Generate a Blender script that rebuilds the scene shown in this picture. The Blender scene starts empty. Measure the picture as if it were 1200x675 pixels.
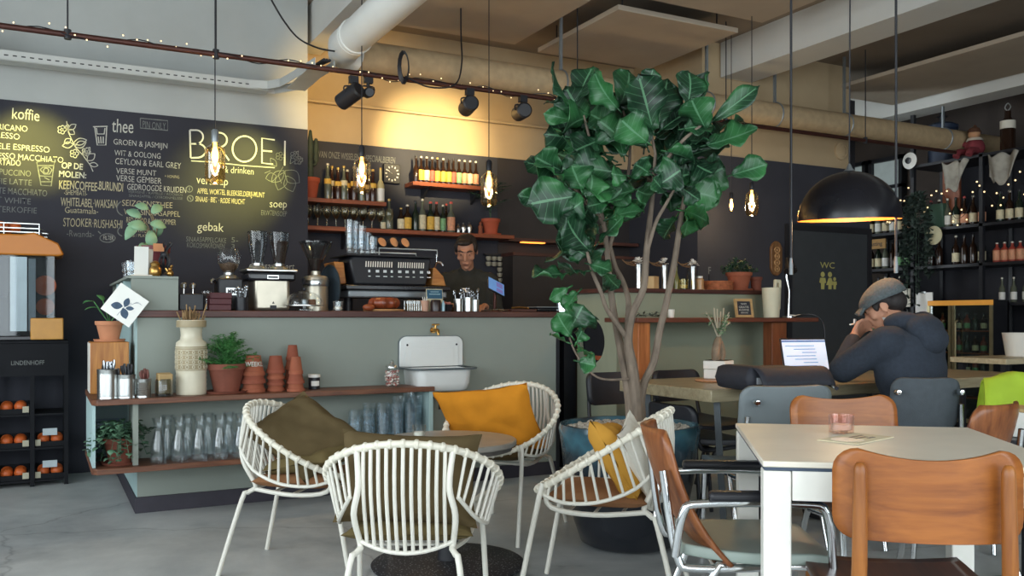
import bpy, bmesh, math, random
from math import sin, cos, pi, radians, atan2, sqrt
from mathutils import Vector, Matrix, noise as mnoise
random.seed(7)
SC = bpy.context.scene
COL = SC.collection
# ---------------------------------------------------------------- camera geometry
FOC, HOR, EYE = 1042.0, 372.0, 1.1
YAW = math.atan(550 / FOC)
FW = Vector((sin(YAW), cos(YAW))); RT = Vector((cos(YAW), -sin(YAW)))
def ray(u):
    return FW + RT * ((u - 600) / FOC)
def pT(u, v, t):
    r = ray(u); return Vector((r.x * t, r.y * t, EYE + (HOR - v) * t / FOC))
def pY(u, v, Y):
    return pT(u, v, Y / ray(u).y)
def pX(u, v, X):
    return pT(u, v, X / ray(u).x)
def pZ(u, v, z):
    return pT(u, v, (EYE - z) * FOC / (v - HOR))
def face(d):            # z rotation that turns local +y to direction d
    return atan2(-d[0], d[1])
cam = bpy.data.cameras.new('camera'); co = bpy.data.objects.new('camera', cam); COL.objects.link(co)
co.location = (0, 0, EYE); co.rotation_euler = (pi / 2, 0, -YAW)
cam.sensor_width = 36; cam.lens = FOC / 1200 * 36; cam.shift_y = (HOR - 337.5) / 1200; cam.clip_start = .05
SC.camera = co
# ---------------------------------------------------------------- tagging
def tag(o, label=None, cat=None, group=None, kind=None):
    if label: o['label'] = label
    if cat: o['category'] = cat
    if group: o['group'] = group
    if kind: o['kind'] = kind
    return o
def thing(name, label, cat, loc=(0, 0, 0), rz=0, group=None, rot=None):
    o = bpy.data.objects.new(name, None); COL.objects.link(o)
    o.empty_display_size = .05
    o.location = loc; o.rotation_euler = rot if rot else (0, 0, rz)
    return tag(o, label, cat, group)
KIDS = {}
def copy_tree(o, loc=None, rz=None, label=None, group=None, scale=None, parent=None):
    c = o.copy(); COL.objects.link(c)
    if parent: c.parent = parent; KIDS.setdefault(parent.name, []).append(c)
    for ch in KIDS.get(o.name, []): copy_tree(ch, parent=c)
    if loc is not None: c.location = loc
    if rz is not None: c.rotation_euler = (0, 0, rz)
    if label: c['label'] = label
    if group: c['group'] = group
    if scale: c.scale = scale if hasattr(scale, '__len__') else (scale,) * 3
    return c
ORD = ['first', 'second', 'third', 'fourth', 'fifth', 'sixth', 'seventh', 'eighth', 'ninth', 'tenth', 'eleventh', 'twelfth', 'thirteenth', 'fourteenth', 'fifteenth', 'sixteenth', 'seventeenth', 'eighteenth', 'nineteenth', 'twentieth']
# ---------------------------------------------------------------- mesh builder
def catmull(pts, k=5, closed=False):
    P = [Vector(p) for p in pts]; n = len(P); out = []
    for i in range(n if closed else n - 1):
        if closed: a, b, c, d = P[i - 1], P[i], P[(i + 1) % n], P[(i + 2) % n]
        else: a, b, c, d = P[max(i - 1, 0)], P[i], P[i + 1], P[min(i + 2, n - 1)]
        for j in range(k):
            s = j / k
            out.append(.5 * ((2 * b) + (c - a) * s + (2 * a - 5 * b + 4 * c - d) * s * s + (3 * b - a - 3 * c + d) * s ** 3))
    if not closed: out.append(P[-1])
    return out
class MB:
    def __init__(s): s.bm = bmesh.new(); s.uv = None
    def box(s, c, d, rot=None):
        m = Matrix.Translation(c)
        if rot: m = m @ (rot if isinstance(rot, Matrix) else Matrix.Rotation(rot, 4, 'Z'))
        m = m @ Matrix.Diagonal((d[0], d[1], d[2], 1))
        bmesh.ops.create_cube(s.bm, size=1, matrix=m); return s
    def bx(s, x0, x1, y0, y1, z0, z1):
        return s.box(((x0 + x1) / 2, (y0 + y1) / 2, (z0 + z1) / 2), (abs(x1 - x0), abs(y1 - y0), abs(z1 - z0)))
    def tube(s, pts, r, n=8, sm=0, closed=False, caps=True):
        P = [Vector(p) for p in pts]
        rs = list(r) if hasattr(r, '__len__') else None
        if sm:
            if rs:
                rr = []
                m = len(P)
                for i in range(m - 1):
                    for j in range(sm): rr.append(rs[i] + (rs[i + 1] - rs[i]) * j / sm)
                rr.append(rs[-1]); rs = rr
            P = catmull(P, sm, closed)
        m = len(P)
        if not rs: rs = [r] * m
        T = []
        for i in range(m):
            a = P[(i - 1) % m] if closed or i > 0 else P[i]
            b = P[(i + 1) % m] if closed or i < m - 1 else P[i]
            t = b - a
            T.append(t.normalized() if t.length > 1e-9 else Vector((0, 0, 1)))
        up = Vector((0, 0, 1)) if abs(T[0].z) < .9 else Vector((1, 0, 0))
        N = (up - T[0] * up.dot(T[0])).normalized()
        rings = []
        for i in range(m):
            if i:
                N = N - T[i] * N.dot(T[i])
                N = N.normalized() if N.length > 1e-6 else T[i].orthogonal().normalized()
            B = T[i].cross(N)
            rings.append([s.bm.verts.new(P[i] + (N * cos(2 * pi * k / n) + B * sin(2 * pi * k / n)) * rs[i]) for k in range(n)])
        for i in range(m if closed else m - 1):
            a, b = rings[i], rings[(i + 1) % m]
            for k in range(n): s.bm.faces.new((a[k], a[(k + 1) % n], b[(k + 1) % n], b[k]))
        if caps and not closed:
            s.bm.faces.new(rings[0][::-1]); s.bm.faces.new(rings[-1])
        return s
    def cyl(s, p0, p1, r0, r1=None, n=14): return s.tube([p0, p1], [r0, r0 if r1 is None else r1], n)
    def lathe(s, prof, n=24, c=(0, 0, 0), sx=1, sy=1, M=None):
        c = Vector(c); rings = []
        for (r, z) in prof:
            if r < 1e-6: vs = [s.bm.verts.new(c + Vector((0, 0, z)))]
            else: vs = [s.bm.verts.new(c + Vector((r * sx * cos(2 * pi * k / n), r * sy * sin(2 * pi * k / n), z))) for k in range(n)]
            if M:
                for v in vs: v.co = M @ v.co
            rings.append(vs)
        for a, b in zip(rings, rings[1:]):
            if len(a) == 1 and len(b) == 1: continue
            for k in range(n):
                q = [a[k % len(a)], a[(k + 1) % len(a)], b[(k + 1) % len(b)], b[k % len(b)]]
                u = []
                for v in q:
                    if v not in u: u.append(v)
                if len(u) > 2: s.bm.faces.new(u)
        return s
    def sphere(s, c, r, n=14, rot=None):
        rr = r if hasattr(r, '__len__') else (r, r, r)
        m = Matrix.Translation(c)
        if rot: m = m @ rot
        m = m @ Matrix.Diagonal((rr[0], rr[1], rr[2], 1))
        bmesh.ops.create_uvsphere(s.bm, u_segments=n, v_segments=max(6, n * 2 // 3), radius=1, matrix=m); return s
    def prism(s, poly, d0, d1, plane='xz', M=None):
        def q(a, b, d):
            v = {'xy': (a, b, d), 'xz': (a, d, b), 'yz': (d, a, b)}[plane]
            return M @ Vector(v) if M else Vector(v)
        A = [s.bm.verts.new(q(a, b, d0)) for a, b in poly]; B = [s.bm.verts.new(q(a, b, d1)) for a, b in poly]
        n = len(poly)
        s.bm.faces.new(A); s.bm.faces.new(B[::-1])
        for i in range(n): s.bm.faces.new((A[i], B[i], B[(i + 1) % n], A[(i + 1) % n]))
        return s
    def surf(s, fn, nu, nv, closed_u=False, closed_v=False, uv=False):
        V = [[s.bm.verts.new(fn(i / (nu if closed_u else nu - 1), j / (nv if closed_v else nv - 1))) for j in range(nv)] for i in range(nu)]
        L = s.bm.loops.layers.uv.verify() if uv else None
        for i in range(nu if closed_u else nu - 1):
            for j in range(nv if closed_v else nv - 1):
                i2, j2 = (i + 1) % nu, (j + 1) % nv
                f = s.bm.faces.new((V[i][j], V[i2][j], V[i2][j2], V[i][j2]))
                if L:
                    for l, (a, b) in zip(f.loops, ((i, j), (i + 1, j), (i + 1, j + 1), (i, j + 1))): l[L].uv = (a / (nu - 1), b / (nv - 1))
        return s
    def ribbon(s, pts, w, M=None, y=0):   # flat stroke in the xz plane
        P = [Vector((p[0], p[1])) for p in pts]; prev = None
        for i in range(len(P)):
            a = P[max(i - 1, 0)]; b = P[min(i + 1, len(P) - 1)]; t = (b - a).normalized(); nrm = Vector((-t.y, t.x)) * w / 2
            pr = [s.bm.verts.new((P[i].x + k * nrm.x, y, P[i].y + k * nrm.y)) for k in (1, -1)]
            if prev: s.bm.faces.new((prev[0], prev[1], pr[1], pr[0]))
            prev = pr
        return s
    def done(s, name, mat, parent=None, loc=(0, 0, 0), rot=(0, 0, 0), smooth=38, bev=0, sub=0, solid=0, segs=2, merge=False, offs=0):
        if merge: bmesh.ops.remove_doubles(s.bm, verts=s.bm.verts, dist=1e-5)
        bmesh.ops.recalc_face_normals(s.bm, faces=s.bm.faces)
        me = bpy.data.meshes.new(name); s.bm.to_mesh(me); s.bm.free()
        if smooth:
            me.polygons.foreach_set('use_smooth', [True] * len(me.polygons))
            if smooth < 180: me.set_sharp_from_angle(angle=radians(smooth))
        for m in (mat if isinstance(mat, (list, tuple)) else [mat]): me.materials.append(m)
        o = bpy.data.objects.new(name, me); COL.objects.link(o)
        o.location = loc; o.rotation_euler = rot
        if parent: o.parent = parent; KIDS.setdefault(parent.name, []).append(o)
        if solid:
            k = o.modifiers.new('s', 'SOLIDIFY'); k.thickness = solid; k.offset = offs
        if bev:
            k = o.modifiers.new('b', 'BEVEL'); k.width = bev; k.segments = segs; k.limit_method = 'ANGLE'; k.angle_limit = radians(45)
        if sub:
            k = o.modifiers.new('u', 'SUBSURF'); k.levels = sub; k.render_levels = sub
        return o
def striped(name, mats, spans, z0, z1, y, parent):
    # one connected flat strip in the xz plane; spans = [(x_end, material index)...] after the first x
    b = MB(); bm = b.bm; prev = None; idx = []
    for x, m in spans:
        cur = (bm.verts.new((x, y, z0)), bm.verts.new((x, y, z1)))
        if prev: f = bm.faces.new((prev[0], cur[0], cur[1], prev[1])); f.material_index = m
        prev = cur
    return b.done(name, mats, parent, smooth=0)
def struct(name, mb, mat, **k):
    o = mb.done(name, mat, **k); o['kind'] = 'structure'; return o
def blob(name, mat, parts, parent=None, voxel=.008, smooth_it=6, kwargs={}):
    b = MB()
    for p in parts:
        if p[0] == 'e': b.sphere(p[1], p[2], 20, p[3] if len(p) > 3 else None)
        else:
            _, p0, p1, r0, r1 = p
            b.tube([p0, p1], [r0, r1], 16); b.sphere(p0, r0, 16); b.sphere(p1, r1, 16)
    o = b.done(name, mat, parent, smooth=180)
    m = o.modifiers.new('r', 'REMESH'); m.mode = 'VOXEL'; m.voxel_size = voxel; m.use_smooth_shade = True
    m = o.modifiers.new('sm', 'SMOOTH'); m.iterations = smooth_it; m.factor = .5
    return o
def euler(a, b, c): return Matrix.Rotation(c, 4, 'Z') @ Matrix.Rotation(b, 4, 'Y') @ Matrix.Rotation(a, 4, 'X')
# ---------------------------------------------------------------- lettering
def text_mesh(s, bold=0.0):
    cu = bpy.data.curves.new('t', 'FONT'); cu.body = s; cu.offset = bold; cu.resolution_u = 3
    ob = bpy.data.objects.new('t', cu); COL.objects.link(ob)
    dg = bpy.context.evaluated_depsgraph_get(); dg.update()
    me = bpy.data.meshes.new_from_object(ob.evaluated_get(dg))
    bpy.data.objects.remove(ob); bpy.data.curves.remove(cu)
    return me
def lettering(s, mat, parent, origin, width, height, right=(1, 0, 0), up=(0, 0, 1), bold=.012, wobble=0.0, name='lettering'):
    me = text_mesh(s, bold)
    xs = [v.co.x for v in me.vertices]; ys = [v.co.y for v in me.vertices]
    x0, x1 = min(xs), max(xs); cap = .70
    r, u = Vector(right), Vector(up)
    for v in me.vertices:
        a = (v.co.x - x0) / (x1 - x0) * width; b = v.co.y / cap * height
        if wobble: b += wobble * height * sin(a / height * 1.9 + len(s)); a += b * .04
        v.co = r * a + u * b
    me.materials.append(mat)
    o = bpy.data.objects.new(name, me); COL.objects.link(o)
    if parent: o.parent = parent; KIDS.setdefault(parent.name, []).append(o)
    o.location = origin
    return o
# ---------------------------------------------------------------- materials
def lin(c): return c / 12.92 if c <= .04045 else ((c + .055) / 1.055) ** 2.4
def hx(h, a=1.0):
    h = h.lstrip('#'); return tuple(lin(int(h[i:i + 2], 16) / 255) for i in (0, 2, 4)) + (a,)
class NT:
    def __init__(s, name):
        s.m = bpy.data.materials.new(name); s.m.use_nodes = True; s.t = s.m.node_tree; s.N = s.t.nodes; s.L = s.t.links
        s.b = s.N['Principled BSDF']; s.out = s.N['Material Output']
    def new(s, t, **k):
        n = s.N.new(t)
        for a, v in k.items():
            if a in n.inputs.keys(): n.inputs[a].default_value = v
            else: setattr(n, a, v)
        return n
    def link(s, a, b): s.L.new(a, b)
    def coord(s, scale=(1, 1, 1), out='Object'):
        tc = s.N.new('ShaderNodeTexCoord'); mp = s.N.new('ShaderNodeMapping'); mp.inputs['Scale'].default_value = scale
        s.link(tc.outputs[out], mp.inputs['Vector']); return mp.outputs['Vector']
    def ramp(s, fac, stops):
        r = s.N.new('ShaderNodeValToRGB'); s.link(fac, r.inputs['Fac'])
        e = r.color_ramp.elements
        while len(e) < len(stops): e.new(.5)
        for k, (p, c) in zip(e, stops): k.position = p; k.color = c
        return r.outputs['Color']
    def bump(s, h, strength=.2, dist=.01):
        n = s.N.new('ShaderNodeBump'); n.inputs['Strength'].default_value = strength; n.inputs['Distance'].default_value = dist
        s.link(h, n.inputs['Height']); s.link(n.outputs['Normal'], s.b.inputs['Normal'])
MATS = {}
def P(name, hexc, rough=.5, metal=0, var=.12, scale=9, bump=0, bscale=60, spec=.5, emit=0, ecol=None, stretch=(1, 1, 1), coat=0, hex2=None):
    if name in MATS: return MATS[name]
    t = NT(name); c = hx(hexc); v = t.coord(stretch)
    nz = t.new('ShaderNodeTexNoise', Scale=scale, Detail=4.0); t.link(v, nz.inputs['Vector'])
    if hex2: lo, hi = c, hx(hex2)
    else: lo = tuple(x * (1 - var) for x in c[:3]) + (1,); hi = tuple(min(1, x * (1 + var)) for x in c[:3]) + (1,)
    t.link(t.ramp(nz.outputs['Fac'], [(.3, lo), (.7, hi)]), t.b.inputs['Base Color'])
    t.b.inputs['Roughness'].default_value = rough; t.b.inputs['Metallic'].default_value = metal
    t.b.inputs['Specular IOR Level'].default_value = spec
    if coat: t.b.inputs['Coat Weight'].default_value = coat; t.b.inputs['Coat Roughness'].default_value = .1
    if bump:
        n2 = t.new('ShaderNodeTexNoise', Scale=bscale, Detail=3.0); t.link(v, n2.inputs['Vector']); t.bump(n2.outputs['Fac'], bump)
    if emit:
        t.b.inputs['Emission Color'].default_value = hx(ecol or hexc); t.b.inputs['Emission Strength'].default_value = emit
    MATS[name] = t.m; return t.m
def wood(name, dark, light, axis='x', scale=1.0, rough=.45, spec=.4):
    if name in MATS: return MATS[name]
    t = NT(name); st = {'x': (1.2, 14, 14), 'y': (14, 1.2, 14), 'z': (14, 14, 1.2)}[axis]
    v = t.coord(tuple(k * scale for k in st))
    n = t.new('ShaderNodeTexNoise', Scale=1.6, Detail=6.0, Distortion=1.2); t.link(v, n.inputs['Vector'])
    n2 = t.new('ShaderNodeTexNoise', Scale=9.0, Detail=3.0); t.link(v, n2.inputs['Vector'])
    mx = t.new('ShaderNodeMath', operation='MULTIPLY_ADD'); t.link(n2.outputs['Fac'], mx.inputs[0]); mx.inputs[1].default_value = .35; t.link(n.outputs['Fac'], mx.inputs[2])
    t.link(t.ramp(mx.outputs[0], [(.42, hx(dark)), (.9, hx(light))]), t.b.inputs['Base Color'])
    t.b.inputs['Roughness'].default_value = rough; t.b.inputs['Specular IOR Level'].default_value = spec
    t.bump(mx.outputs[0], .06); MATS[name] = t.m; return t.m
def glass(name, hexc='#FBFDFD', rough=.03, dens=1.0, refl=1.0):
    if name in MATS: return MATS[name]
    t = NT(name); t.N.remove(t.b)
    lw = t.new('ShaderNodeLayerWeight', Blend=.35); tr = t.new('ShaderNodeBsdfTransparent'); gl = t.new('ShaderNodeBsdfGlossy', Roughness=rough)
    tr.inputs['Color'].default_value = hx(hexc); gl.inputs['Color'].default_value = (refl, refl, refl, 1)
    mr = t.new('ShaderNodeMapRange'); t.link(lw.outputs['Facing'], mr.inputs['Value']); mr.inputs['To Min'].default_value = .03; mr.inputs['To Max'].default_value = .4 * dens
    mx = t.new('ShaderNodeMixShader'); t.link(mr.outputs['Result'], mx.inputs[0]); t.link(tr.outputs[0], mx.inputs[1]); t.link(gl.outputs[0], mx.inputs[2])
    t.link(mx.outputs[0], t.out.inputs['Surface']); MATS[name] = t.m; return t.m
# ================================================================ materials
PLASTER = P('plaster', '#AEB2B0', .9, var=.05, scale=3, bump=.04, bscale=40, spec=.2)
PLASTERW = P('plaster_warm', '#B5A080', .9, var=.05, scale=3, bump=.04, bscale=40, spec=.2)
CEILM = P('ceiling_paint', '#8E8377', .95, var=.08, scale=2, bump=.05, bscale=60, spec=.1)
BEAMM = P('beam_paint', '#CBCBC6', .9, var=.04, scale=2, spec=.2)
BLACKW = P('black_paint', '#3B3C44', .8, var=.10, scale=3, spec=.25)
BOARD = P('chalkboard_paint', '#36373F', .75, var=.16, scale=1.6, spec=.25)
DARKBROWN = P('dark_panel', '#2E2A2B', .6, var=.2, scale=3)
BLACK = P('black_metal', '#26272C', .45, var=.1, spec=.4)
BLACKP = P('black_plastic', '#222328', .4, var=.1, spec=.4)
BLACKG = P('black_gloss', '#1E1E23', .18, var=.05, spec=.5)
CHALK = P('chalk', '#BDBDB4', .95, var=.12, scale=60, spec=.1)
CHALKD = P('chalk_dim', '#777A78', .95, var=.2, scale=60, spec=.1)
CHALKY = P('chalk_cream', '#B5AE90', .95, var=.15, scale=60, spec=.1)
YELLOWP = P('yellow_paint', '#B7B06A', .8, var=.1)
SAGE = P('sage_paint', '#8E958D', .75, var=.04, scale=2.5, bump=.03, bscale=30, spec=.25)
SAGEG = P('sage_green_paint', '#8D927F', .8, var=.04, scale=2.5, spec=.25)
TEAL = P('pale_teal_paint', '#A9C2C2', .7, var=.04, scale=3, spec=.25)
WALNUT = wood('walnut', '#4A2C22', '#80553E', 'x')
WALNUTY = wood('walnut_y', '#4A2C22', '#80553E', 'y')
MAHOG = wood('mahogany', '#3A2320', '#5A3730', 'x')
SHELFW = wood('orange_shelf_wood', '#743A25', '#A55A3A', 'x')
OAK = wood('amber_wood', '#8E5326', '#C08544', 'z')
OAKX = wood('amber_wood_x', '#8E5326', '#C08544', 'x')
BLOCKW = wood('orange_block_wood', '#7F4624', '#B97543', 'z')
TABLEW = wood('table_wood', '#7F745A', '#A79C80', 'x', rough=.35)
PLYW = wood('teak_ply', '#77421F', '#A8662F', 'x', .8, rough=.35)
PLYD = wood('rosewood_ply', '#5A2F1E', '#9A6038', 'z', .8, rough=.3)
PLYV = wood('teak_post', '#7C461E', '#A66A2F', 'z', 1, rough=.35)
SEATW = wood('dark_seat_ply', '#3A2019', '#5E3524', 'y', .8, rough=.3)
LEDGEW = wood('ledge_wood', '#4B2A20', '#6E4030', 'x')
STEEL = P('brushed_steel', '#C9CCCB', .28, 1, var=.06)
CHROME = P('chrome', '#D5D8DA', .12, 1, var=.03)
BRASS = P('brass', '#B89154', .3, 1, var=.1)
COPPER = P('copper_pipe', '#4E2F29', .45, .5, var=.15, scale=12)
TERRA = P('terracotta', '#96543B', .85, var=.14, scale=14, bump=.06)
TERRAD = P('terracotta_dark', '#7A4434', .8, var=.2, scale=10)
SOIL = P('soil', '#2B211B', .95, var=.4, scale=60, bump=.5)
WHITEP = P('white_paint', '#E4E2DA', .4, var=.04, spec=.4)
CREAMP = P('cream_paint', '#DAD3C4', .38, var=.05, scale=7, spec=.4)
ENAMEL = P('white_enamel', '#DDE0DE', .16, var=.02, spec=.5, coat=.4)
ENRIM = P('enamel_rim', '#5B6468', .3, var=.05)
GREYM = P('grey_metal', '#8F969A', .4, .6, var=.06)
WHITEF = P('white_plastic', '#E9E7E1', .5, var=.03)
PAPER = P('paper', '#E8E8E2', .9, var=.03)
GLASS = glass('clear_glass'); GLASSA = glass('amber_glass', '#FBF7EA', dens=1.8); GLASSD = glass('smoky_glass', '#D8DCDE'); GLASSB = glass('cool_glass', '#FAFCFD', dens=.9)
def floor_mat():
    t = NT('concrete_floor'); v = t.coord((1, 1, 1))
    a = t.new('ShaderNodeTexNoise', Scale=1.1, Detail=8.0, Roughness=.62, Distortion=.6); t.link(v, a.inputs['Vector'])
    b = t.new('ShaderNodeTexNoise', Scale=7.0, Detail=6.0, Roughness=.6); t.link(v, b.inputs['Vector'])
    m = t.new('ShaderNodeMath', operation='MULTIPLY_ADD'); t.link(b.outputs['Fac'], m.inputs[0]); m.inputs[1].default_value = .4; t.link(a.outputs['Fac'], m.inputs[2])
    c = t.ramp(m.outputs[0], [(.42, hx('#6F7475')), (.5, hx('#979C9E')), (.7, hx('#B2B6B6')), (.9, hx('#C6C9C8'))])
    vo = t.new('ShaderNodeTexVoronoi', feature='DISTANCE_TO_EDGE', Scale=.75); 
    d = t.new('ShaderNodeTexNoise', Scale=3.0, Detail=5.0); t.link(v, d.inputs['Vector'])
    mxv = t.new('ShaderNodeMixRGB'); mxv.inputs[0].default_value = .25; t.link(v, mxv.inputs[1]); t.link(d.outputs['Color'], mxv.inputs[2]); t.link(mxv.outputs[0], vo.inputs['Vector'])
    cr = t.ramp(vo.outputs['Distance'], [(.0, (.45, .45, .46, 1)), (.006, (1, 1, 1, 1))])
    mx = t.new('ShaderNodeMixRGB', blend_type='MULTIPLY'); mx.inputs[0].default_value = .6; t.link(c, mx.inputs[1]); t.link(cr, mx.inputs[2])
    t.link(mx.outputs[0], t.b.inputs['Base Color'])
    rr = t.new('ShaderNodeMapRange'); t.link(b.outputs['Fac'], rr.inputs['Value']); rr.inputs['To Min'].default_value = .28; rr.inputs['To Max'].default_value = .5
    t.link(rr.outputs['Result'], t.b.inputs['Roughness']); t.b.inputs['Specular IOR Level'].default_value = .4
    return t.m
FLOORM = floor_mat()
# ================================================================ room shell
XL, XR, YF, YB, ZC = -2.8, 9.4, -2.4, 8.6, 3.62
struct('floor', MB().bx(XL, XR, YF, YB, -.1, 0), FLOORM, smooth=0)
struct('ceiling', MB().bx(XL, XR, YF, YB, ZC, ZC + .12), CEILM, smooth=0)
ZB = 2.59
w = struct('wall_back', MB().bx(XL, 1.86, 7.0, 7.14, 0, ZC), PLASTER, smooth=0)
board = MB().bx(XL, 1.86, 6.994, 6.9995, 0, ZB).done('chalkboard', BOARD, w, smooth=0)
struct('wall_return', MB().bx(1.72, 1.86, 7.14, 7.4, 0, ZC), PLASTERW, smooth=0)
wb = struct('wall_bar', MB().bx(1.72, 5.3, 7.4, 7.54, 0, ZC), PLASTERW, smooth=0)
MB().bx(1.865, 3.75, 7.394, 7.3995, 0, ZB).done('black_dado', BLACKW, wb, smooth=0)
MB().bx(3.75, 5.28, 7.39, 7.3995, 0, ZB).done('brown_dado', DARKBROWN, wb, smooth=0)
MB().tube([(1.9, 7.3, 2.9), (5.25, 7.3, 2.9)], .014).done('conduit', PLASTERW, wb)
wr = struct('wall_right', MB().bx(5.3, 7.2, 6.34, 6.48, 0, ZC).bx(7.2, 7.48, 6.34, 6.48, 0, 2.3), PLASTERW, smooth=0)
MB().bx(5.24, 7.2, 6.33, 6.3395, 0, ZB).bx(7.2, 7.48, 6.33, 6.3395, 0, 2.3).bx(5.24, 5.2999, 6.34, 7.39, 0, ZB).done('black_dado', BLACKW, wr, smooth=0)
MB().bx(7.2, 7.26, 6.33, 6.48, 2.3, ZC - .33).done('post', BLACK, wr, smooth=0)
MB().bx(5.3, 5.42, 6.48, 7.4, 0, ZC).done('return', PLASTERW, wr, smooth=0)
struct('wall_corridor', MB().bx(5.42, XR, 8.45, 8.6, 0, ZC), DARKBROWN, smooth=0)
struct('wall_side', MB().bx(XR, XR + .14, YF, YB, 0, ZC), P('side_wall', '#4A413C', .85, var=.2, scale=2), smooth=0)
def windows_wall(name, axis, pos, a0, a1, spans, z0, z1, num):
    b = MB()
    def put(p, q, r, s):
        if axis == 'x': b.bx(pos - .2, pos, p, q, r, s)
        else: b.bx(p, q, pos - .2, pos, r, s)
    put(a0, a1, 0, z0); put(a0, a1, z1, ZC)
    e = a0
    for (s0, s1) in spans: put(e, s0, z0, z1); e = s1
    put(e, a1, z0, z1)
    struct(name, b, PLASTER, smooth=0)
    for i, (s0, s1) in enumerate(spans):
        f = MB()
        def bar(p, q, r, s):
            if axis == 'x': f.bx(pos - .13, pos - .07, p, q, r, s)
            else: f.bx(p, q, pos - .13, pos - .07, r, s)
        t = .06
        bar(s0, s1, z0, z0 + t); bar(s0, s1, z1 - t, z1); bar(s0, s0 + t, z0, z1); bar(s1 - t, s1, z0, z1)
        m = (s0 + s1) / 2; bar(m - .025, m + .025, z0, z1); bar(s0, s1, z0 + (z1 - z0) * .7, z0 + (z1 - z0) * .7 + .05)
        struct('window_%d' % (num + i), f, BLACK, smooth=0)
windows_wall('wall_left', 'x', XL, YF - .2, 7.14, [(-2.0, .2), (.5, 2.7), (3.0, 5.2)], .45, 3.35, 1)
windows_wall('wall_front', 'y', YF, XL, XR + .14, [(-2.5, -.3), (0, 2.4), (2.7, 5.1)], .45, 3.35, 4)
# ceiling beams
def beam(n, x0, x1, y1=6.98):
    struct('trim_%d' % n, MB().bx(x0, x1, YF, y1, 3.3, ZC - .001), BEAMM, smooth=0)
beam(1, 1.9, 2.06, 7.35); beam(2, 5.5, 5.87, 6.32); beam(3, 8.2, 8.52, 8.4)
# WC door on the dark right wall
d = struct('door_1', MB().bx(6.36, 7.4, 6.3, 6.329, 0, 1.94), P('door_grey', '#3C4044', .6, var=.06), smooth=0)
MB().bx(6.30, 6.36, 6.29, 6.3295, 0, 2.0).bx(7.4, 7.46, 6.29, 6.3295, 0, 2.0).bx(6.36, 7.4, 6.29, 6.3295, 1.94, 2.0).done('door_frame', BLACK, d, smooth=0)
p0 = pY(961, 314, 6.298); p1 = pY(978, 314, 6.298)
lettering('WC', YELLOWP, d, (p0.x, 6.297, p0.z), p1.x - p0.x, .06, bold=.0)
def icon(x, z, s, kind):
    b = MB(); y0, y1 = 6.294, 6.299
    b.lathe([(0, 0), (.16 * s, .0), (.16 * s, .004), (0, .004)], 14, M=Matrix.Translation((x, 6.299, z + .88 * s)) @ Matrix.Rotation(pi / 2, 4, 'X'))
    if kind == 'w': poly = [(-.3, .25), (-.1, .68), (.1, .68), (.3, .25), (.12, .25), (.12, 0), (-.12, 0), (-.12, .25)]
    else: poly = [(-.26, .4), (-.2, .68), (.2, .68), (.26, .4), (.14, .36), (.12, 0), (-.12, 0), (-.14, .36)]
    b.prism([(x + a * s, z + c * s) for a, c in poly], y0, y1, 'xz')
    return b.done('icon', YELLOWP, d, smooth=0)
for u, k, s in ((964, 'm', .165), (972.5, 'w', .165), (978, 'm', .115)):
    p = pY(u, 339, 6.298); icon(p.x, p.z, s, k)
# ================================================================ ceiling services
INSUL = P('insulation_wrap', '#B59D7A', .8, var=.1, scale=16, bump=.25, bscale=25)
b = MB(); b.tube([(1.98 + i * .28, 6.1, 2.96) for i in range(27)], [.108 + .002 * (i % 2) for i in range(27)], 20)
du = b.done('ventilation_duct', INSUL); tag(du, 'long beige wrapped ventilation duct running across under the ceiling', 'duct')
for x in (3.66, 5.15, 5.95, 6.85, 8.3):
    b = MB(); b.tube([(x + .113 * 0, 6.1 + .112 * cos(a), 2.96 + .112 * sin(a)) for a in [2 * pi * k / 20 for k in range(20)]], .008, 6, closed=True)
    b.bx(x - .012, x + .012, 6.09, 6.11, 3.06, ZC - .001)
    b.done('hanger', GREYM, du)
WDUCT = P('white_duct_paint', '#DADCD8', .45, var=.04, scale=3)
b = MB(); b.tube([(1.84, YF + .05, 2.97), (1.84, 2, 2.97), (1.84, 5.75, 2.97)], .112, 24)
b.tube([(1.84, 5.75, 2.97), (1.84, 5.95, 2.97), (1.87, 6.08, 2.965), (1.97, 6.1, 2.96)], .116, 24)
o = b.done('white_duct', WDUCT); tag(o, 'white round duct running overhead toward the viewer and elbowing into the beige duct', 'duct')
for y in (2.2, 4.1, 5.7):
    b2 = MB(); b2.tube([(1.84 + .115 * cos(a), y, 2.97 + .115 * sin(a)) for a in [2 * pi * k / 24 for k in range(24)]], .006, 6, closed=True)
    b2.done('seam_ring', WDUCT, o)
# cable tray
TRAY = P('tray_metal', '#C2C5C2', .45, .2, var=.04)
path = [(-2.75, 6.8), (1.35, 6.8), (1.52, 6.76), (1.61, 6.62), (1.64, 6.45), (1.67, 6.2), (1.70, 5.95)]
def tray_strip(off, z0, z1):
    b = MB(); P2 = [Vector(p) for p in path]
    L = []
    for i in range(len(P2)):
        a = P2[max(i - 1, 0)]; c = P2[min(i + 1, len(P2) - 1)]; t = (c - a).normalized(); L.append(P2[i] + Vector((-t.y, t.x)) * off)
    b.surf(lambda s, r: Vector((L[round(s * (len(L) - 1))].x, L[round(s * (len(L) - 1))].y, z0 + (z1 - z0) * r)), len(L), 2)
    return b
tr = tray_strip(-.07, 2.80, 2.86).done('cable_tray', TRAY, solid=.004, smooth=0)
tag(tr, 'pale slotted metal cable tray running along the wall and turning toward the viewer', 'cable tray')
tray_strip(.07, 2.80, 2.86).done('tray_side', TRAY, tr, solid=.004, smooth=0)
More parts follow.
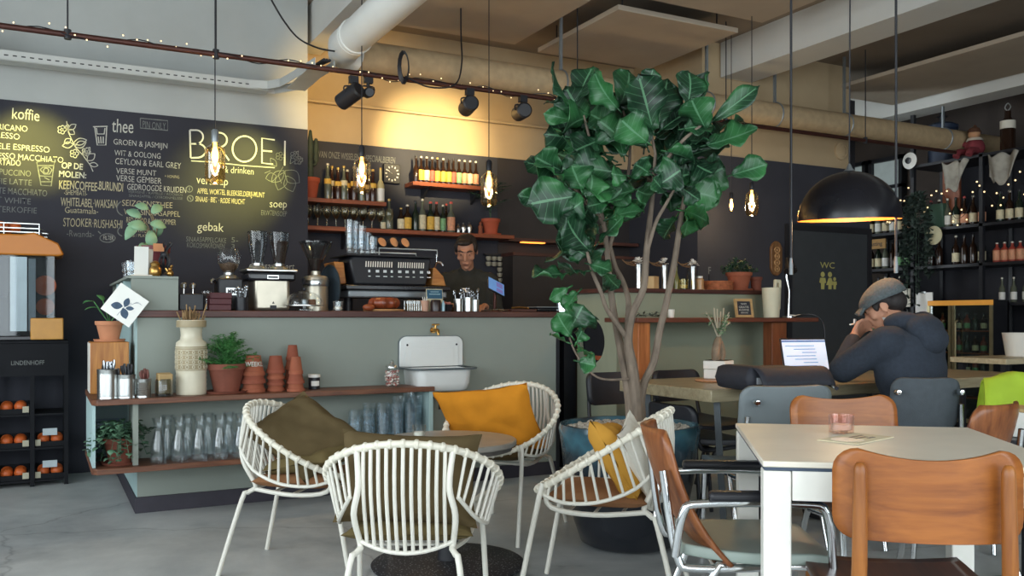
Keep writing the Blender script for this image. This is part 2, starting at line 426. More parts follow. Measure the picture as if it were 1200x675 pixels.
b = MB(); b.bx(-2.75, 1.5, 6.74, 6.87, 2.797, 2.803); b.bx(1.60, 1.74, 5.95, 6.62, 2.797, 2.803); b.done('tray_bed', TRAY, tr, smooth=0)
striped('slot_pattern', [TRAY, BLACK], [(-1.625 + k * .025, k % 2) for k in range(122)], 2.823, 2.831, 6.727, tr)
b = MB()
for k in range(3): b.tube([(-2.7, 6.78 + k * .03, 2.82), (-.8, 6.79 + k * .03, 2.87 + .012 * k), (.4, 6.78 + k * .02, 2.83), (1.3, 6.8, 2.85), (1.56, 6.7, 2.87), (1.64, 6.3, 2.85), (1.68 + .02 * k, 5.9, 2.84)], .011, 6, sm=4)
b.done('cable', BLACKP, tr)
MB().bx(-.42, -.3, 6.74, 6.86, 2.84, 2.96).done('junction_box', WHITEF, tr, bev=.006)
# copper pipe with hangers, spots and fairy lights
PY_, PZ_ = 5.85, 2.765
cp = MB().tube([(-2.6, PY_, PZ_), (8.15, PY_, PZ_)], .018, 10).done('copper_pipe', COPPER); tag(cp, 'long copper coloured pipe hung below the duct carrying spotlights', 'pipe')
for x in (.13, .97, 3.66, 5.15, 6.85):
    b = MB(); b.cyl((x, PY_, PZ_ + .02), (x, PY_, ZC - .001), .005, n=6); b.cyl((x, PY_, PZ_ - .028), (x, PY_, PZ_ + .03), .02, n=8)
    b.done('hanger', BLACK, cp)
BULBW = P('fairy_bulb', '#FFE9C2', .4, emit=1.6, ecol='#FFD9A0')
def fairy(name, label, pts, n, spread, r=.005):
    f = MB().tube(pts, .0035, 5, sm=4).done(name, BLACKP); tag(f, label, 'string lights')
    P3 = catmull(pts, 12); rnd = random.Random(3); proto = None
    for i in range(n):
        p = P3[int(i * (len(P3) - 1) / n)] + Vector((rnd.uniform(-.02, .02), rnd.uniform(-.01, .01) - .01, rnd.uniform(-spread, spread)))
        if proto is None: proto = q = MB().sphere((0, 0, 0), r, 8).done('bulb', BULBW, f)
        else:
            q = proto.copy(); COL.objects.link(q); KIDS[f.name].append(q)
        q.location = p
    return f
pts = []
for i in range(40):
    x = -2 + i * .18; pts.append((x, PY_ + .026 * cos(i * 2.4), PZ_ + .028 * sin(i * 2.4) + (.02 if i % 5 == 0 else 0)))
fairy('fairy_lights', 'string of tiny warm lights wound along the copper pipe', pts, 90, .035)
b = MB()
for k in range(7): 
    c = pT(428, 74, 6.5); b.tube([(2.22 + .028 * cos(a) * (1 + .08 * k), 5.8 + .004 * k, 2.86 + .09 * sin(a) * (1 + .05 * k) - .02) for a in [2 * pi * j / 14 for j in range(14)]], .004, 5, closed=True)
b.tube([(2.22, 5.79, 2.77), (2.4, 5.8, 2.72), (2.6, 5.8, 2.76), (2.7, 5.9, 2.95), (2.74, 6.0, 3.2), (2.76, 6.05, ZC - .002)], .006, 6, sm=5)
o = b.done('coiled_cable', BLACKP); tag(o, 'loose coil of black cable hanging on the pipe beside the duct elbow', 'cable')
a = [pT(318, 0, 5.5), pT(333, 25, 5.6), pT(350, 45, 5.75), pT(372, 56, 5.9), pT(392, 60, 6.0)]
o = MB().tube(a, .006, 6, sm=6).done('slack_cable', BLACKP); tag(o, 'thin black cable drooping from the ceiling to the white duct', 'cable')
# spotlights
def spot(base, aim, label, energy, size=40, col=(1, .66, .24), ln=.19, r=.058):
    base = Vector(base); aim = Vector(aim); dv = (aim - base).normalized()
    t = thing('track_spotlight', label, 'spotlight', base, group='spotlights on the copper pipe')
    q = dv.to_track_quat('Z', 'Y').to_matrix().to_4x4()
    c0 = Vector((0, 0, -.09))
    MB().lathe([(0, -.06), (r * .8, -.06), (r, -.05), (r, ln - .06), (r * .86, ln - .06), (r * .8, ln - .075), (0, ln - .078)], 20, M=Matrix.Translation(c0) @ q).done('can', BLACKP, t)
    MB().lathe([(0, ln - .076), (r * .78, ln - .0745)], 20, M=Matrix.Translation(c0) @ q).done('lens', P('spot_lens', '#FFF3D8', .4, emit=4, ecol='#FFE7B8'), t)
    b = MB(); b.cyl((0, 0, .0), (0, 0, -.06), .012, n=8); b.tube([(-r - .006, 0, -.09), (-r - .006, 0, -.05), (0, 0, -.045), (r + .006, 0, -.05), (r + .006, 0, -.09)], .006, 6, sm=3); b.box((0, 0, .0), (.06, .04, .05))
    b.done('bracket', BLACKP, t)
    ld = bpy.data.lights.new('spot_beam', 'SPOT'); lo = bpy.data.objects.new('spot_beam', ld); COL.objects.link(lo); lo.parent = t
    ld.energy = energy; ld.spot_size = radians(size); ld.spot_blend = .9; ld.color = col; ld.shadow_soft_size = .03
    lo.location = c0 + dv * (ln - .04); lo.rotation_euler = dv.to_track_quat('-Z', 'Y').to_euler()
    return t
SPOTS = []
SPOTS.append(spot((.97 + .9, PY_, PZ_ - .05), pY(280, 195, 7.0), 'black spotlight angled down at the chalkboard beside the recess corner', 210, 44, (.92, .82, .16)))
SPOTS.append(spot((2.74, PY_, PZ_ - .03), pY(505, 160, 7.4), 'black spotlight on the pipe, nearest the middle of the bar wall', 330, 50, (1, .78, .4)))
SPOTS.append(spot((3.18, PY_, PZ_ - .03), pY(560, 150, 7.4), 'black spotlight on the pipe just right of the other wall-facing spotlight', 60, 50))
SPOTS.append(spot((-.32, PY_, PZ_ - .22), pY(38, 160, 7.0), 'black spotlight at the left edge above the coffee list', 230, 36, (.92, .82, .16)))
p = pT(378, 96, 6.4)
SPOTS.append(spot((1.98, PY_ + .02, PZ_ - .03), pY(395, 112, 7.4), 'small black spotlight tucked under the duct elbow', 75, 70, ln=.1, r=.035))
# acoustic ceiling panels
PANEL = P('acoustic_panel', '#B0A392', .95, var=.05, scale=3, bump=.08, bscale=120, spec=.1)
for (x0, x1, y0, y1, lab) in ((2.35, 3.52, 5.45, 6.62, 'square acoustic ceiling panel left of the one above the tree'), (3.8, 4.97, 5.5, 6.72, 'square acoustic ceiling panel hanging above the tree'), (3.8, 4.97, 4.0, 5.23, 'square acoustic ceiling panel in front of the one above the tree'), (7.08, 8.15, 3.2, 6.6, 'long acoustic ceiling panel above the bottle rack'), (2.35, 3.52, 4.0, 5.2, 'square acoustic ceiling panel half out of view at the top edge')):
    if y0 == 4.0 and x0 < 3: continue
    t = MB().bx(x0, x1, y0, y1, 3.4, 3.44).done('acoustic_panel', PANEL, bev=.004); tag(t, lab, 'ceiling panel', 'acoustic panels under the ceiling')
    for x in (x0 + .12, x1 - .12):
        for y in (y0 + .12, y1 - .12): MB().cyl((x, y, 3.44), (x, y, ZC - .001), .006, n=6).done('hanger', BLACK, t)
# ================================================================ daylight and exposure
wd = bpy.data.worlds.new('world'); SC.world = wd; wd.use_nodes = True
bg = wd.node_tree.nodes['Background']; bg.inputs['Color'].default_value = (.86, .95, 1.0, 1); bg.inputs['Strength'].default_value = 6.0
def portal(loc, rot, sx, sy):
    l = bpy.data.lights.new('window_portal', 'AREA'); l.shape = 'RECTANGLE'; l.size = sx; l.size_y = sy; l.cycles.is_portal = True
    o = bpy.data.objects.new('window_portal', l); COL.objects.link(o); o.location = loc; o.rotation_euler = rot
for y in (-.9, 1.6, 4.1): portal((XL - .15, y, 1.9), (0, -pi / 2, 0), 2.9, 2.2)
for x in (-1.4, 1.2, 3.9): portal((x, YF - .15, 1.9), (pi / 2, 0, 0), 2.4, 2.9)
SC.view_settings.view_transform = 'Standard'; SC.view_settings.look = 'None'; SC.view_settings.gamma = 1; SC.view_settings.use_curve_mapping = False
SC.view_settings.exposure = 0.0
SC.cycles.max_bounces = 7; SC.cycles.diffuse_bounces = 4; SC.cycles.glossy_bounces = 3; SC.cycles.transparent_max_bounces = 80; SC.cycles.transmission_bounces = 4
SC.cycles.sample_clamp_indirect = 4; SC.cycles.caustics_reflective = False; SC.cycles.caustics_refractive = False
SC.cycles.use_denoising = True
# ================================================================ bar counter
CY = 5.40; XC0, XC1 = .47, 3.2; WT = 1.10
t = thing('bar_counter', 'long sage green panelled bar counter with a dark plinth', 'bar counter', (0, 0, 0))
MB().bx(XC0, XC1, CY, 5.98, .09, WT).bx(XC0, .6, 5.98, 6.95, .09, WT).done('front_panel', SAGE, t, smooth=0)
MB().bx(XC0 - .004, XC0 - .0005, CY + .004, 6.95, .09, WT).done('end_panel', TEAL, t, smooth=0)
MB().bx(XC0 - .012, XC1, CY - .012, 5.98, 0.001, .089).bx(XC0 - .012, .6, 5.98, 6.95, 0.001, .089).done('plinth', P('plinth', '#33303A', .6), t, smooth=0)
MB().bx(XC1 + .001, XC1 + .03, CY, 5.98, 0.001, WT).done('end_panel', BLACK, t, smooth=0)
w_ = MB().bx(.44, 3.26, CY - .03, 6.0, WT + .001, 1.14).done('worktop', MAHOG, bev=.004); tag(w_, 'dark reddish wooden worktop along the whole bar counter', 'worktop')
WZ = 1.141
# raised box at the left end
t = thing('counter_box', 'pale grey box shelf raised on the left end of the bar top', 'shelf box', (0, 0, 0))
MB().bx(.44, .69, 5.42, 5.44, WZ, 1.32).bx(.44, .69, 6.9, 6.92, WZ, 1.32).bx(.67, .69, 5.44, 6.9, WZ, 1.32).done('panel', SAGE, t, smooth=0)
MB().bx(.42, .69, 5.41, 6.93, 1.321, 1.335).done('top_panel', SAGE, t, smooth=0)
MB().bx(.43, .67, 5.45, 6.89, WZ, 1.15).bx(.43, .67, 5.86, 5.875, 1.151, 1.32).bx(.43, .67, 6.4, 6.415, 1.151, 1.32).done('divider', TEAL, t, smooth=0)
BZ = 1.336
# wrap-around wooden shelf
t = thing('corner_shelf', 'two tier wooden shelf wrapped round the left corner of the bar', 'shelf unit', (0, 0, 0))
def wrap(z, name):
    b = MB(); b.prism([(.225, 5.12), (.25, 5.08), (2.16, 5.12), (2.16, CY - .013), (XC0 - .013, CY - .013), (XC0 - .013, 5.9), (.225, 5.9)], z, z + .03, 'xy'); return b.done(name, WALNUT, t, bev=.003)
wrap(.64, 'upper_board'); wrap(.28, 'lower_board')
MB().bx(.425, .452, 5.13, CY - .014, .311, .639).done('upright', SAGE, t, smooth=0)
MB().bx(2.13, 2.155, 5.14, CY - .014, .05, .639).done('upright', TEAL, t, smooth=0)
MB().bx(.23, .245, 5.14, 5.89, .311, .639).done('side_panel', TEAL, t, smooth=0)
MB().bx(.25, XC0 - .014, 5.86, 5.88, .311, .639).done('back_panel', TEAL, t, smooth=0)
SZ, SZL = .671, .311
YS = 5.24   # depth line of things on the shelf front
# amber box with plant
t = thing('wooden_box', 'amber wooden box standing on the shelf beside the bar corner', 'box', (.335, 5.62, SZ), radians(0))
MB().bx(-.10, .10, -.13, .13, 0, .29).done('body', OAK, t, bev=.004)
MB().bx(-.1035, -.1005, -.125, .125, .005, .285).done('side_board', WHITEP, t, smooth=0)
def potprof(r, h, rim=.018, th=.008):
    return [(0, 0), (r * .66, 0), (r * .92, h * .78), (r * .92 + .002, h * .8), (r * 1.02, h * .8), (r * 1.04, h), (r * .94, h), (r * .9, h * .84), (0, h * .84)]
def leaf_quad(b, base, tip, w, up=Vector((0, 0, 1)), nseg=4, droop=.15, fold=.15):
    base, tip = Vector(base), Vector(tip); ax = tip - base; L = ax.length; ax.normalize()
    side = ax.cross(up); side = side.normalized() if side.length > 1e-4 else Vector((1, 0, 0)); nn = side.cross(ax)
    def f(u, v):
        s = (u - .5) * 2; wid = w * (sin(pi * min(1, v * .92 + .06)) ** .8)
        p = base + ax * (L * v) + side * (s * wid / 2) + nn * (-abs(s) * -fold * wid + droop * L * (sin(pi * v) * .5 - v * v * .6)); return p
    b.surf(f, 3, nseg + 1, uv=True)
LEAFB = P('leaf_plain', '#4E8A50', .5, var=.3, scale=8); LEAFD = P('leaf_dark', '#2F4A35', .55, var=.3, scale=9)
LEAFI = P('leaf_ivy', '#50745A', .55, var=.35, scale=9); LEAFF = P('leaf_fern', '#3F7A3E', .6, var=.35, scale=12); LEAFP = P('leaf_pale', '#79A080', .55, var=.25, scale=9)
def potted(name, label, loc, r, h, plant, mat=TERRA, saucer=True, rz=0, leafm=LEAFB, seed=1, pottype='pot', spread=.16, height=.16, n=30, group=None):
    t = thing(name, label, 'potted plant', loc, rz, group); z = 0
    if saucer:
        MB().lathe([(0, 0), (r * 1.05, 0), (r * 1.15, .014), (r * 1.1, .014), (r * 1.0, .006), (0, .006)], 22).done('saucer', mat, t); z = .007
    MB().lathe([(a, b + z) for a, b in potprof(r, h)], 26).done('pot', mat, t, smooth=50)
    MB().lathe([(0, z + h * .88), (r * .89, z + h * .86)], 18).done('soil', SOIL, t)
    rnd = random.Random(seed); b = MB(); s = MB(); z0 = z + h * .86
    if plant == 'bush':
        for i in range(n):
            a = rnd.uniform(0, 2 * pi); el = rnd.uniform(.15, 1.4); L = rnd.uniform(.5, 1)
            p = Vector((cos(a) * cos(el) * spread * L, sin(a) * cos(el) * spread * L, z0 + sin(el) * height * L))
            s.tube([(0, 0, z0 - .01), (p.x * .5, p.y * .5, z0 + (p.z - z0) * .7), p], .0018, 4)
            for k in range(3):
                d = Vector((rnd.uniform(-1, 1), rnd.uniform(-1, 1), rnd.uniform(-.2, .9))).normalized() * rnd.uniform(.03, .05); q = p * (1 - .16 * k) + Vector((0, 0, z0 * .16 * k))
                leaf_quad(b, q, q + d, .02)
    elif plant == 'ivy':
        for i in range(n):
            a = rnd.uniform(0, 2 * pi); L = rnd.uniform(.6, 1.15); dr = rnd.uniform(-.13, .05)
            P_ = [Vector((0, 0, z0)), Vector((cos(a) * spread * .5 * L, sin(a) * spread * .5 * L, z0 + height * rnd.uniform(.3, .9))), Vector((cos(a) * spread * L, sin(a) * spread * L, z0 + dr))]
            c = catmull(P_, 4); s.tube(c, .0016, 4)
            for q in c[2:]:
                d = Vector((cos(a) + rnd.uniform(-.8, .8), sin(a) + rnd.uniform(-.8, .8), rnd.uniform(-.6, .5))).normalized() * rnd.uniform(.028, .045)
                leaf_quad(b, q, q + d, .034)
    elif plant == 'fern':
        for i in range(n):
            a = rnd.uniform(0, 2 * pi); el = rnd.uniform(.2, 1.45); L = rnd.uniform(.7, 1.05)
            tip = Vector((cos(a) * cos(el) * spread * L, sin(a) * cos(el) * spread * L, z0 + sin(el) * height * L - (.03 if el < .6 else 0)))
            c = catmull([Vector((0, 0, z0)), Vector((tip.x * .45, tip.y * .45, z0 + (tip.z - z0) * .75)), tip], 4); s.tube(c, .0012, 4)
            for j, q in enumerate(c[2:]):
                for sd in (-1, 1):
                    for k in range(2):
                        d = Vector((-sin(a) * sd + rnd.uniform(-.6, .6) + cos(a) * .5, cos(a) * sd + rnd.uniform(-.6, .6) + sin(a) * .5, rnd.uniform(-.3, .5))).normalized() * rnd.uniform(.02, .04)
                        leaf_quad(b, q, q + d, .008, nseg=2)
    elif plant == 'sprout':
        for i in range(n):
            a = rnd.uniform(0, 2 * pi); tip = Vector((cos(a) * spread * rnd.uniform(.5, 1), sin(a) * spread * rnd.uniform(.5, 1), z0 + height * rnd.uniform(.6, 1)))
            s.tube([(0, 0, z0), tip * .6 + Vector((0, 0, z0 * .4)), tip], .003, 5, sm=3)
            leaf_quad(b, tip, tip + Vector((cos(a) * .07, sin(a) * .07, rnd.uniform(-.02, .05))), .04)
    b.done('foliage', leafm, t, solid=.0006); s.done('stem', leafm, t)
    return t
potted('potted_seedling', 'small terracotta pot with a broad leaved seedling on the amber box', (.34, 5.6, SZ + .291), .075, .11, 'sprout', P('terracotta_pale', '#C28460', .85, var=.1), seed=4, n=6, spread=.10, height=.14)
# ivy at the lower left
potted('potted_ivy', 'trailing ivy in a terracotta pot on the lower shelf corner', (.37, 5.235, SZL), .085, .135, 'ivy', TERRAD, seed=5, leafm=LEAFI, n=40, spread=.15, height=.12)
# tins of cutlery
TINM = STEEL
FORKM = P('cutlery_steel', '#8F9296', .2, 1, var=.05)
def tin(x, y, r, h, label, sd, ncut, mat, lab2):
    t = thing('tin_can', label, 'tin can', (x, y, SZ), group='cutlery tins on the upper shelf')
    pr = [(0, .003), (r * .97, .003), (r, 0), (r, .006)]
    for k in range(9): pr += [(r - .0015, .012 + (h - .024) * k / 9), (r + .001, .012 + (h - .024) * (k + .5) / 9)]
    pr += [(r, h - .006), (r + .002, h), (r - .002, h), (r - .003, .01), (0, .01)]
    MB().lathe(pr, 24).done('can', TINM, t, smooth=60)
    rnd = random.Random(sd)
    for i in range(ncut):
        a = rnd.uniform(0, 2 * pi); q = r * .55 * sqrt(rnd.random()); la = rnd.uniform(0, 2 * pi); ln = rnd.uniform(.0, .02)
        p0 = Vector((q * cos(a), q * sin(a), .012)); p1 = Vector((q * cos(a) + ln * cos(la), q * sin(a) + ln * sin(la), h + rnd.uniform(.02, .06)))
        b = MB(); b.tube([p0, p0.lerp(p1, .72), p0.lerp(p1, .86), p1], [.0028, .0028, .0085, .006], 6)
        o = b.done(lab2[0], mat, loc=(x, y, SZ)); tag(o, lab2[1], 'cutlery', lab2[2])
tin(.305, 5.17, .052, .155, 'tallest silver tin of cutlery, at the shelf corner', 1, 14, FORKM, ('fork', 'steel fork standing in the tallest tin at the shelf corner', 'forks in the corner tin'))
tin(.395, 5.155, .045, .125, 'middle silver tin holding dark handled knives', 2, 12, BLACKP, ('knife', 'dark handled knife standing in the middle tin', 'knives in the middle tin'))
tin(.48, 5.15, .038, .10, 'smallest silver tin with red brown packets beside the cutlery', 3, 8, P('packet_brown', '#6E4038', .6), ('stirrer', 'red brown stirrer standing in the smallest tin', 'stirrers in the smallest tin'))
t = thing('glass_jar', 'dark glass jar holding a card and sugar sachets beside the tins', 'jar', (.585, 5.17, SZ))
MB().lathe([(0, 0), (.045, 0), (.047, .01), (.047, .085), (.04, .095), (.038, .095), (.042, .08), (.042, .006), (0, .006)], 20).done('jar', GLASSD, t)
MB().box((0, 0, .07), (.075, .05, .11), euler(.15, 0, .2)).done('sachet', P('kraft', '#B79B6C', .8, var=.1), t, bev=.004)
# tall ceramic vase
t = thing('ceramic_vase', 'tall cream patterned ceramic vase with dried stalks on the shelf', 'vase', (.735, 5.235, SZ))
V = P('vase_cream', '#CFC8B2', .35, var=.08, scale=8, spec=.4); VD = P('vase_tan', '#9C8E70', .5, var=.15)
pr = [(0, 0), (.078, 0)]
for k in range(5): pr += [(.083, .008 + .024 * k), (.08, .02 + .024 * k)]
pr += [(.083, .13), (.083, .27)]
MB().lathe(pr + [(.083, .27), (.08, .29), (.06, .305), (.056, .33), (.06, .37), (.076, .385), (.078, .41), (.072, .415), (.07, .4), (.05, .37), (0, .36)], 30).done('body', V, t, smooth=50)
MB().lathe([(.0835, .135), (.084, .14), (.084, .262), (.0835, .268)], 30).done('pattern_band', VD, t)
b = MB()
for k in range(16):
    a = 2 * pi * k / 16
    for z in (.155, .182, .209, .236):
        q = Vector((.085 * cos(a), .085 * sin(a), z)); M_ = Matrix.Translation(q) @ Matrix.Rotation(a, 4, 'Z') @ Matrix.Rotation(pi / 2, 4, 'Y')
        b.tube([M_ @ Vector((.0085 * cos(c), .0085 * sin(c) * (1 if k % 2 else .7), 0)) for c in [2 * pi * j / 10 for j in range(10)]], .002, 5, closed=True)
for z in (.141, .168, .195, .222, .249, .26): b.tube([(.0845 * cos(a), .0845 * sin(a), z) for a in [2 * pi * j / 30 for j in range(30)]], .0018, 5, closed=True)
b.done('relief_pattern', V, t)
MB().lathe([(.079, .375), (.0795, .38), (.0795, .408), (.079, .411)], 30).done('rim_band', VD, t)
b = MB(); rnd = random.Random(9)
for i in range(70):
    a = rnd.uniform(0, 2 * pi); r0 = .05 * rnd.random(); r1 = r0 + rnd.uniform(0, .05)
    b.tube([(r0 * cos(a), r0 * sin(a), .37), (r1 * cos(a), r1 * sin(a), .41 + rnd.uniform(.0, .06) + (.04 if i % 9 == 0 else 0))], [.002, .004], 5)
b.done('dried_stalks', P('straw', '#8E7350', .9, var=.3, scale=30), t)
# fern pot
potted('potted_fern', 'feathery green fern in a dark terracotta pot between vase and pot stack', (.925, 5.235, SZ), .105, .16, 'fern', TERRAD, seed=8, leafm=LEAFF, n=80, spread=.19, height=.19)
# stacked terracotta pots (upside down)
def pot_proto(r, h, mat):
    t = thing('terracotta_pot', 'x', 'plant pot', (0, 0, 0)); pr = [(a, h - b) for a, b in potprof(r, h)]
    MB().lathe(pr[::-1], 24).done('pot', mat, t, smooth=50); return t
def pot_stack(x, y, specs, where, grp):
    z = SZ; n = len(specs)
    names = {0: 'lowest pot', n - 1: 'topmost pot'}
    for i, (r, h, ex) in enumerate(specs):
        t = pot_proto(r, h, TERRA if i % 2 == 0 else P('terracotta_b', '#8A4A36', .85, var=.15, scale=12))
        t.location = (x, y, z); t['label'] = f"{names.get(i, ORD[i] + ' pot from the bottom')} of the upturned terracotta {where}"; t['group'] = grp
        z += ex
    return z
z = pot_stack(1.075, 5.235, [(.066, .10, .05), (.067, .11, .045), (.063, .115, .1)], 'stack next to the fern', 'stacked terracotta pots')
z2 = pot_stack(1.205, 5.245, [(.05, .08, .035), (.05, .08, .035), (.05, .085, .035), (.052, .1, .1)], 'middle stack', 'stacked terracotta pots')
z3 = pot_stack(1.315, 5.29, [(.046, .085, .06), (.046, .09, .06), (.043, .09, .055), (.038, .09, .09)], 'rear right stack', 'stacked terracotta pots')
pot_stack(1.305, 5.17, [(.05, .075, .045), (.048, .075, .055), (.04, .1, .1)], 'front right stack', 'stacked terracotta pots')
for (x, s, z, w) in ((1.075, 'WEEKL', .875, .09),):
    me = text_mesh(s, .015); xs = [v.co.x for v in me.vertices]; a0, a1 = min(xs), max(xs)
    for v in me.vertices:
        th = ((v.co.x - a0) / (a1 - a0) - .5) * 1.6 - .12; v.co = (.066 * sin(th), -.066 * cos(th), v.co.y / .7 * .026)
    me.materials.append(CHALK); o = bpy.data.objects.new('lettering', me); COL.objects.link(o)
    top = [q for q in COL.objects if q.get('label', '').startswith('topmost pot of the upturned terracotta stack next to the fern')][0]
    o.parent = top; o.location = (0, 0, .055)
t = thing('tea_tin', 'small white and black tin right of the pot stacks', 'tin', (1.44, 5.27, SZ))
MB().lathe([(0, 0), (.034, 0), (.034, .07), (0, .07)], 20).done('body', BLACKP, t); MB().lathe([(0, .0705), (.036, .0705), (.036, .088), (0, .09)], 20).done('lid', WHITEF, t)
MB().surf(lambda u, v: Vector((.0346 * sin((u - .5) * 1.6), -.0346 * cos((u - .5) * 1.6), .02 + .03 * v)), 8, 2).done('label', WHITEF, t)
# candy jar
t = thing('candy_jar', 'lidded glass jar full of pink and white sweets on the shelf', 'jar', (1.925, 5.25, SZ))
MB().lathe([(0, 0), (.045, 0), (.049, .006), (.049, .08), (.046, .095), (.032, .105), (.032, .115)], 22).done('jar', GLASS, t)
MB().lathe([(0, .116), (.037, .116), (.037, .122), (.03, .135), (.012, .142), (.008, .15), (.012, .156), (0, .162)], 20).done('lid', STEEL, t)
b = MB(); rnd = random.Random(3); bp = MB()
for i in range(150):
    a = rnd.uniform(0, 2 * pi); r = .041 * sqrt(rnd.random()); p = (r * cos(a), r * sin(a), .008 + .088 * rnd.random()); (b if i % 2 else bp).sphere(p, (.008, .006, .006), 6)
b.done('sweets', P('sweet_pink', '#B07068', .6, var=.3, scale=30), t)['kind'] = 'stuff'; bp.done('sweets', P('sweet_white', '#DCCFC4', .6), t)['kind'] = 'stuff'
# carafes on the lower shelf
def carafe():
    t = thing('glass_carafe', 'x', 'carafe', (0, 0, 0))
    MB().lathe([(0, .004), (.047, .0), (.05, .006), (.05, .04), (.044, .11), (.027, .16), (.025, .185), (.03, .215), (.041, .245), (.039, .245), (.0285, .215), (.0235, .185), (.0255, .16), (.0425, .11), (.047, .04), (.046, .01), (0, .01)], 22).done('body', GLASSB, t)
    return t
c0 = carafe(); k = 0
for row, n in ((0, 7), (1, 7)):
    for i in range(n):
        o = copy_tree(c0) if k else c0; k += 1
        p = pY(186 + i * 24 + (10 if row else 0), 372, 5.17 + row * .125)
        o.location = (p.x, p.y, SZL); o.scale = (.9, .9, 1)
        o['label'] = f"{ORD[i]} glass carafe from the left in the {'back' if row else 'front'} row of the lower shelf"; o['group'] = 'carafes on the lower shelf'
# stacked tumblers on the lower shelf
def tumbler(name='tumbler'):
    t = thing(name, 'x', 'glass', (0, 0, 0))
    MB().lathe([(0, .003), (.03, 0), (.032, .004), (.033, .03), (.039, .035), (.041, .085), (.039, .085), (.037, .036), (.031, .03), (.03, .009), (0, .009)], 18).done('cup', GLASSB, t); return t
t0 = tumbler(); first = True
for si, (x, y, n) in enumerate([(1.66, 5.17, 5), (1.75, 5.19, 5), (1.84, 5.17, 6), (1.93, 5.18, 6), (2.02, 5.17, 6), (2.085, 5.25, 7), (1.70, 5.28, 5), (1.79, 5.29, 6), (1.88, 5.28, 6), (1.98, 5.285, 7), (2.075, 5.345, 8)]):
    for j in range(n):
        o = t0 if first else copy_tree(t0); first = False
        o.location = (x, y, SZL + j * .0345); o['group'] = 'stacked tumblers on the lower shelf'
        o['label'] = f"{'lowest' if j == 0 else ORD[j]} ridged glass {'' if j == 0 else 'from the bottom '}of the {ORD[si % 6]} tumbler stack in the {'front' if si < 6 else 'back'} row"
# crates of tableware at the left end niche
t = thing('blue_crate', 'blue grey slatted crate tucked in the lower shelf end', 'crate', (.345, 5.66, SZL))
b = MB()
for k in range(5): b.bx(-.07, .07, -.12, .12, .004 + k * .036, .03 + k * .036)
b.bx(-.074, .074, -.124, -.11, 0, .19).bx(-.074, .074, .11, .124, 0, .19); b.done('slats', P('crate_blue', '#8296A6', .6), t, smooth=0)
# poster card
pc = pT(146.5, 357.5, 4.93)
t = thing('botanical_card', 'white botanical print card hung askew on the bar corner', 'card', pc, rot=(0, radians(36), -YAW * .4))
MB().box((0, 0, 0), (.178, .004, .178)).done('card', PAPER, t, smooth=0)
b = MB(); LM = P('print_ink', '#44566A', .9, var=.2, scale=40)
def pleaf(cx, cz, ang, L, w): 
    pts = [(cx + cos(ang) * L * s + -sin(ang) * w * k * sin(pi * s) ** .8, cz + sin(ang) * L * s + cos(ang) * w * k * sin(pi * s) ** .8) for k, rg in ((1, range(0, 9)), (-1, range(7, 0, -1))) for s in [q / 8 for q in rg]]
    b.prism(pts, -.0032, -.0022, 'xz')
pleaf(.005, -.01, 1.2 + .6, .055, .016); pleaf(-.005, -.012, pi + .5, .062, .02); pleaf(0, -.018, -1.2 + .5, .065, .02); pleaf(.012, -.012, .05 + .5, .045, .012)
for s in range(5): b.ribbon([(.005, -.01), (.03 + s * .004, .03 + s * .006), (.04 + s * .008, .05)], .0012, y=-.0028)
b.ribbon([(0, -.07), (.004, -.01), (.02, .03)], .002, y=-.0028); b.done('print', LM, t, smooth=0)
# ---------------------------------------------------------------- enamel sink, tap and waste
t = thing('enamel_sink', 'white enamel wall sink with raised splashback on the bar front', 'sink', (0, 0, 0))
pl = pY(467, 430, CY); pr_ = pY(541, 430, CY); X0, X1 = pl.x, pr_.x; xm = (X0 + X1) / 2
def rrect(x0, x1, z0, z1, r, top_only=False, n=6):
    out = []
    for cx, cz, a0 in ((x1 - r, z1 - r, 0), (x0 + r, z1 - r, pi / 2), (x0 + r, z0 + (0 if top_only else r), pi), (x1 - r, z0 + (0 if top_only else r), 3 * pi / 2)):
        for k in range(n + 1):
            a = a0 + pi / 2 * k / n
            if top_only and a0 >= pi: out.append((cx + (r if a0 > pi else -r), z0)); break
            out.append((cx + r * cos(a), cz + r * sin(a)))
    return out
zt, zb, zr = pY(500, 394, CY).z, pY(500, 456, CY).z, pY(500, 429, CY).z
MB().prism(rrect(X0, X1, zr, zt, .05, True), CY - .022, CY - .002).done('splashback', ENAMEL, t, bev=.006, segs=3)
MB().prism(rrect(X0 - .004, X1 + .004, zr, zt + .005, .053, True), CY - .012, CY - .0015).done('rim', ENRIM, t)
MB().prism(rrect(X0 + .035, X1 - .035, zr, zt - .035, .02, True), CY - .026, CY - .0221).done('raised_panel', ENAMEL, t, bev=.003)
MB().prism(rrect(X0 + .07, X1 - .07, zr, zt - .075, .01, True), CY - .029, CY - .0261).done('raised_panel', ENAMEL, t, bev=.0025)
for x in (X0 + .05, X1 - .05): MB().sphere((x, CY - .028, zt - .055), (.007, .004, .007), 10).done('screw', BLACK, t)
def ring(z, ins, y0, y1, r):
    pts = []
    x0, x1 = X0 + ins, X1 + ins * -1
    for cx, cy, a0 in ((x1 - r, y1 - .002, 0), (x0 + r, y1 - .002, pi / 2), (x0 + r, y0 + r, pi), (x1 - r, y0 + r, 3 * pi / 2)):
        for k in range(7):
            a = a0 + pi / 2 * k / 6
            if a0 < pi: pts.append((x1 if a0 == 0 else x0, cy, z)); 
            else: pts.append((cx + r * cos(a), cy + r * sin(a), z))
    return pts
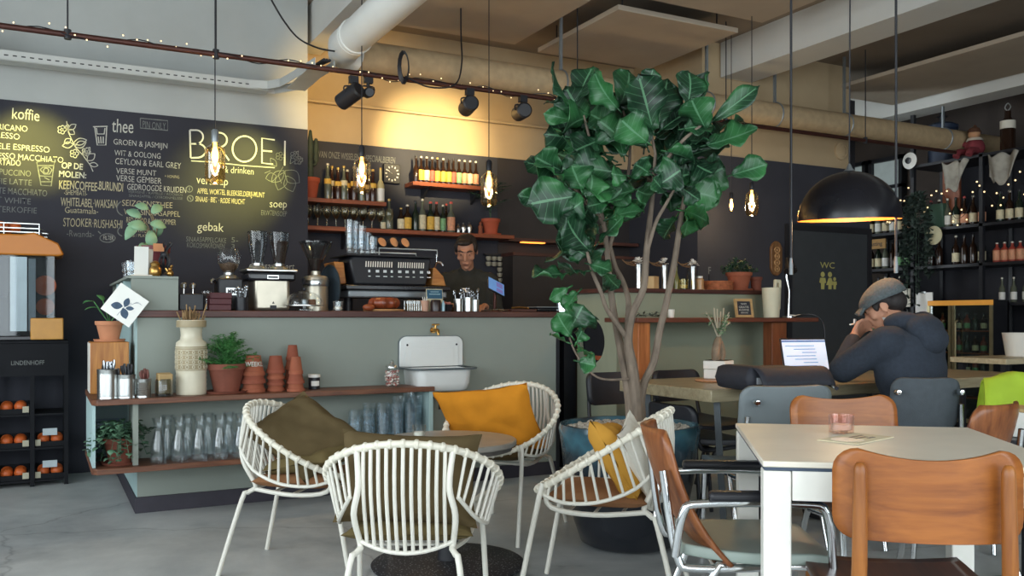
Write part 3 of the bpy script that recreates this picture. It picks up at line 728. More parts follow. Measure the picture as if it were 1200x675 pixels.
def loft(b, rings, cap0=False, cap1=False):
    V = [[b.bm.verts.new(p) for p in r] for r in rings]
    n = len(V[0])
    for A, B in zip(V, V[1:]):
        for k in range(n):
            try: b.bm.faces.new((A[k], A[(k + 1) % n], B[(k + 1) % n], B[k]))
            except ValueError: pass
    if cap0: b.bm.faces.new(V[0][::-1])
    if cap1: b.bm.faces.new(V[-1])
    return b
yf = CY - .27
b = loft(MB(), [ring(zb + .0, .075, yf + .05, CY - .003, .05), ring(zb + .012, .052, yf + .025, CY - .003, .06), ring(zb + .05, .04, yf + .016, CY - .003, .06), ring(zr - .006, .032, yf + .01, CY - .003, .06), ring(zr - .006, .045, yf + .025, CY - .02, .05), ring(zb + .03, .06, yf + .04, CY - .02, .05)], True, True)
b.done('basin', ENAMEL, t, smooth=60, merge=True)
b = loft(MB(), [ring(zr - .012, .028, yf + .006, CY - .003, .06), ring(zr - .012, -.004, yf - .014, CY - .003, .07), ring(zr, -.006, yf - .016, CY - .003, .07), ring(zr, .028, yf + .012, CY - .024, .06)])
b.done('basin_rim', ENRIM, t, smooth=40, merge=True)
# waste pipe
zw = zb
b = MB(); b.cyl((xm + .01, CY - .14, zw - .001), (xm + .01, CY - .14, zw - .07), .014); b.cyl((xm + .01, CY - .14, zw - .03), (xm + .01, CY - .14, zw - .08), .02); b.tube([(xm + .01, CY - .14, zw - .045), (xm - .02, CY - .07, zw - .045), (xm - .02, CY - .001, zw - .045)], .011, 10, sm=4); b.cyl((xm - .02, CY - .012, zw - .045), (xm - .02, CY - .002, zw - .045), .028)
b.done('waste_pipe', CHROME, t); MB().cyl((xm + .01, CY - .14, zw - .081), (xm + .01, CY - .14, zw - .12), .013).done('drain_hose', BLACKP, t)
t = thing('brass_tap', 'small brass garden tap on the bar front above the sink', 'tap', (pY(507, 388, CY).x, CY, pY(507, 387, CY).z))
b = MB(); b.cyl((0, -.001, 0), (0, -.06, 0), .010); b.cyl((0, -.001, 0), (0, -.008, 0), .02); b.tube([(0, -.055, 0), (0, -.085, -.002), (0, -.095, -.03)], [.011, .011, .009], 10, sm=4); b.cyl((0, -.05, 0), (0, -.05, .035), .008); b.sphere((0, -.05, 0), .014, 10); b.done('spout', BRASS, t)
MB().cyl((-.026, -.05, .037), (.026, -.05, .037), .0055).done('handle', BRASS, t)
# ================================================================ things on the bar top
YB_ = 5.62
def bx_(u, y=YB_): return pY(u, 364, y).x
MET = P('metal_beige', '#B9B2A2', .35, .8, var=.08)
# on the raised box
t = thing('menu_holder', 'stack of white menu cards standing on the raised box', 'menu', (.50, 5.5, BZ))
MB().box((0, 0, .085), (.075, .012, .17), euler(.1, 0, .1)).done('card', PAPER, t, smooth=0); MB().box((.03, .03, .08), (.07, .008, .16), euler(.12, 0, .35)).done('card', CREAMP, t, smooth=0)
MB().box((0, .01, .004), (.11, .09, .008)).done('base', CREAMP, t)
for i in range(3):
    o = tumbler('water_glass'); o.location = (.455 + .012 * (i % 2), 5.62 + i * .1, BZ); o.scale = (.9, .9, 1.1); tag(o, f"{ORD[i]} clear glass behind the menu cards on the raised box", group='glasses on the raised box'); o['category'] = 'glass'
t = thing('brass_pot', 'small brass sugar pot beside the menu cards', 'pot', (.575, 5.5, BZ)); MB().lathe([(0, 0), (.025, 0), (.035, .02), (.033, .045), (.024, .06), (.028, .075), (.01, .09), (0, .092)], 18).done('pot', BRASS, t)
t = thing('letter_rack', 'black scrollwork metal rack on the raised box', 'rack', (.63, 5.55, BZ))
b = MB()
b.lathe([(0, 0), (.05, 0), (.05, .01), (.02, .03), (.012, .05), (0, .05)], 16)
for k in range(7):
    a = 2 * pi * k / 7; b.tube([(0, 0, .04), (.03 * cos(a), .03 * sin(a), .09), (.012 * cos(a), .012 * sin(a), .15), (.045 * cos(a), .045 * sin(a), .2)], .006, 6, sm=4)
b.sphere((0, 0, .13), .025, 10); b.done('frame', BLACK, t)
MB().box((-.035, -.03, .17), (.06, .006, .045), euler(0, 0, .2)).done('tag', P('tag_orange', '#C98A5E', .7), t)
potted('potted_monstera', 'tall leafy plant in a dark red pot on the raised box', (.60, 5.85, BZ), .095, .2, 'none', P('oxblood', '#6A2E35', .5), saucer=False, seed=2)
mon = [q for q in COL.objects if q.name == 'potted_monstera'][0]
b = MB(); s = MB(); rnd = random.Random(5)
for (u, v, lu, lv, wd) in [(172, 268, 150, 262, .07), (176, 270, 178, 294, .07), (174, 245, 158, 240, .05), (178, 250, 190, 240, .06), (176, 262, 195, 266, .06), (165, 255, 148, 246, .06), (170, 285, 165, 300, .06), (160, 262, 147, 280, .06), (184, 258, 186, 278, .06)]:
    base = pY(u, v, 5.84) - mon.location; tip = pY(lu, lv, 5.78 + rnd.uniform(-.06, .1)) - mon.location
    leaf_quad(b, base, tip, wd, up=Vector((0, -1, .4)), nseg=6); s.tube([(0, 0, .17), Vector((0, 0, .17)).lerp(base, .5) + Vector((.01, 0, .04)), base], .004, 5, sm=4)
b.done('foliage', LEAFP, mon, solid=.001); s.done('stem', P('stem_brown', '#6C6148', .8), mon)
t = thing('figurine', 'little brass figurine at the end of the raised box', 'figurine', (.655, 5.5, BZ)); b = MB(); b.sphere((0, 0, .02), (.02, .016, .02), 10); b.sphere((0, 0, .045), (.012, .012, .012), 10); b.sphere((.008, -.004, .062), .008, 8); b.tube([(-.012, 0, .03), (-.026, 0, .05)], .005, 6); b.done('body', BRASS, t)
# between box and grinder
t = thing('knock_box', 'dark box with chrome tamper knobs beside the raised box', 'box', (bx_(222), 5.6, WZ)); MB().box((0, 0, .05), (.14, .14, .10)).done('body', BLACKP, t, bev=.006)
for k in (-.04, .02): MB().lathe([(.006, .10), (.006, .13), (.018, .135), (.02, .155), (.012, .165), (0, .166)], 14, c=(k, k, 0)).done('knob', CHROME, t)
MAR = P('maroon_card', '#4F2428', .6, var=.15)
for k in range(3):
    o = MB().box((0, 0, .0175), (.125, .10, .034)).done('tea_box', MAR, loc=(bx_(257, 5.5), 5.5, WZ + k * .0355), rot=(0, 0, .05 * (k - 1)), bev=.003); tag(o, f"{['lowest', 'middle', 'topmost'][k]} of three stacked maroon tea boxes on the bar top", 'box', 'maroon tea boxes')
t = thing('cocktail_glass', 'small stemmed glass beside the maroon boxes', 'glass', (bx_(242, 5.45), 5.45, WZ)); MB().lathe([(0, 0), (.022, .001), (.004, .006), (.004, .07), (.028, .1), (.027, .115)], 16).done('bowl', GLASS, t)
def hopper(r0, r1, h, z, parent, beans=0, x=0, y=0, mat=None):
    MB().lathe([(r0, z), (r0 * 1.05, z + h * .1), (r1 * .93, z + h * .6), (r1, z + h), (r1 * .97, z + h)], 24, c=(x, y, 0)).done('hopper', mat or GLASSD, parent)
    MB().lathe([(0, z + h), (r1 * 1.03, z + h), (r1 * 1.03, z + h + .008), (r1 * .4, z + h + .016), (0, z + h + .016)], 24, c=(x, y, 0)).done('hopper_lid', GLASSD, parent)
    if beans: MB().lathe([(0, z + .003), (r0 * .96, z + .004), (r0 * 1.0, z + h * .1), (r0 + (r1 - r0) * beans * .9, z + h * beans), (0, z + h * (beans + .04))], 20, c=(x, y, 0)).done('beans', P('coffee_beans', '#3B2A22', .6, var=.4, scale=120, bump=.8, bscale=160), parent)
# small grinder
t = thing('coffee_grinder', 'small black coffee grinder with a round glass hopper', 'coffee grinder', (bx_(268, 5.68), 5.68, WZ))
MB().bx(-.075, .075, -.08, .08, .001, .2).done('body', BLACKP, t, bev=.012); MB().lathe([(0, .2), (.06, .2), (.05, .215), (.03, .222), (.03, .235), (0, .235)], 20).done('collar', STEEL, t)
MB().lathe([(.03, .236), (.05, .26), (.068, .30), (.072, .345), (.055, .385), (.05, .385)], 22).done('hopper', GLASS, t); MB().lathe([(0, .238), (.028, .238), (.05, .263), (.055, .29), (0, .30)], 18).done('beans', P('coffee_beans2', '#54402F', .6, var=.4, scale=120), t)
MB().bx(-.03, .035, -.0825, -.0805, .095, .14).done('plate', STEEL, t); lettering('MM', BLACK, t, (-.02, -.0835, .105), .042, .026, bold=.03)
MB().tube([(-.078, -.02, .17), (-.1, -.04, .19), (-.11, -.05, .165)], .009, 8, sm=3).done('lever', CHROME, t)
# cutlery jar
t = thing('spoon_holder', 'dark holder of teaspoons in front of the small grinder', 'holder', (bx_(283, 5.48), 5.48, WZ)); MB().lathe([(0, 0), (.035, 0), (.038, .08), (.035, .08), (.033, .005), (0, .005)], 16).done('cup', BLACKP, t)
rnd = random.Random(11)
for i in range(12):
    a = rnd.uniform(0, 6.28); q = .012; p1 = Vector((q * 2.6 * cos(a), q * 2.6 * sin(a), .11 + rnd.uniform(0, .035)))
    b = MB(); b.tube([(q * cos(a), q * sin(a), .01), p1], .002, 5); b.sphere(p1, (.008, .004, .012), 8); o = b.done('teaspoon', FORKM, loc=t.location); tag(o, 'steel teaspoon standing in the dark holder by the small grinder', 'spoon', 'teaspoons in the dark holder')
# double grinder
t = thing('coffee_grinder', 'wide beige twin coffee grinder with two tall glass hoppers', 'coffee grinder', (bx_(316, 5.7), 5.7, WZ))
MB().bx(-.115, .105, -.10, .10, .001, .225).done('body', MET, t, bev=.02, segs=3); MB().bx(-.155, .14, -.115, .12, .186, .24).done('head_band', BLACKG, t, bev=.015); MB().bx(-.165, .15, -.12, .125, .241, .262).done('top_plate', STEEL, t, bev=.008)
MB().bx(-.04, .03, -.1185, -.1155, .198, .222).done('badge', STEEL, t); MB().bx(-.035, .025, -.1195, -.1186, .204, .216).done('badge_mark', BLACK, t)
MB().bx(-.02, .02, -.1025, -.1005, .012, .035).done('switch', BLACK, t); MB().prism([(-.008, .045), (.008, .045), (0, .06)], -.1015, -.1002).done('badge_mark', BLACK, t)
for x, be in ((-.075, 0), (.06, .75)):
    MB().lathe([(0, .262), (.06, .262), (.055, .275), (.035, .285), (.035, .30), (0, .30)], 20, c=(x, 0, 0)).done('collar', STEEL, t); hopper(.036, .063, .19, .30, t, be, x)
# tall grinder
t = thing('coffee_grinder', 'tall chrome coffee grinder with a wide conical smoky hopper', 'coffee grinder', (bx_(370, 5.72), 5.72, WZ))
MB().lathe([(0, 0), (.08, 0), (.08, .21), (.075, .225), (.03, .235), (.03, .26), (0, .26)], 26).done('body', MET, t, smooth=45); MB().lathe([(.0815, .16), (.084, .165), (.084, .2), (.0815, .205)], 26).done('band', STEEL, t)
MB().lathe([(.026, .26), (.04, .3), (.055, .34), (.105, .44), (.103, .44)], 26).done('hopper', GLASSD, t); MB().lathe([(0, .262), (.025, .262), (.038, .3), (.052, .335), (0, .345)], 18).done('beans', MATS['coffee_beans'], t); MB().lathe([(0, .441), (.108, .441), (.108, .452), (.02, .46), (0, .46)], 24).done('hopper_lid', GLASSD, t)
MB().tube([(-.06, -.06, .17), (-.1, -.09, .18), (-.11, -.1, .21)], .01, 8).done('spout', BLACKP, t); MB().prism([(-.01, .17), (.01, .17), (0, .185)], -.0865, -.085).done('badge_mark', BLACK, t)
# glass dome tray with condiments
t = thing('cloche', 'wire rimmed glass cloche over jars on the bar top', 'cloche', (bx_(357, 5.47), 5.47, WZ))
MB().lathe([(.112, .035), (.11, .065), (.085, .10), (.045, .12), (0, .125)], 26).done('dome', GLASS, t); MB().tube([(.113 * cos(a), .113 * sin(a), .033) for a in [2 * pi * j / 30 for j in range(30)]], .004, 6, closed=True).done('rim', STEEL, t)
MB().lathe([(0, .001), (.05, .001), (.05, .01), (.015, .018), (.015, .028), (.11, .03), (0, .031)], 22).done('stand', GLASSD, t); MB().sphere((0, 0, .135), .012, 10).done('knob', BLACK, t)
for i, (dx, m) in enumerate(((-.05, BLACKP), (.0, GREYM), (.048, P('cake_brown', '#6A4630', .8, var=.3, scale=30)))):
    o = MB().lathe([(0, 0), (.022, 0), (.024, .03), (.02, .04), (0, .04)], 14).done('petit_four', m, loc=(bx_(357, 5.47) + dx, 5.47, WZ + .0315)); tag(o, f"{['dark left', 'grey middle', 'brown right'][i]} little cake under the glass cloche", 'cake', 'cakes under the cloche')
# curved blue-black lid
t = thing('round_tray', 'large dark blue round tray leaning beside the espresso machine', 'tray', (bx_(386, 5.80), 5.80, WZ), rot=(0, radians(3), radians(-80)))
MB().lathe([(0, -.004), (.148, -.004), (.155, .006), (.15, .006), (.145, 0), (0, 0)], 36, M=Matrix.Translation((0, 0, .156)) @ Matrix.Rotation(pi / 2, 4, 'X')).done('disc', P('tray_blue', '#3A4750', .35, var=.1), t)
# candle glass
def tealight(name, label, loc, r=.03, h=.06, mat=None, group=None):
    t = thing(name, label, 'candle', loc, group=group)
    MB().lathe([(0, 0), (r, 0), (r * 1.05, h), (r * .96, h), (r * .9, .008), (0, .008)], 18).done('glass', mat or GLASS, t); MB().lathe([(0, .009), (r * .8, .009), (r * .8, h * .45), (0, h * .45)], 14).done('wax', CREAMP, t); return t
tealight('candle_glass', 'glass tealight holder on the bar top in front of the espresso machine', (bx_(396, 5.45), 5.45, WZ))
# ---------------------------------------------------------------- espresso machine
t = thing('espresso_machine', 'black espresso machine seen from its slotted back with cups on top', 'espresso machine', (bx_(452, 5.82), 5.82, WZ))
m0, m1 = bx_(406, 5.8) - t.location.x, bx_(502, 5.8) - t.location.x
pz = lambda v: pY(450, v, 5.72).z - WZ
zt_, z2_, z1_, zl_ = pz(292), pz(301), pz(334), pz(338)
MB().prism([(m0 + .03, z1_), (m1 - .05, z1_), (m1 - .01, z2_ - .02), (m1 - .02, z2_), (m0 + .02, z2_), (m0 - .005, z2_ - .03)], -.1, .2).done('back_panel', BLACKP, t, bev=.012)
b = MB()
for k in range(26):
    if k in (12, 13): continue
    x = m0 + .11 + k * .0165; b.box((x, -.1012, pz(310)), (.007, .002, .038), Matrix.Rotation(.06, 4, 'Y'))
b.done('vent_slot', WHITEP, t, smooth=0)
b = MB()
b.bm.free()
for nm_, za, zc_, dw in (('badge_lettering', 319.5, 316.5, .024), ('badge_lettering', 324.5, 323.5, .028)):
    sp_l = [(m0 + .12, 0)]
    for k in range(9): x = m0 + .125 + k * .053; sp_l += [(x, 0), (x + (dw if k % 3 else dw * .6), 1)]
    striped(nm_, [BLACKP, STEEL], sp_l, pz(za), pz(zc_), -.1015, t)
MB().bx(m0 - .02, m1 + .02, -.11, .3, pz(300.5), pz(299)).done('cup_tray', BLACKP, t); 
b = MB()
for y in (-.105, .29): b.tube([(m0 + .2, y, pz(299)), (m0 + .2, y, pz(291)), (m1 + .03, y, pz(291)), (m1 + .03, y, pz(299))], .006, 6)
b.done('cup_rail', STEEL, t)
MB().bx(m0 - .04, m1 + .12, -.14, .34, pz(340), pz(334.5)).done('base', BLACKG, t, bev=.006); MB().bx(m0 - .02, m1 + .1, -.12, .32, pz(349), pz(340.5)).done('drip_tray', GREYM, t, bev=.01)
for x in (m0 + .05, m1 - .03): MB().cyl((x, .1, 0), (x, .1, pz(349)), .03).done('foot', BLACKP, t)
MB().prism([(m1 + .002, pz(333)), (m1 + .11, pz(334)), (m1 + .09, pz(322)), (m1 + .03, pz(312)), (m1 + .012, pz(312))], -.08, .18).done('side_panel', OAKX, t, bev=.006)
MB().prism([(m0 - .012, pz(333)), (m0 - .07, pz(334)), (m0 - .085, pz(318)), (m0 - .10, pz(308)), (m0 - .03, pz(308))], -.06, .18).done('side_panel', OAKX, t, bev=.006)
b = MB(); b.tube([(m1 + .05, .0, pz(318)), (m1 + .06, -.02, pz(306)), (m1 + .085, -.04, pz(305)), (m1 + .1, -.05, pz(309))], .008, 8, sm=3); b.cyl((m1 + .062, -.02, pz(306)), (m1 + .062, -.02, pz(295)), .004); b.done('steam_tap', CHROME, t)
mach = t
PORC = P('portafilter_rim', '#B98A68', .5, var=.1)
for i, (u, v, a) in enumerate(((448, 283.5, .5), (462, 283.5, .7), (475, 284, .55))):
    p = pY(u, v, 5.78); q = thing('wooden_cup', f"{['left', 'middle', 'right'][i]} of three tan cups tipped on their sides atop the espresso machine", 'cup', p, rot=(radians(60), a, 0), group='tan cups on the espresso machine')
    MB().lathe([(0, -.055), (.025, -.055), (.036, -.03), (.038, 0), (.034, 0), (.03, -.028), (0, -.035)], 20).done('cup', BLACKP, q); MB().lathe([(0, -.002), (.0335, -.001)], 20).done('inside', PORC, q)
tb = tumbler('stacked_glass'); cnt = 0
for si, (u, y, n) in enumerate(((410, 5.75, 5), (417, 5.83, 5), (424, 5.75, 4), (431, 5.83, 3), (437, 5.74, 2))):
    p = pY(u, 300, y)
    for j in range(n):
        o = tb if cnt == 0 else copy_tree(tb); cnt += 1; o.location = (p.x, y, WZ + pz(299) + .002 + j * .036); o.scale = (.75, .75, 1); o['group'] = 'glasses on the espresso machine'; o['category'] = 'glass'
        o['label'] = f"{'lowest' if j == 0 else ORD[j]} tumbler {'' if j == 0 else 'from the bottom '}of the {ORD[si]} stack from the left atop the espresso machine"
# cake on board
t = thing('cake_board', 'round pale board under the ring cake on the bar', 'board', (bx_(450, 5.5), 5.5, WZ)); MB().lathe([(0, 0), (.13, 0), (.135, .008), (.13, .012), (0, .012)], 28).done('board', wood('board_pale', '#9B7048', '#C79B6E'), t)
t = thing('bundt_cake', 'glossy brown ring cake on a pale board below the espresso machine', 'cake', (bx_(450, 5.5), 5.5, WZ + .0135))
b = MB(); b.surf(lambda u, v: Vector(((.062 + .04 * cos(2 * pi * v)) * cos(2 * pi * u) * (1 + .06 * cos(20 * pi * u)), (.062 + .04 * cos(2 * pi * v)) * sin(2 * pi * u) * (1 + .06 * cos(20 * pi * u)), .0385 + .038 * sin(2 * pi * v))), 60, 12, True, True)
b.done('cake', P('cake_glaze', '#7A3A22', .3, var=.3, scale=20, spec=.5), t)
t = thing('bread_bun', 'small shiny brown bun left of the ring cake', 'bun', (bx_(432, 5.42), 5.42, WZ + .001)); MB().sphere((0, 0, .022), (.04, .03, .022), 14).done('bun', P('bun', '#8A4528', .4, var=.25, scale=15), t)
t = thing('wire_basket', 'small wire basket right of the ring cake', 'basket', (bx_(485, 5.5), 5.5, WZ))
for nm, b in (('wires', MB()),):
    for k in range(8):
        x = -.055 + k * .0157
        for y in (-.03, .03): b.tube([(x, y, 0.002), (x, y, .07)], .0022, 5)
    for z in (.003, .035, .07): b.tube([(-.058, -.03, z), (.058, -.03, z), (.058, .03, z), (-.058, .03, z)], .0025, 5, closed=True)
    b.done(nm, STEEL, t)
MB().bx(-.05, .05, -.025, .025, .004, .05).done('contents', P('kraft2', '#857A62', .8, var=.3, scale=40), t)
# counter sign
t = thing('counter_sign', 'blue and cream printed card standing on the bar by the barista', 'sign', (bx_(510, 5.5), 5.5, WZ), rot=(radians(-6), 0, 0))
MB().bx(-.06, .058, -.003, .003, .0, .15).done('card', P('cream_card', '#CFC6A6', .8), t, smooth=0); MB().bx(-.056, .054, -.0045, -.0032, .085, .145).done('blue_field', P('blue_ink', '#2F5A73', .7, var=.1), t, smooth=0)
MB().lathe([(.03, -.0042), (.048, -.0042)], 20, M=Matrix.Translation((0, 0, .06)) @ Matrix.Rotation(pi / 2, 4, 'X')).done('print', CHALKD, t); MB().bx(-.04, .04, -.0055, -.0046, .112, .118).done('print', P('pale_blue', '#93B4BD', .8), t, smooth=0); MB().bx(-.03, .03, -.0055, -.0046, .128, .133).done('print', MATS['pale_blue'], t, smooth=0)
t = thing('tip_jar', 'dark brown jar in front of the blue counter card', 'jar', (bx_(511, 5.43), 5.43, WZ)); MB().lathe([(0, 0), (.036, 0), (.038, .06), (.03, .075), (0, .078)], 18).done('jar', P('dark_brown_glaze', '#2B2021', .3), t)
t = thing('paper_cup', 'stack of pinkish paper cups left of the counter card', 'cup', (bx_(498, 5.45), 5.45, WZ)); MB().lathe([(0, 0), (.02, 0), (.028, .07), (.026, .07), (0, .06)], 16).done('cup', P('pink_cup', '#C39A84', .7), t); b = MB(); [b.tube([(.006 * k, 0, .05), (.016 * k, .004, .095)], .003, 5) for k in (-1, 0, 1)]; b.done('napkin', PAPER, t)
t = thing('sweet_bowl', 'dark bowl of pink sweets right of the counter card', 'bowl', (bx_(524, 5.46), 5.46, WZ)); MB().lathe([(0, 0), (.025, 0), (.042, .045), (.039, .045), (.024, .006), (0, .006)], 18).done('bowl', BLACKP, t)
b = MB(); rnd = random.Random(2); [b.sphere((rnd.uniform(-.022, .022), rnd.uniform(-.022, .022), .045 + rnd.uniform(0, .012)), .009, 6) for _ in range(18)]; o = b.done('sweets', MATS['sweet_pink'], t); o['kind'] = 'stuff'
t = thing('water_bottle', 'small pale blue bottle beside the counter card', 'bottle', (bx_(519.5, 5.41), 5.41, WZ)); MB().lathe([(0, 0), (.011, 0), (.011, .05), (.005, .06), (.005, .07), (0, .07)], 12).done('bottle', P('pale_blue2', '#9CC0CE', .3), t)
# utensil cups
for i, (u, r, h) in enumerate(((537, .03, .085), (549, .035, .095), (558, .028, .08))):
    t = thing('utensil_cup', f"{ORD[i]} steel cup of bar tools from the left, before the barista", 'cup', (bx_(u, 5.5), 5.5 + .01 * i, WZ), group='tool cups on the bar'); MB().lathe([(0, 0), (r, 0), (r * 1.05, h), (r * .98, h), (r * .93, .005), (0, .005)], 16).done('cup', STEEL, t)
    rnd = random.Random(i)
    for k in range(6):
        a = rnd.uniform(0, 6.28); q = r * .5; p1 = Vector((q * 1.7 * cos(a), q * 1.7 * sin(a), h + rnd.uniform(.02, .07))); b = MB(); b.tube([(q * cos(a), q * sin(a), .008), p1], .003, 5); b.sphere(p1, (.01, .005, .014), 8)
        o = b.done('bar_spoon', FORKM, loc=t.location); tag(o, f"bar spoon standing in the {ORD[i]} steel tool cup", 'spoon', f"spoons in the {ORD[i]} tool cup")
t = thing('card_terminal', 'grey card payment terminal standing before the barista', 'card terminal', (bx_(545, 5.72), 5.72, WZ), rot=(radians(-12), 0, 0)); MB().bx(-.045, .045, -.02, .02, .0, .14).done('body', BLACKP, t, bev=.006); MB().bx(-.028, .028, -.024, -.0205, .135, .165).done('screen_back', WHITEF, t, bev=.003); MB().cyl((.0, 0, .14), (0, 0, .15), .012).done('neck', BLACKP, t)
# pos tablet
pc = pY(581, 336, 5.75)
t = thing('till_tablet', 'tilted till tablet with a lit blue screen on the bar', 'tablet', (pc.x, 5.75, WZ))
SCR = P('screen_blue', '#5C83B5', .2, emit=.55, ecol='#5F8BC8'); SCR2 = P('screen_violet', '#6C6AA0', .2, emit=.5, ecol='#6A67A8')
Mt = Matrix.Translation((0, 0, pc.z - WZ)) @ euler(radians(-28), radians(22), radians(10))
MB().box((0, 0, 0), (.165, .012, .115), None).done('case', BLACKP, t, bev=.004).matrix_local = Mt
MB().box((0, -.0068, 0), (.15, .001, .10)).done('screen', SCR, t, smooth=0).matrix_local = Mt
b = MB(); b.box((.03, -.008, .02), (.06, .001, .04)); b.box((.03, -.008, -.028), (.06, .001, .03)); b.done('screen_tile', SCR2, t, smooth=0).matrix_local = Mt
b = MB(); b.lathe([(0, 0), (.06, 0), (.055, .012), (0, .014)], 20, c=(0, .02, 0)); b.cyl((0, .02, .01), (0, .012, pc.z - WZ - .02), .012); b.done('stand', COPPER, t)
for i, (u, y, nm, lab) in enumerate(((572, 5.43, 'bar_strainer', 'steel strainer lying on the bar below the till tablet'), (590, 5.45, 'tongs', 'steel tongs lying on the bar right of the strainer'))):
    b = MB(); b.lathe([(0, .004), (.03, .004), (.036, .012), (.034, .014), (0, .01)], 16); b.tube([(.03, 0, .012), (.1, .02, .016)], .004, 6); o = b.done(nm, STEEL, loc=(bx_(u, y), y, WZ - .002), rot=(0, 0, .2 + i)); tag(o, lab, 'bar tool')
t = thing('pastry_board', 'dark wooden board with a cup right of the till tablet', 'board', (bx_(608, 5.6), 5.6, WZ)); MB().box((0, 0, .009), (.2, .16, .016)).done('board', MAHOG, t, bev=.003); MB().tube([(-.08, -.04, .025), (-.02, -.05, .03), (.06, -.03, .024)], .007, 8, sm=3).done('handle', BRASS, t)
t = thing('steel_dish', 'low black steel dish set at the right of the bar top', 'dish', (bx_(640, 5.7), 5.7, WZ)); MB().bx(-.12, .12, -.09, .09, .001, .03).done('body', BLACKG, t, bev=.01); MB().bx(-.135, .135, -.1, .1, .0305, .038).done('rim', GREYM, t, bev=.002)
# wood end block and canisters at the corner right of the bar
# ================================================================ back bar
YW = 7.39
def zY(v, u=400, y=7.25): return pY(u, v, y).z
def shelf(name, label, u0, u1, z, depth, mat=SHELFW, bracket=True, cover=0):
    x0, x1 = (1.875 if u0 is None else pY(u0, 250, YW - depth).x), pY(u1, 250, YW - depth).x
    t = thing(name, label, 'shelf', ((x0 + x1) / 2, YW, z), group=None); L = (x1 - x0) / 2
    MB().bx(-L, L, -depth, -.001, -.035, 0).done('board', mat, t, bev=.003)
    if bracket:
        for x in (-L * .6, L * .6): MB().prism([(-.002, -.036), (-depth * .8, -.036), (-.002, -.036 - depth * .55)], x - .01, x + .01, 'yz').done('bracket', BLACK, t, smooth=0)
    return t, x0, x1
Z1, Z2, Z3 = zY(234, 400, 7.2), zY(268, 430, 7.2), zY(215, 520, 7.2)
shelf('wall_mounted_shelf', 'upper orange wood shelf of syrup bottles beside the chalkboard', None, 453, Z1, .22)
shelf('wall_mounted_shelf', 'long lower orange wood shelf of glasses and liquor bottles', None, 603, Z2, .24)
shelf('wall_mounted_shelf', 'high floating shelf carrying a row of beer bottles', 484, 582, Z3, .2)
def bottle(name, h, r, gm, lm=None, cm=None, neck=.32, lz=(.12, .42), shoulder=.6, nr=.36):
    t = thing(name, 'x', 'bottle', (0, 0, 0)); n = 12
    MB().lathe([(0, 0), (r * .95, 0), (r, h * .02), (r, h * shoulder), (r * .8, h * (shoulder + .06)), (r * nr, h * (shoulder + .16)), (r * nr, h * .93), (0, h * .93)], n).done('glass', gm, t, smooth=50)
    if lm: MB().lathe([(r * 1.01, h * lz[0]), (r * 1.03, h * lz[0] + .001), (r * 1.03, h * lz[1]), (r * 1.01, h * lz[1] + .001)], n).done('label_band', lm, t)
    if cm: MB().lathe([(0, h * .931), (r * nr * 1.15, h * .931), (r * nr * 1.15, h * .985), (r * nr * .8, h), (0, h)], n).done('cap', cm, t)
    return t
AMB = P('amber_bottle', '#2A1A12', .12, var=.05, spec=.6); GRB = P('green_bottle', '#1F2B22', .12, var=.05, spec=.6); CLB = P('clear_spirit', '#5F6355', .1, var=.1, spec=.6); WHB = P('pale_bottle', '#C6BA8A', .25, var=.1, spec=.5); SYR = P('syrup', '#3A211A', .15, var=.2, spec=.6)
LY = P('label_yellow', '#D9AE4C', .7, var=.15, scale=40); LC = P('label_cream', '#D8CCAA', .7, var=.15, scale=40); LR = P('label_red', '#C4584A', .7, var=.2, scale=40); LG = P('label_green', '#7BAA7A', .7, var=.2, scale=40); LP = P('label_peach', '#D99A78', .7, var=.2, scale=40)
CW = P('cap_silver', '#C9C4B5', .4, .4); CR = P('cap_red', '#B5443F', .5); CB = BLACKP; CG = P('cap_gold', '#B99B54', .4, .5)
# beer bottles on the high shelf
LN = {LY.name: 'yellow', LC.name: 'cream', LR.name: 'red', LG.name: 'green', LP.name: 'peach'}
for i, (u, m, c) in enumerate([(493.5, LY, CW), (500, LC, CW), (506.5, LR, CW), (512.5, LY, CG), (519.5, LY, CW), (526, LY, CB), (531.5, LR, CB), (538, LG, CW), (544.5, LP, CW), (551, LC, CW), (557.5, LP, CW), (487.5, None, CB)]):
    p = pY(u, 214, 7.27); o = bottle('beer_bottle', .235, .026, AMB, m, c, lz=(.1, .48), shoulder=.5); o.location = (p.x, 7.27, Z3 + .001); o['group'] = 'beer bottles on the high shelf'
    o['label'] = (f"{ORD[i]} beer bottle from the left with a {LN[m.name]} label on the high shelf" if m else 'plain dark bottle at the left end of the beer shelf')
# syrup bottles
for i, (u, h, m, c) in enumerate([(384, .30, LY, CW), (389, .29, LC, CG), (396, .27, LY, CG), (403, .29, LC, CG), (407, .27, LY, CW), (415, .29, LY, CG), (424, .28, LC, CG), (431, .25, LC, CB), (437, .28, LY, CG)]):
    y = 7.24 + (.06 if i in (1, 4) else 0); p = pY(u, 233, y); o = bottle('syrup_bottle', h, .03, SYR if i % 3 else CLB, m, c, lz=(.42, .56), shoulder=.52, nr=.4); o.location = (p.x, y, Z1 + .001); o['group'] = 'syrup bottles on the upper shelf'; o['label'] = f"{ORD[i]} syrup bottle from the left on the upper orange shelf"
o = bottle('sparkling_bottle', .3, .033, WHB, WHITEF, CG, lz=(.05, .4), shoulder=.5); o.location = (pY(446, 233, 7.25).x, 7.25, Z1 + .001); o['label'] = 'pale gold topped bottle at the right end of the upper orange shelf'
potted('potted_cactus', 'tall cactus in a terracotta pot at the left end of the syrup shelf', (1.955, 7.27, Z1 + .001), .075, .17, 'none', P('terracotta_c', '#B5563A', .8, var=.1), saucer=False)
cac = [q for q in COL.objects if q.name == 'potted_cactus'][0]
CACM = P('cactus', '#2C3A33', .7, var=.25, scale=20)
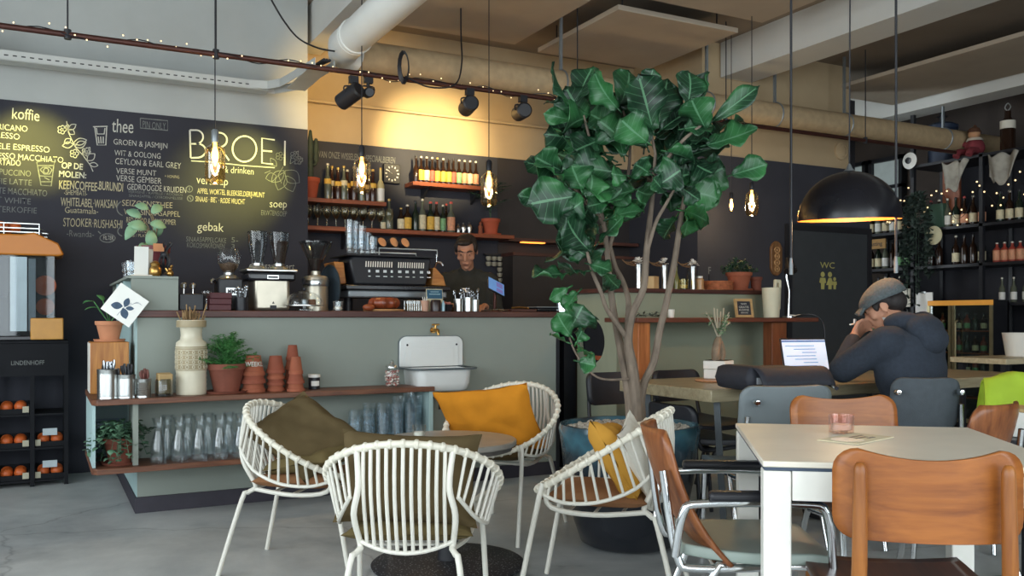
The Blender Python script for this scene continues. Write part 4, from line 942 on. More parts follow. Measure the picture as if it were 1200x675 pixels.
b = MB(); b.lathe([(.0, .12), (.022, .13), (.026, .2), (.02, .32), (.024, .4), (.02, .5), (.012, .56), (0, .57)], 12, sx=1, sy=.7); b.lathe([(0, .3), (.02, .31), (.024, .42), (.014, .5), (0, .51)], 10, c=(.05, .01, 0), sy=.7); b.lathe([(0, .13), (.018, .14), (.02, .25), (0, .33)], 10, c=(-.03, .01, 0)); b.tube([(.02, 0, .28), (.045, .005, .29), (.05, .01, .34)], .012, 8); b.done('foliage', CACM, cac)
# wall clock
pc = pY(458, 204, YW)
t = thing('wall_clock', 'square black wall clock with a ring of white hour marks', 'clock', (pc.x, YW - .001, pc.z)); MB().bx(-.075, .075, -.03, 0, -.085, .085).done('case', BLACKP, t, bev=.004)
for k in range(12):
    a = 2 * pi * k / 12; MB().box((.055 * sin(a), -.0315, .06 * cos(a)), (.009, .002, .016), Matrix.Rotation(a, 4, 'Y')).done('hour_mark', WHITEF, t, smooth=0)
for nm, a, L in (('hour_hand', -1.0, .03), ('minute_hand', -.95, .05)): MB().box((.5 * L * sin(a), -.0335, .5 * L * cos(a)), (.005, .002, L), Matrix.Rotation(a, 4, 'Y')).done(nm, WHITEF, t, smooth=0)
# wine glasses on the lower shelf
def wineglass():
    t = thing('wine_glass', 'x', 'glass', (0, 0, 0)); MB().lathe([(0, 0), (.03, .001), (.004, .008), (.004, .07), (.02, .085), (.034, .115), (.036, .145), (.028, .18), (.0275, .18)], 14).done('bowl', GLASSA, t); return t
g0 = wineglass(); c = 0
for row in (0, 1):
    for i in range(10):
        o = g0 if c == 0 else copy_tree(g0); c += 1; x = 1.92 + i * .078 + row * .03; o.location = (x, 7.21 + row * .1, Z2 + .001); o['group'] = 'wine glasses on the long lower shelf'; o['label'] = f"{ORD[i]} wine glass from the left in the {'back' if row else 'front'} row of the long shelf"
for i, (u, h, r, g, m, c) in enumerate([(449.5, .13, .02, CLB, LC, CW), (456, .27, .035, CLB, None, CG), (470, .2, .032, AMB, LC, CG), (477.5, .23, .036, AMB, LY, CW), (487, .27, .03, GRB, None, CB), (495, .29, .032, CLB, LC, CW), (504.5, .27, .034, GRB, LY, CR), (511.5, .27, .031, AMB, LC, CR), (519, .25, .026, GRB, LG, CW), (523, .27, .025, AMB, None, CR), (528.5, .28, .036, CLB, LP, CR)]):
    y = 7.25 + (.07 if i in (9,) else 0); p = pY(u, 268, y); o = bottle('liquor_bottle', h, r, g, m, c, lz=(.08, .5), shoulder=.55); o.location = (p.x, y, Z2 + .001); o['group'] = 'liquor bottles on the long lower shelf'
    o['label'] = f"{ORD[i]} liquor bottle from the left on the long shelf" + (f" with a {LN[m.name]} label" if m else ' without a label')
for i, u in enumerate((537, 543, 550)):
    t = thing('bar_measure', f"{ORD[i]} steel bar vessel from the left above the barista", 'bar vessel', (pY(u, 268, 7.25).x, 7.25, Z2 + .001), group='steel vessels on the long shelf'); MB().lathe([(0, 0), (.02, 0), (.014, .02), (.026, .05), (.02, .06 + .01 * i), (.006, .075 + .01 * i), (.01, .085 + .01 * i), (0, .09 + .01 * i)], 14).done('body', STEEL, t)
# plant in terracotta with tall leaves
pp = potted('potted_palm', 'slender palm in a terracotta pot at the right end of the long shelf', (pY(575, 285, 7.26).x, 7.26, Z2 + .001), .085, .14, 'none', P('terracotta_c', '#B5563A'), saucer=True)
b = MB(); s = MB(); rnd = random.Random(6)
for i in range(16):
    a = rnd.uniform(0, 6.28); L = rnd.uniform(.12, .24); z = rnd.uniform(.3, .5); tip = Vector((cos(a) * L, sin(a) * L * .5 - .03, z))
    c = catmull([Vector((0, 0, .12)), Vector((cos(a) * .03, sin(a) * .02, z * .85)), tip], 5); s.tube(c, .003, 5)
    for q in c[3:]:
        for sd in (-1, 1): leaf_quad(b, q, q + Vector((cos(a) * .04 - sd * sin(a) * .05, sin(a) * .04 + sd * cos(a) * .05, .01)), .014, nseg=3)
b.done('foliage', P('palm_leaf', '#33443A', .5, var=.2), pp, solid=.0006); s.done('stem', LEAFD, pp)
t = thing('terracotta_figurine', 'small orange figurine left of the palm pot on the long shelf', 'figurine', (pY(563, 285, 7.25).x, 7.25, Z2 + .001)); b = MB(); b.lathe([(0, 0), (.022, 0), (.018, .05), (.024, .07), (.008, .09), (.014, .105), (0, .125)], 12); b.done('body', TERRA, t)
# hanging cups on the wall behind the barista
t = thing('cup_rail', 'dark hanging rail of stacked grey cups behind the barista', 'rail', (pY(583, 300, 7.37).x, 7.389, pY(583, 300, 7.37).z)); MB().bx(-.14, .1, -.05, 0, .0, .02).done('bar', BLACK, t)
CUPM = P('cup_grey', '#A29D8C', .4, var=.08)
for i in range(4):
    for j in range(5 if i > 1 else 2):
        q = thing('hanging_cup', f"{ORD[j]} grey cup from the top in the {ORD[i]} column on the rail behind the barista", 'cup', (t.location.x - .11 + i * .058, 7.335, t.location.z - .03 - j * .05), group='grey cups on the rail'); MB().lathe([(0, -.018), (.016, -.018), (.024, 0), (.025, .02), (.022, .02), (.014, -.012), (0, -.012)], 14).done('cup', CUPM, q); MB().tube([(.022, -.0, .012), (.036, 0, .006), (.036, 0, -.006), (.021, 0, -.008)], .004, 6, sm=3).done('handle', CUPM, q)
# back counter
t = thing('back_counter', 'dark cabinet counter along the wall behind the bar', 'counter', (0, 0, 0)); MB().bx(1.88, 3.74, 6.95, 7.388, 0.001, .96).done('body', DARKBROWN, t, smooth=0); MB().bx(1.87, 3.745, 6.93, 7.388, .961, .99).done('top', MAHOG, t, bev=.003)
# dark tall cabinet with copper light strip
t = thing('backlit_cabinet', 'dark cabinet with a copper glow along its ledge right of the barista', 'cabinet', (4.48, 7.388, 0)); MB().bx(-.72, .73, -.28, 0, 0.001, 1.66).done('body', DARKBROWN, t, smooth=0); MB().bx(-.72, .73, -.29, 0, 1.661, 1.69).done('top', MAHOG, t, smooth=0); MB().bx(-.72, .73, -.2, 0, 1.80, 1.83).done('ledge', MAHOG, t, smooth=0)
for x in (-.45, .1): MB().bx(x - .12, x + .12, -.19, -.14, 1.79, 1.799).done('light_strip', P('strip_glow', '#E0803A', .5, emit=5, ecol='#E0702A'), t, smooth=0)
# ---------------------------------------------------------------- writing on the chalkboard
def wtxt(s, u0, v0, u1, hpx, mat=CHALK, bold=-.006, wob=.03, parent=board, Y=6.9925):
    p0 = pY(u0, v0, Y); p1 = pY(u1, v0, Y); t_ = Y / ray((u0 + u1) / 2).y
    return lettering(s, mat, parent, (p0.x, Y, p0.z), p1.x - p0.x, hpx * t_ / FOC, bold=bold, wobble=wob)
for a in [('koffie', 14, 139, 46, 13, CHALK, .0), ('AMERICANO', -22, 150, 32, 7), ('ESPRESSO', -20, 160, 23, 7), ('DUBBELE ESPRESSO', -30, 172, 58, 7), ('ESPRESSO MACCHIATO', -22, 184, 74, 7), ('CORTADO', -14, 192, 24, 7), ('CAPPUCCINO', -17, 203.5, 36, 7, CHALKD), ('KOFFIE LATTE', -22, 214, 37, 7, CHALKD), ('LATTE MACCHIATO', -16, 226, 55, 7.5, CHALKD), ('FLAT WHITE', -20, 236.5, 36, 7, CHALKD), ('FILTERKOFFIE', -15, 247.5, 43, 7, CHALKD),
          ('OP DE', 72, 197, 97, 7, CHALK, .02), ('MOLEN:', 69, 207, 101, 7, CHALK, .02), ('KEENCOFFEE-', 69, 221, 116, 10, CHALKY, .012), ('BURUNDI', 116, 222.5, 144, 10, CHALKY, .012), ('-SHEMBATI-', 75, 228, 102, 6, CHALKY), ('WHITELABEL·WAKSAN', 71, 241, 137, 10, CHALKY, .0), ('Guatamala-', 76, 249, 115, 7, CHALKY), ('STOOKER·RUSHASHI', 74, 265, 143, 10, CHALKY), ('-Rwanda-', 78, 277, 110, 7.5, CHALKD), ('FILTER', 121, 281, 133, 5, CHALK),
          ('thee', 131, 154, 156, 16, CHALK, .0), ('PIN ONLY', 167, 149.5, 194, 8, CHALKD), ('GROEN & JASMIJN', 133, 169, 196, 6.5, CHALK), ('WIT & OOLONG', 134, 182, 188, 6.5), ('CEYLON & EARL GREY', 135, 192, 212, 7), ('VERSE MUNT', 136, 203, 183, 6.5), ('VERSE GEMBER', 136, 212, 189, 7), ('+ HONING', 193, 208, 210, 3.5, CHALKY), ('GEDROOGDE KRUIDEN', 149, 222, 218, 7), ('VERVEINE / KAMILLE / ROOIBOS', 150, 226, 214, 3, CHALKD), ('SINAASAPPEL / CITROENMELISSE', 151, 230.5, 214, 3, CHALKD), ('SEIZOENSTHEE', 143, 241, 202, 7, CHALKY), ("VERS SINAASAPPEL", 145, 251, 211, 6.5, CHALKY), ('RED GOOD & KOMKOMMER', 148, 261, 206, 6.5, CHALKY), ('MINI WATER', 149, 272, 174, 6, CHALKY), ('BRUIS / PLAT', 146, 277, 172, 3.5, CHALKY),
          ('& drinken', 262, 202, 297, 8, CHALK), ('vers sap', 230, 215, 267, 9.5, CHALK, .0), ('APPEL WORTEL BLEEKSELDERIJ-MUNT', 231, 226.5, 310, 6, CHALKY, .01), ('SINAAS · BIET · RODE VRUCHT', 229, 236, 287, 6, CHALKY, .01), ('soep', 316, 242.5, 336, 9, CHALK), ('ERWTENSOEP', 306, 252, 336, 6, CHALKD), ('gebak', 231, 270, 262, 10, CHALK, .0), ('SINAASAPPELCAKE', 218, 283, 265, 6, CHALKD), ('5-', 271, 284, 279, 6, CHALKD), ('KOKOSMAKRONEN', 219, 290, 263, 6, CHALKD), ('3', 271, 291, 275, 5, CHALKD), ('croissant/taart', 292, 315, 345, 8, CHALK)]:
    wtxt(*a)
p0 = [pY(u, v, 6.992) for u, v in ((372, 185), (462, 186))]
lettering('VAN ONZE WISSELENDE SPECIAALBIEREN', CHALKD, wb, (pY(373, 186, 7.39).x, 7.392, pY(373, 184, 7.39).z), pY(463, 186, 7.39).x - pY(373, 186, 7.39).x, .055, wobble=.02)
def strokes(lines, w, mat, name, parent=board, Y=6.992):
    b = MB()
    for L in lines:
        pts = [pY(u, v, Y) for u, v in L]; b.ribbon([(p.x, p.z) for p in pts], w, y=Y)
    return b.done(name, mat, parent, smooth=0)
def arc(cu, cv, ru, rv, a0, a1, n=14): return [(cu + ru * cos(radians(a0 + (a1 - a0) * k / n)), cv - rv * sin(radians(a0 + (a1 - a0) * k / n))) for k in range(n + 1)]
NEON = P('neon_white', '#CFCFC6', .6)
strokes([[(222.5, 152.5), (223.5, 185)], [(222.5, 152.5), (230, 152.5)] + arc(230, 160.5, 8, 8, 90, -90) , [(223, 168.5), (230, 168.5)] + arc(231, 176.5, 10, 8.3, 90, -90) + [(223.5, 185)],
         [(251.5, 155), (252, 188)], [(251.5, 155), (257, 155.5)] + arc(257, 164, 9, 8.5, 90, -90) + [(252, 172.5)], [(258, 173), (268.5, 188)],
         arc(286.5, 174.5, 14, 15, 0, 362, 30), [(322, 164), (307, 162), (307, 191), (320, 192.5)], [(307, 176.5), (319, 177.5)], [(334, 165), (333.5, 194)]], .012, NEON, 'sign_letter')
strokes([[(224, 188.5), (250, 190), (285, 194), (322, 196.5)]], .008, CHALK, 'underline')
strokes([arc(222, 221.5, 3.6, 3.6, 0, 360), [(222, 219.5), (222, 223.5)], arc(223, 232.5, 3.4, 3.4, 0, 360), [(222, 231), (224, 234)], [(164.5, 138.5), (196.5, 141.5), (196.5, 152.8), (164.5, 150), (164.5, 138.5)], arc(126, 279, 9, 5, 0, 360), [(118, 274), (115, 271)],
         arc(147, 244, 10, 9, 120, 250), arc(146, 271, 8, 6, 120, 250)], .007, CHALKD, 'drawing')
# botanical sprig and cups
def leafst(cx, cy, a, L, w): return [(cx + cos(a) * L * s - sin(a) * w * k * sin(pi * s), cy + sin(a) * L * s + cos(a) * w * k * sin(pi * s)) for k, rr in ((1, range(9)), (-1, range(8, -1, -1))) for s in [q / 8 for q in rr]]
sp = [[(78, 142), (80, 155), (88, 172), (98, 183), (106, 194), (109, 201)]]
for cx, cy, a, L, w in ((80, 152, -.6, 11, 3), (80, 152, .6, 9, 3), (83, 163, 2.6, 9, 3), (86, 168, -.25, 16, 4), (86, 169, 3.0, 13, 3.5), (88, 172, -.4, 14, 4), (98, 182, -.9, 12, 3), (102, 188, -.7, 12, 4), (105, 192, .2, 10, 2.5), (80, 146, 2, 6, 2)): sp.append(leafst(cx, cy, a, L, w))
for cx, cy in ((72.5, 152), (87, 180), (101, 178)):
    for k in range(5): sp.append(arc(cx + 3.2 * cos(k * 1.257), cy + 3.2 * sin(k * 1.257), 2, 2, 0, 360, 8))
strokes(sp, .0055, CHALK, 'drawing')
strokes([[(109, 148.5), (126, 148)], [(111, 149), (114, 170), (124, 170), (125, 149)], [(113, 150), (114, 157), (122, 157), (123, 150)], [(115, 160), (116, 168)], [(118, 160), (118.5, 168)], [(121, 160), (121, 168)]], .007, CHALK, 'drawing')
strokes([[(43, 190), (54, 187), (64, 190), (63, 194), (44, 194), (43, 190)], [(44, 194), (48, 217), (60, 218), (63, 194)], [(47, 199), (52, 204), (58, 204), (61, 199), (58, 196), (50, 196), (47, 199)], arc(54, 200, 3, 3, 0, 360), [(46, 206), (61, 207)], [(47, 213), (61, 213)], [(52, 208), (58, 211)]], .007, CHALKD, 'drawing')
pl = [[(332, 195), (326, 205), (330, 215)], [(310, 203), (317, 200)]]
for cx, cy, a, L, w in ((333, 200, 2.4, 20, 6), (334, 200, .7, 22, 8), (336, 206, 1.2, 20, 7), (324, 206, 2.9, 13, 5), (333, 202, 1.9, 22, 7), (324, 195, -2.2, 12, 3), (340, 192, -1.0, 18, 3), (345, 192, -.6, 12, 3)): pl.append(leafst(cx, cy, a, L, w))
for cx, cy in ((345, 182), (350, 188), (328, 183)):
    for k in range(5): pl.append(arc(cx + 3 * cos(k * 1.257), cy + 3 * sin(k * 1.257), 2, 2, 0, 360, 8))
strokes(pl, .0045, CHALKD, 'drawing')
# ---------------------------------------------------------------- hanging jar pendants
GLOW = P('filament', '#FFD890', .4, emit=14, ecol='#FFC266')
def pendant(u, v, Y, label, s=1.0, jar=True):
    p = pY(u, v, Y); t = thing('jar_pendant_lamp', label, 'pendant lamp', (p.x, p.y, p.z), group='jar pendant lamps'); h = .122 * s; r = .060 * s
    if jar: MB().lathe([(r * .4, h * .98), (r * .42, h * .9), (r * .93, h * .72), (r, h * .55), (r, -h * .78), (r * .75, -h), (r * .3, -h * 1.05), (0, -h * 1.05)], 24).done('glass_jar', glass('pendant_glass', '#FBE6B8', dens=2.2), t)
    MB().lathe([(0, h * 1.0), (.02 * s, h * 1.0), (.022 * s, h * 1.1), (.022 * s, h * 1.55), (.014 * s, h * 1.65), (0, h * 1.65)], 14).done('socket', BLACKP if u > 260 else GREYM, t)
    MB().lathe([(0, h * .99), (.010 * s, h * .98), (.011 * s, h * .8), (.02 * s, h * .5), (.02 * s, h * .25), (.009 * s, -h * .1), (0, -h * .2)], 14).done('bulb', GLOW, t)
    MB().cyl((0, 0, h * 1.64), (0, 0, ZC - .001 - p.z), .0035, n=6).done('cord', BLACKP, t)
    ld = bpy.data.lights.new('bulb_light', 'POINT'); lo = bpy.data.objects.new('bulb_light', ld); COL.objects.link(lo); lo.parent = t; lo.location = (0, 0, 0 - .0); ld.energy = 9; ld.color = (1, .72, .38); ld.shadow_soft_size = .03
    return t
PEND = [pendant(252, 191, 5.55, 'glowing glass jar pendant in front of the chalkboard lettering'), pendant(424, 205, 5.55, 'glowing glass jar pendant in front of the syrup shelf', .95), pendant(573, 221, 5.55, 'glowing glass jar pendant left of the tree, over the bar end', .98), pendant(881, 238, 5.15, 'glowing glass jar pendant right of the tree', .8)]
t = pendant(857, 245, 6.0, 'small bare bulb pendant behind the jar pendant right of the tree', .72, False)
# ================================================================ half-height partition with ledge
PYF = 5.0
t = thing('partition_counter', 'grey green half height partition with dark wooden cap behind the tree', 'partition', (0, 0, 0))
CZ = 1.30
MB().bx(3.44, 4.78, PYF, 5.12, 0.001, CZ - .03).done('front_panel', SAGEG, t, smooth=0)
b = MB()   # side panel with a round port hole
yc, zc, rr = 5.3, .93, .155
y0_, y1_ = 5.121, 5.50; poly_in = [(yc + rr * cos(2 * pi * k / 32), zc + rr * sin(2 * pi * k / 32)) for k in range(32)]
def edgept(a):
    c, s_ = cos(a), sin(a); k = min([(y1_ - yc) / c if c > 1e-6 else 1e9, (y0_ - yc) / c if c < -1e-6 else 1e9, (CZ - .031 - zc) / s_ if s_ > 1e-6 else 1e9, (.001 - zc) / s_ if s_ < -1e-6 else 1e9]); return (yc + c * k, zc + s_ * k)
angs = sorted([2 * pi * k / 32 for k in range(32)] + [atan2(z - zc, y - yc) % (2 * pi) for y in (y0_, y1_) for z in (.001, CZ - .031)])
V = []
for x in (3.44, 3.46): V.append(([b.bm.verts.new((x, yc + rr * cos(a), zc + rr * sin(a))) for a in angs], [b.bm.verts.new((x, *edgept(a))) for a in angs]))
n = len(angs)
for k in range(n):
    j = (k + 1) % n
    for (i_, o_) in V: b.bm.faces.new((i_[k], i_[j], o_[j], o_[k]))
    b.bm.faces.new((V[0][0][k], V[1][0][k], V[1][0][j], V[0][0][j])); b.bm.faces.new((V[0][1][k], V[0][1][j], V[1][1][j], V[1][1][k]))
b.done('end_panel', SAGEG, t, smooth=0)
MB().bx(3.47, 4.78, 5.2, 5.50, 0.001, CZ - .031).done('back_panel', BLACKP, t, smooth=0)
MB().bx(3.455, 3.469, 5.13, 5.49, .80, .83).done('port_shelf', SHELFW, t, smooth=0)
MB().bx(3.40, 4.82, 4.97, 5.52, CZ - .0295, CZ).done('cap', MAHOG, t, bev=.003)
t = thing('ledge_table', 'dark wooden ledge on chunky orange wood blocks fixed before the partition', 'ledge', (0, 0, 0))
MB().bx(3.34, 4.93, 4.62, PYF - .002, 1.068, 1.098).done('board', LEDGEW, t, bev=.003)
xa, xb_ = pY(748, 400, 4.66).x, pY(762, 400, 4.66).x
MB().bx(xa, xb_, 4.66, 4.78, .42, 1.067).done('block_leg', BLOCKW, t, bev=.004)
MB().bx(xa - .01, xb_ + .03, 4.67, 4.8, .06, .419).done('block_base', BLOCKW, t, bev=.004); MB().bx(xa, xb_, 4.7, 4.78, .001, .059).done('foot', BLACK, t)
xa, xb_ = pY(900, 400, 4.7).x, pY(917, 400, 4.7).x
MB().bx(xa, xb_, 4.66, 4.75, .002, 1.067).done('block_leg', wood('block_dark', '#5E3420', '#8A5233', 'z'), t, bev=.004)
LZ = 1.099; CZ1 = CZ + .001
def px_(u, y): return pY(u, 350, y).x
# things on the cap
def flower_vase(u, lab, y=5.1, s=1.0):
    t = thing('flower_vase', lab, 'vase', (px_(u, y), y, CZ1), group='white flower vases on the partition'); MB().lathe([(0, 0), (.022, 0), (.022, .12), (.028, .17), (.026, .17), (.02, .12), (.019, .006), (0, .006)], 16).done('vase', STEEL, t)
    b = MB(); rnd = random.Random(int(u))
    for k in range(26):
        a = rnd.uniform(0, 6.28); e = rnd.uniform(0, 1.5); q = Vector((.03 * cos(a) * cos(e), .03 * sin(a) * cos(e), .175 + .035 * sin(e))); d = Vector((cos(a) * cos(e), sin(a) * cos(e), sin(e))); leaf_quad(b, q - d * .012, q + d * .018, .022, nseg=3)
    b.done('blossom', P('petal_white', '#E9E4DC', .7), t, solid=.0006); MB().tube([(0, 0, .01), (0, 0, .17)], .004, 6).done('stem', LEAFD, t)
    b = MB(); 
    for k in range(3): b.tube([(0, 0, .16), (-.05 - .02 * k, .0, .19 - .01 * k), (-.10 - .02 * k, 0, .17 + .015 * k)], .004, 5, sm=4)
    b.done('dried_twig', P('twig', '#7B5C3E', .9), t)
flower_vase(748.5, 'steel vase of white blooms left of the tan wooden box'); flower_vase(778.5, 'steel vase of white blooms between the wooden box and the bottles'); flower_vase(812, 'steel vase of white blooms among the bottles and lemon jar')
t = thing('wooden_box', 'small tan wooden box on the partition between two flower vases', 'box', (px_(764, 5.08), 5.08, CZ1), .5); MB().box((0, 0, .042), (.085, .07, .083)).done('body', P('box_tan', '#C6A577', .8, var=.08), t, bev=.003); MB().box((0, 0, .086), (.087, .072, .004)).done('lid', MATS['box_tan'], t)
t = thing('olive_bottle', 'slim clear oil bottle on the partition beside the lemon jar', 'bottle', (px_(792.5, 5.1), 5.1, CZ1)); MB().lathe([(0, 0), (.02, 0), (.021, .08), (.009, .12), (.009, .17), (0, .17)], 14).done('glass', P('oil', '#6E6A35', .1, spec=.6), t); MB().lathe([(0, .171), (.01, .171), (.01, .19), (0, .19)], 10).done('cap', STEEL, t)
tealight('lemon_jar', 'yellowish candle jar on the partition among the bottles', (px_(801, 5.07), 5.07, CZ1), .034, .075, glass('yellow_glass', '#F2E9B0'))
t = thing('salt_mill', 'dark slim mill behind the lemon jar', 'mill', (px_(807, 5.2), 5.2, CZ1)); MB().lathe([(0, 0), (.018, 0), (.014, .05), (.018, .1), (.01, .12), (.014, .14), (0, .155)], 14).done('body', BLACKP, t)
t = thing('spice_jar', 'orange brown lidded jar right of the white blooms on the partition', 'jar', (px_(820, 5.1), 5.1, CZ1)); MB().lathe([(0, 0), (.03, 0), (.03, .075), (.02, .085), (0, .085)], 16).done('jar', P('jar_orange', '#B58A5E', .3, var=.15), t); MB().lathe([(0, .0855), (.022, .0855), (.022, .1), (0, .1)], 14).done('lid', WHITEF, t)
t = thing('woven_tray', 'round red brown woven basket tray beside the terracotta pots', 'basket', (px_(841, 5.15), 5.15, CZ1)); b = MB()
for k in range(6): b.tube([((.108 + .001 * (k % 2)) * cos(a) * (1 + .01 * cos(20 * a)), (.108 + .001 * (k % 2)) * sin(a), .008 + .011 * k) for a in [2 * pi * j / 40 for j in range(40)]], .0065, 6, closed=True)
b.done('weave', P('basket_red', '#A5623F', .8, var=.3, scale=40), t); MB().lathe([(0, .0), (.108, .0), (.108, .004), (0, .004)], 28).done('bottom', MATS['basket_red'], t)
t = potted('potted_succulent', 'wide terracotta bowl with a dark bushy plant on the partition', (px_(866, 5.12), 5.12, CZ1), .095, .13, 'bush', seed=12, leafm=LEAFD, n=46, spread=.15, height=.14)
t = thing('terracotta_pot', 'small empty terracotta pot at the right end of the partition', 'plant pot', (px_(886, 5.1), 5.1, CZ1)); MB().lathe([(0, 0), (.046, 0), (.048, .01), (.036, .012), (.04, .08), (.047, .085), (.047, .105), (.04, .105), (.034, .03), (0, .03)], 22).done('pot', TERRAD, t, smooth=50)
t = thing('table_number', 'small dark stand with a pale letter on the partition', 'sign', (px_(831, 5.3), 5.3, CZ1)); MB().bx(-.02, .02, -.01, .01, 0, .01).bx(-.003, .003, -.003, .003, .01, .13).done('stand', BLACK, t); lettering('F', CHALKD, t, (-.012, -.005, .13), .026, .055)
# things on the ledge
yl = 4.8
t = thing('framed_sign', 'small light wood frame with chalk lettering leaning on the ledge', 'frame', (px_(875, yl), yl + .02, LZ), rot=(radians(-10), 0, radians(-5)))
OAKP = wood('frame_pine', '#A98556', '#C9A878')
b = MB(); b.bx(-.075, .075, -.008, .008, 0, .018).bx(-.075, .075, -.008, .008, .117, .135).bx(-.075, -.058, -.008, .008, .018, .117).bx(.058, .075, -.008, .008, .018, .117); b.done('frame', OAKP, t); MB().bx(-.058, .058, -.002, .006, .018, .117).done('slate', BOARD, t, smooth=0)
for s_, z, wd, h in (('WIFI', .092, .05, .012), ('GRATIS', .068, .085, .015), ('KOFFIE', .048, .085, .013), ('BROEI', .03, .06, .009)): lettering(s_, CHALK, t, (-wd / 2, -.0035, z), wd, h)
t = thing('cream_pitcher', 'tall pale cream pitcher at the right end of the ledge', 'pitcher', (px_(904, yl), yl, LZ)); PIT = P('pitcher_cream', '#C9C6AE', .5, var=.05)
MB().lathe([(0, 0), (.055, 0), (.068, .215), (.064, .215), (.052, .008), (0, .008)], 26).done('body', PIT, t, smooth=50)
MB().prism([(.055, .05), (.078, .06), (.088, .26), (.082, .275), (.03, .275), (.026, .215), (.045, .215), (.045, .25), (.068, .25), (.066, .08), (.055, .08)], -.012, .012, 'xz').done('handle', PIT, t, bev=.004)
t = thing('espresso_cup', 'small white cup standing on the ledge left of the frame', 'cup', (px_(786.5, yl), yl, LZ)); MB().lathe([(0, 0), (.02, 0), (.024, .055), (.022, .055), (.018, .006), (0, .006)], 18).done('cup', WHITEP, t)
t = thing('dried_herbs', 'bunch of dark dried herbs lying on the ledge behind the trunk', 'herbs', (px_(757, yl), yl, LZ + .002)); b = MB(); rnd = random.Random(14)
for k in range(90):
    p = Vector((rnd.uniform(-.13, .13), rnd.uniform(-.05, .05), .004 + rnd.uniform(0, .03) * (1 - abs(rnd.uniform(-1, 1))))); d = Vector((rnd.uniform(-1, 1), rnd.uniform(-1, 1), rnd.uniform(-.1, .4))).normalized() * .03; leaf_quad(b, p, p + d, .012, nseg=2)
b.done('foliage', P('herb_dark', '#44493F', .8, var=.3), t, solid=.0005)
# raised corner block and canisters on the bar's right end
# canisters stand on a low block of the bar end between bar and partition
t = thing('serving_block', 'reddish wooden serving shelf bridging the bar and the partition', 'shelf', (3.35, 5.75, 0)); MB().bx(-.07, .16, -.22, .2, 1.1, 1.14).done('board', MAHOG, t, bev=.003); MB().bx(.02, .12, -.18, .16, .001, 1.099).done('support', BLACK, t)
t = thing('steel_canister', 'shiny steel canister with a white lid beside the tree trunk', 'canister', (3.385, 5.62, WZ)); MB().lathe([(0, 0), (.055, 0), (.055, .1), (.05, .11), (0, .11)], 22).done('body', CHROME, t); MB().lathe([(0, .1105), (.03, .1105), (.03, .14), (.02, .15), (0, .15)], 16).done('lid', WHITEF, t)
t = thing('black_canister', 'black canister right of the shiny steel canister', 'canister', (3.47, 5.7, WZ)); MB().lathe([(0, 0), (.04, 0), (.04, .12), (0, .12)], 20).done('body', BLACKP, t); MB().lathe([(0, .1205), (.041, .1205), (.041, .135), (0, .135)], 20).done('lid', GREYM, t)
# carved wood oval and microphone-like lamp on the dark wall
pc = pY(908, 303, 6.328); t = thing('carved_plaque', 'long oval carved wooden plaque on the dark wall', 'plaque', (pc.x, 6.3285, pc.z)); CARV = wood('carved_wood', '#5A3E28', '#97704A', 'z')
def oval(hw, hh, n=36): return [(hw * cos(2 * pi * k / n), hh * sin(2 * pi * k / n) if True else 0) for k in range(n)]
MB().prism([(x, z) for x, z in [(.07 * max(-1, min(1, 1.25 * cos(2 * pi * k / 40))), .165 * sin(2 * pi * k / 40)) for k in range(40)]], -.03, -.001).done('plaque', CARV, t, bev=.006)
b = MB()
for k, z in enumerate((-.1, -.04, .02, .08)): b.tube([((.028 + .004 * (k % 2)) * cos(a), -.032, z + .026 * sin(a)) for a in [2 * pi * j / 16 for j in range(16)]], .006, 6, closed=True); b.sphere((0, -.03, z), (.012, .01, .012), 8)
b.done('relief', P('carve_light', '#B08A60', .6, var=.2, scale=30), t)
pb = pY(924, 374, 4.86); t = thing('desk_lamp', 'black and chrome jointed lamp standing on the ledge end by the pitcher', 'lamp', (pb.x, 4.86, LZ))
b = MB(); b.lathe([(0, 0), (.05, 0), (.05, .01), (.01, .016), (0, .016)], 18); b.tube([(0, 0, .01), (.005, 0, .2), (-.02, 0, .3), (-.005, 0, .44)], .006, 8); b.done('stand', CHROME, t); MB().tube([(-.005, 0, .44), (-.01, -.02, .40), (-.03, -.05, .34)], [.02, .035, .05], 14).done('shade', BLACKG, t); b = MB(); b.tube([(.04, 0, .012), (.09, -.03, .02), (.1, .02, .015), (.06, .05, .02)], .004, 6, sm=4); b.done('cord', WHITEF, t)
b = MB(); b.tube([(.01, -.02, .0), (.05, -.16, .02), (.12, -.2, -.05), (.13, -.2, -.25), (.1, -.2, -.42)], .006, 6, sm=5); o = b.done('power_cable', BLACKP, loc=(pb.x, 4.84, LZ + .004)); tag(o, 'black power cable drooping off the right end of the ledge', 'cable')
# shelf with small glasses in the dark bay behind the partition
t = thing('glass_shelf', 'dim dark shelf of glassware in the bay behind the partition', 'shelf', (4.95, 7.388, 1.79 + .45)); MB().bx(-.3, .28, -.22, 0, -.03, 0).done('board', BLACK, t, smooth=0)
for i in range(6):
    o = wineglass(); o.location = (4.72 + i * .085, 7.27, 2.242); tag(o, f"{ORD[i]} wine glass from the left on the dim shelf behind the tree", group='wine glasses on the dim shelf'); o['category'] = 'glass'
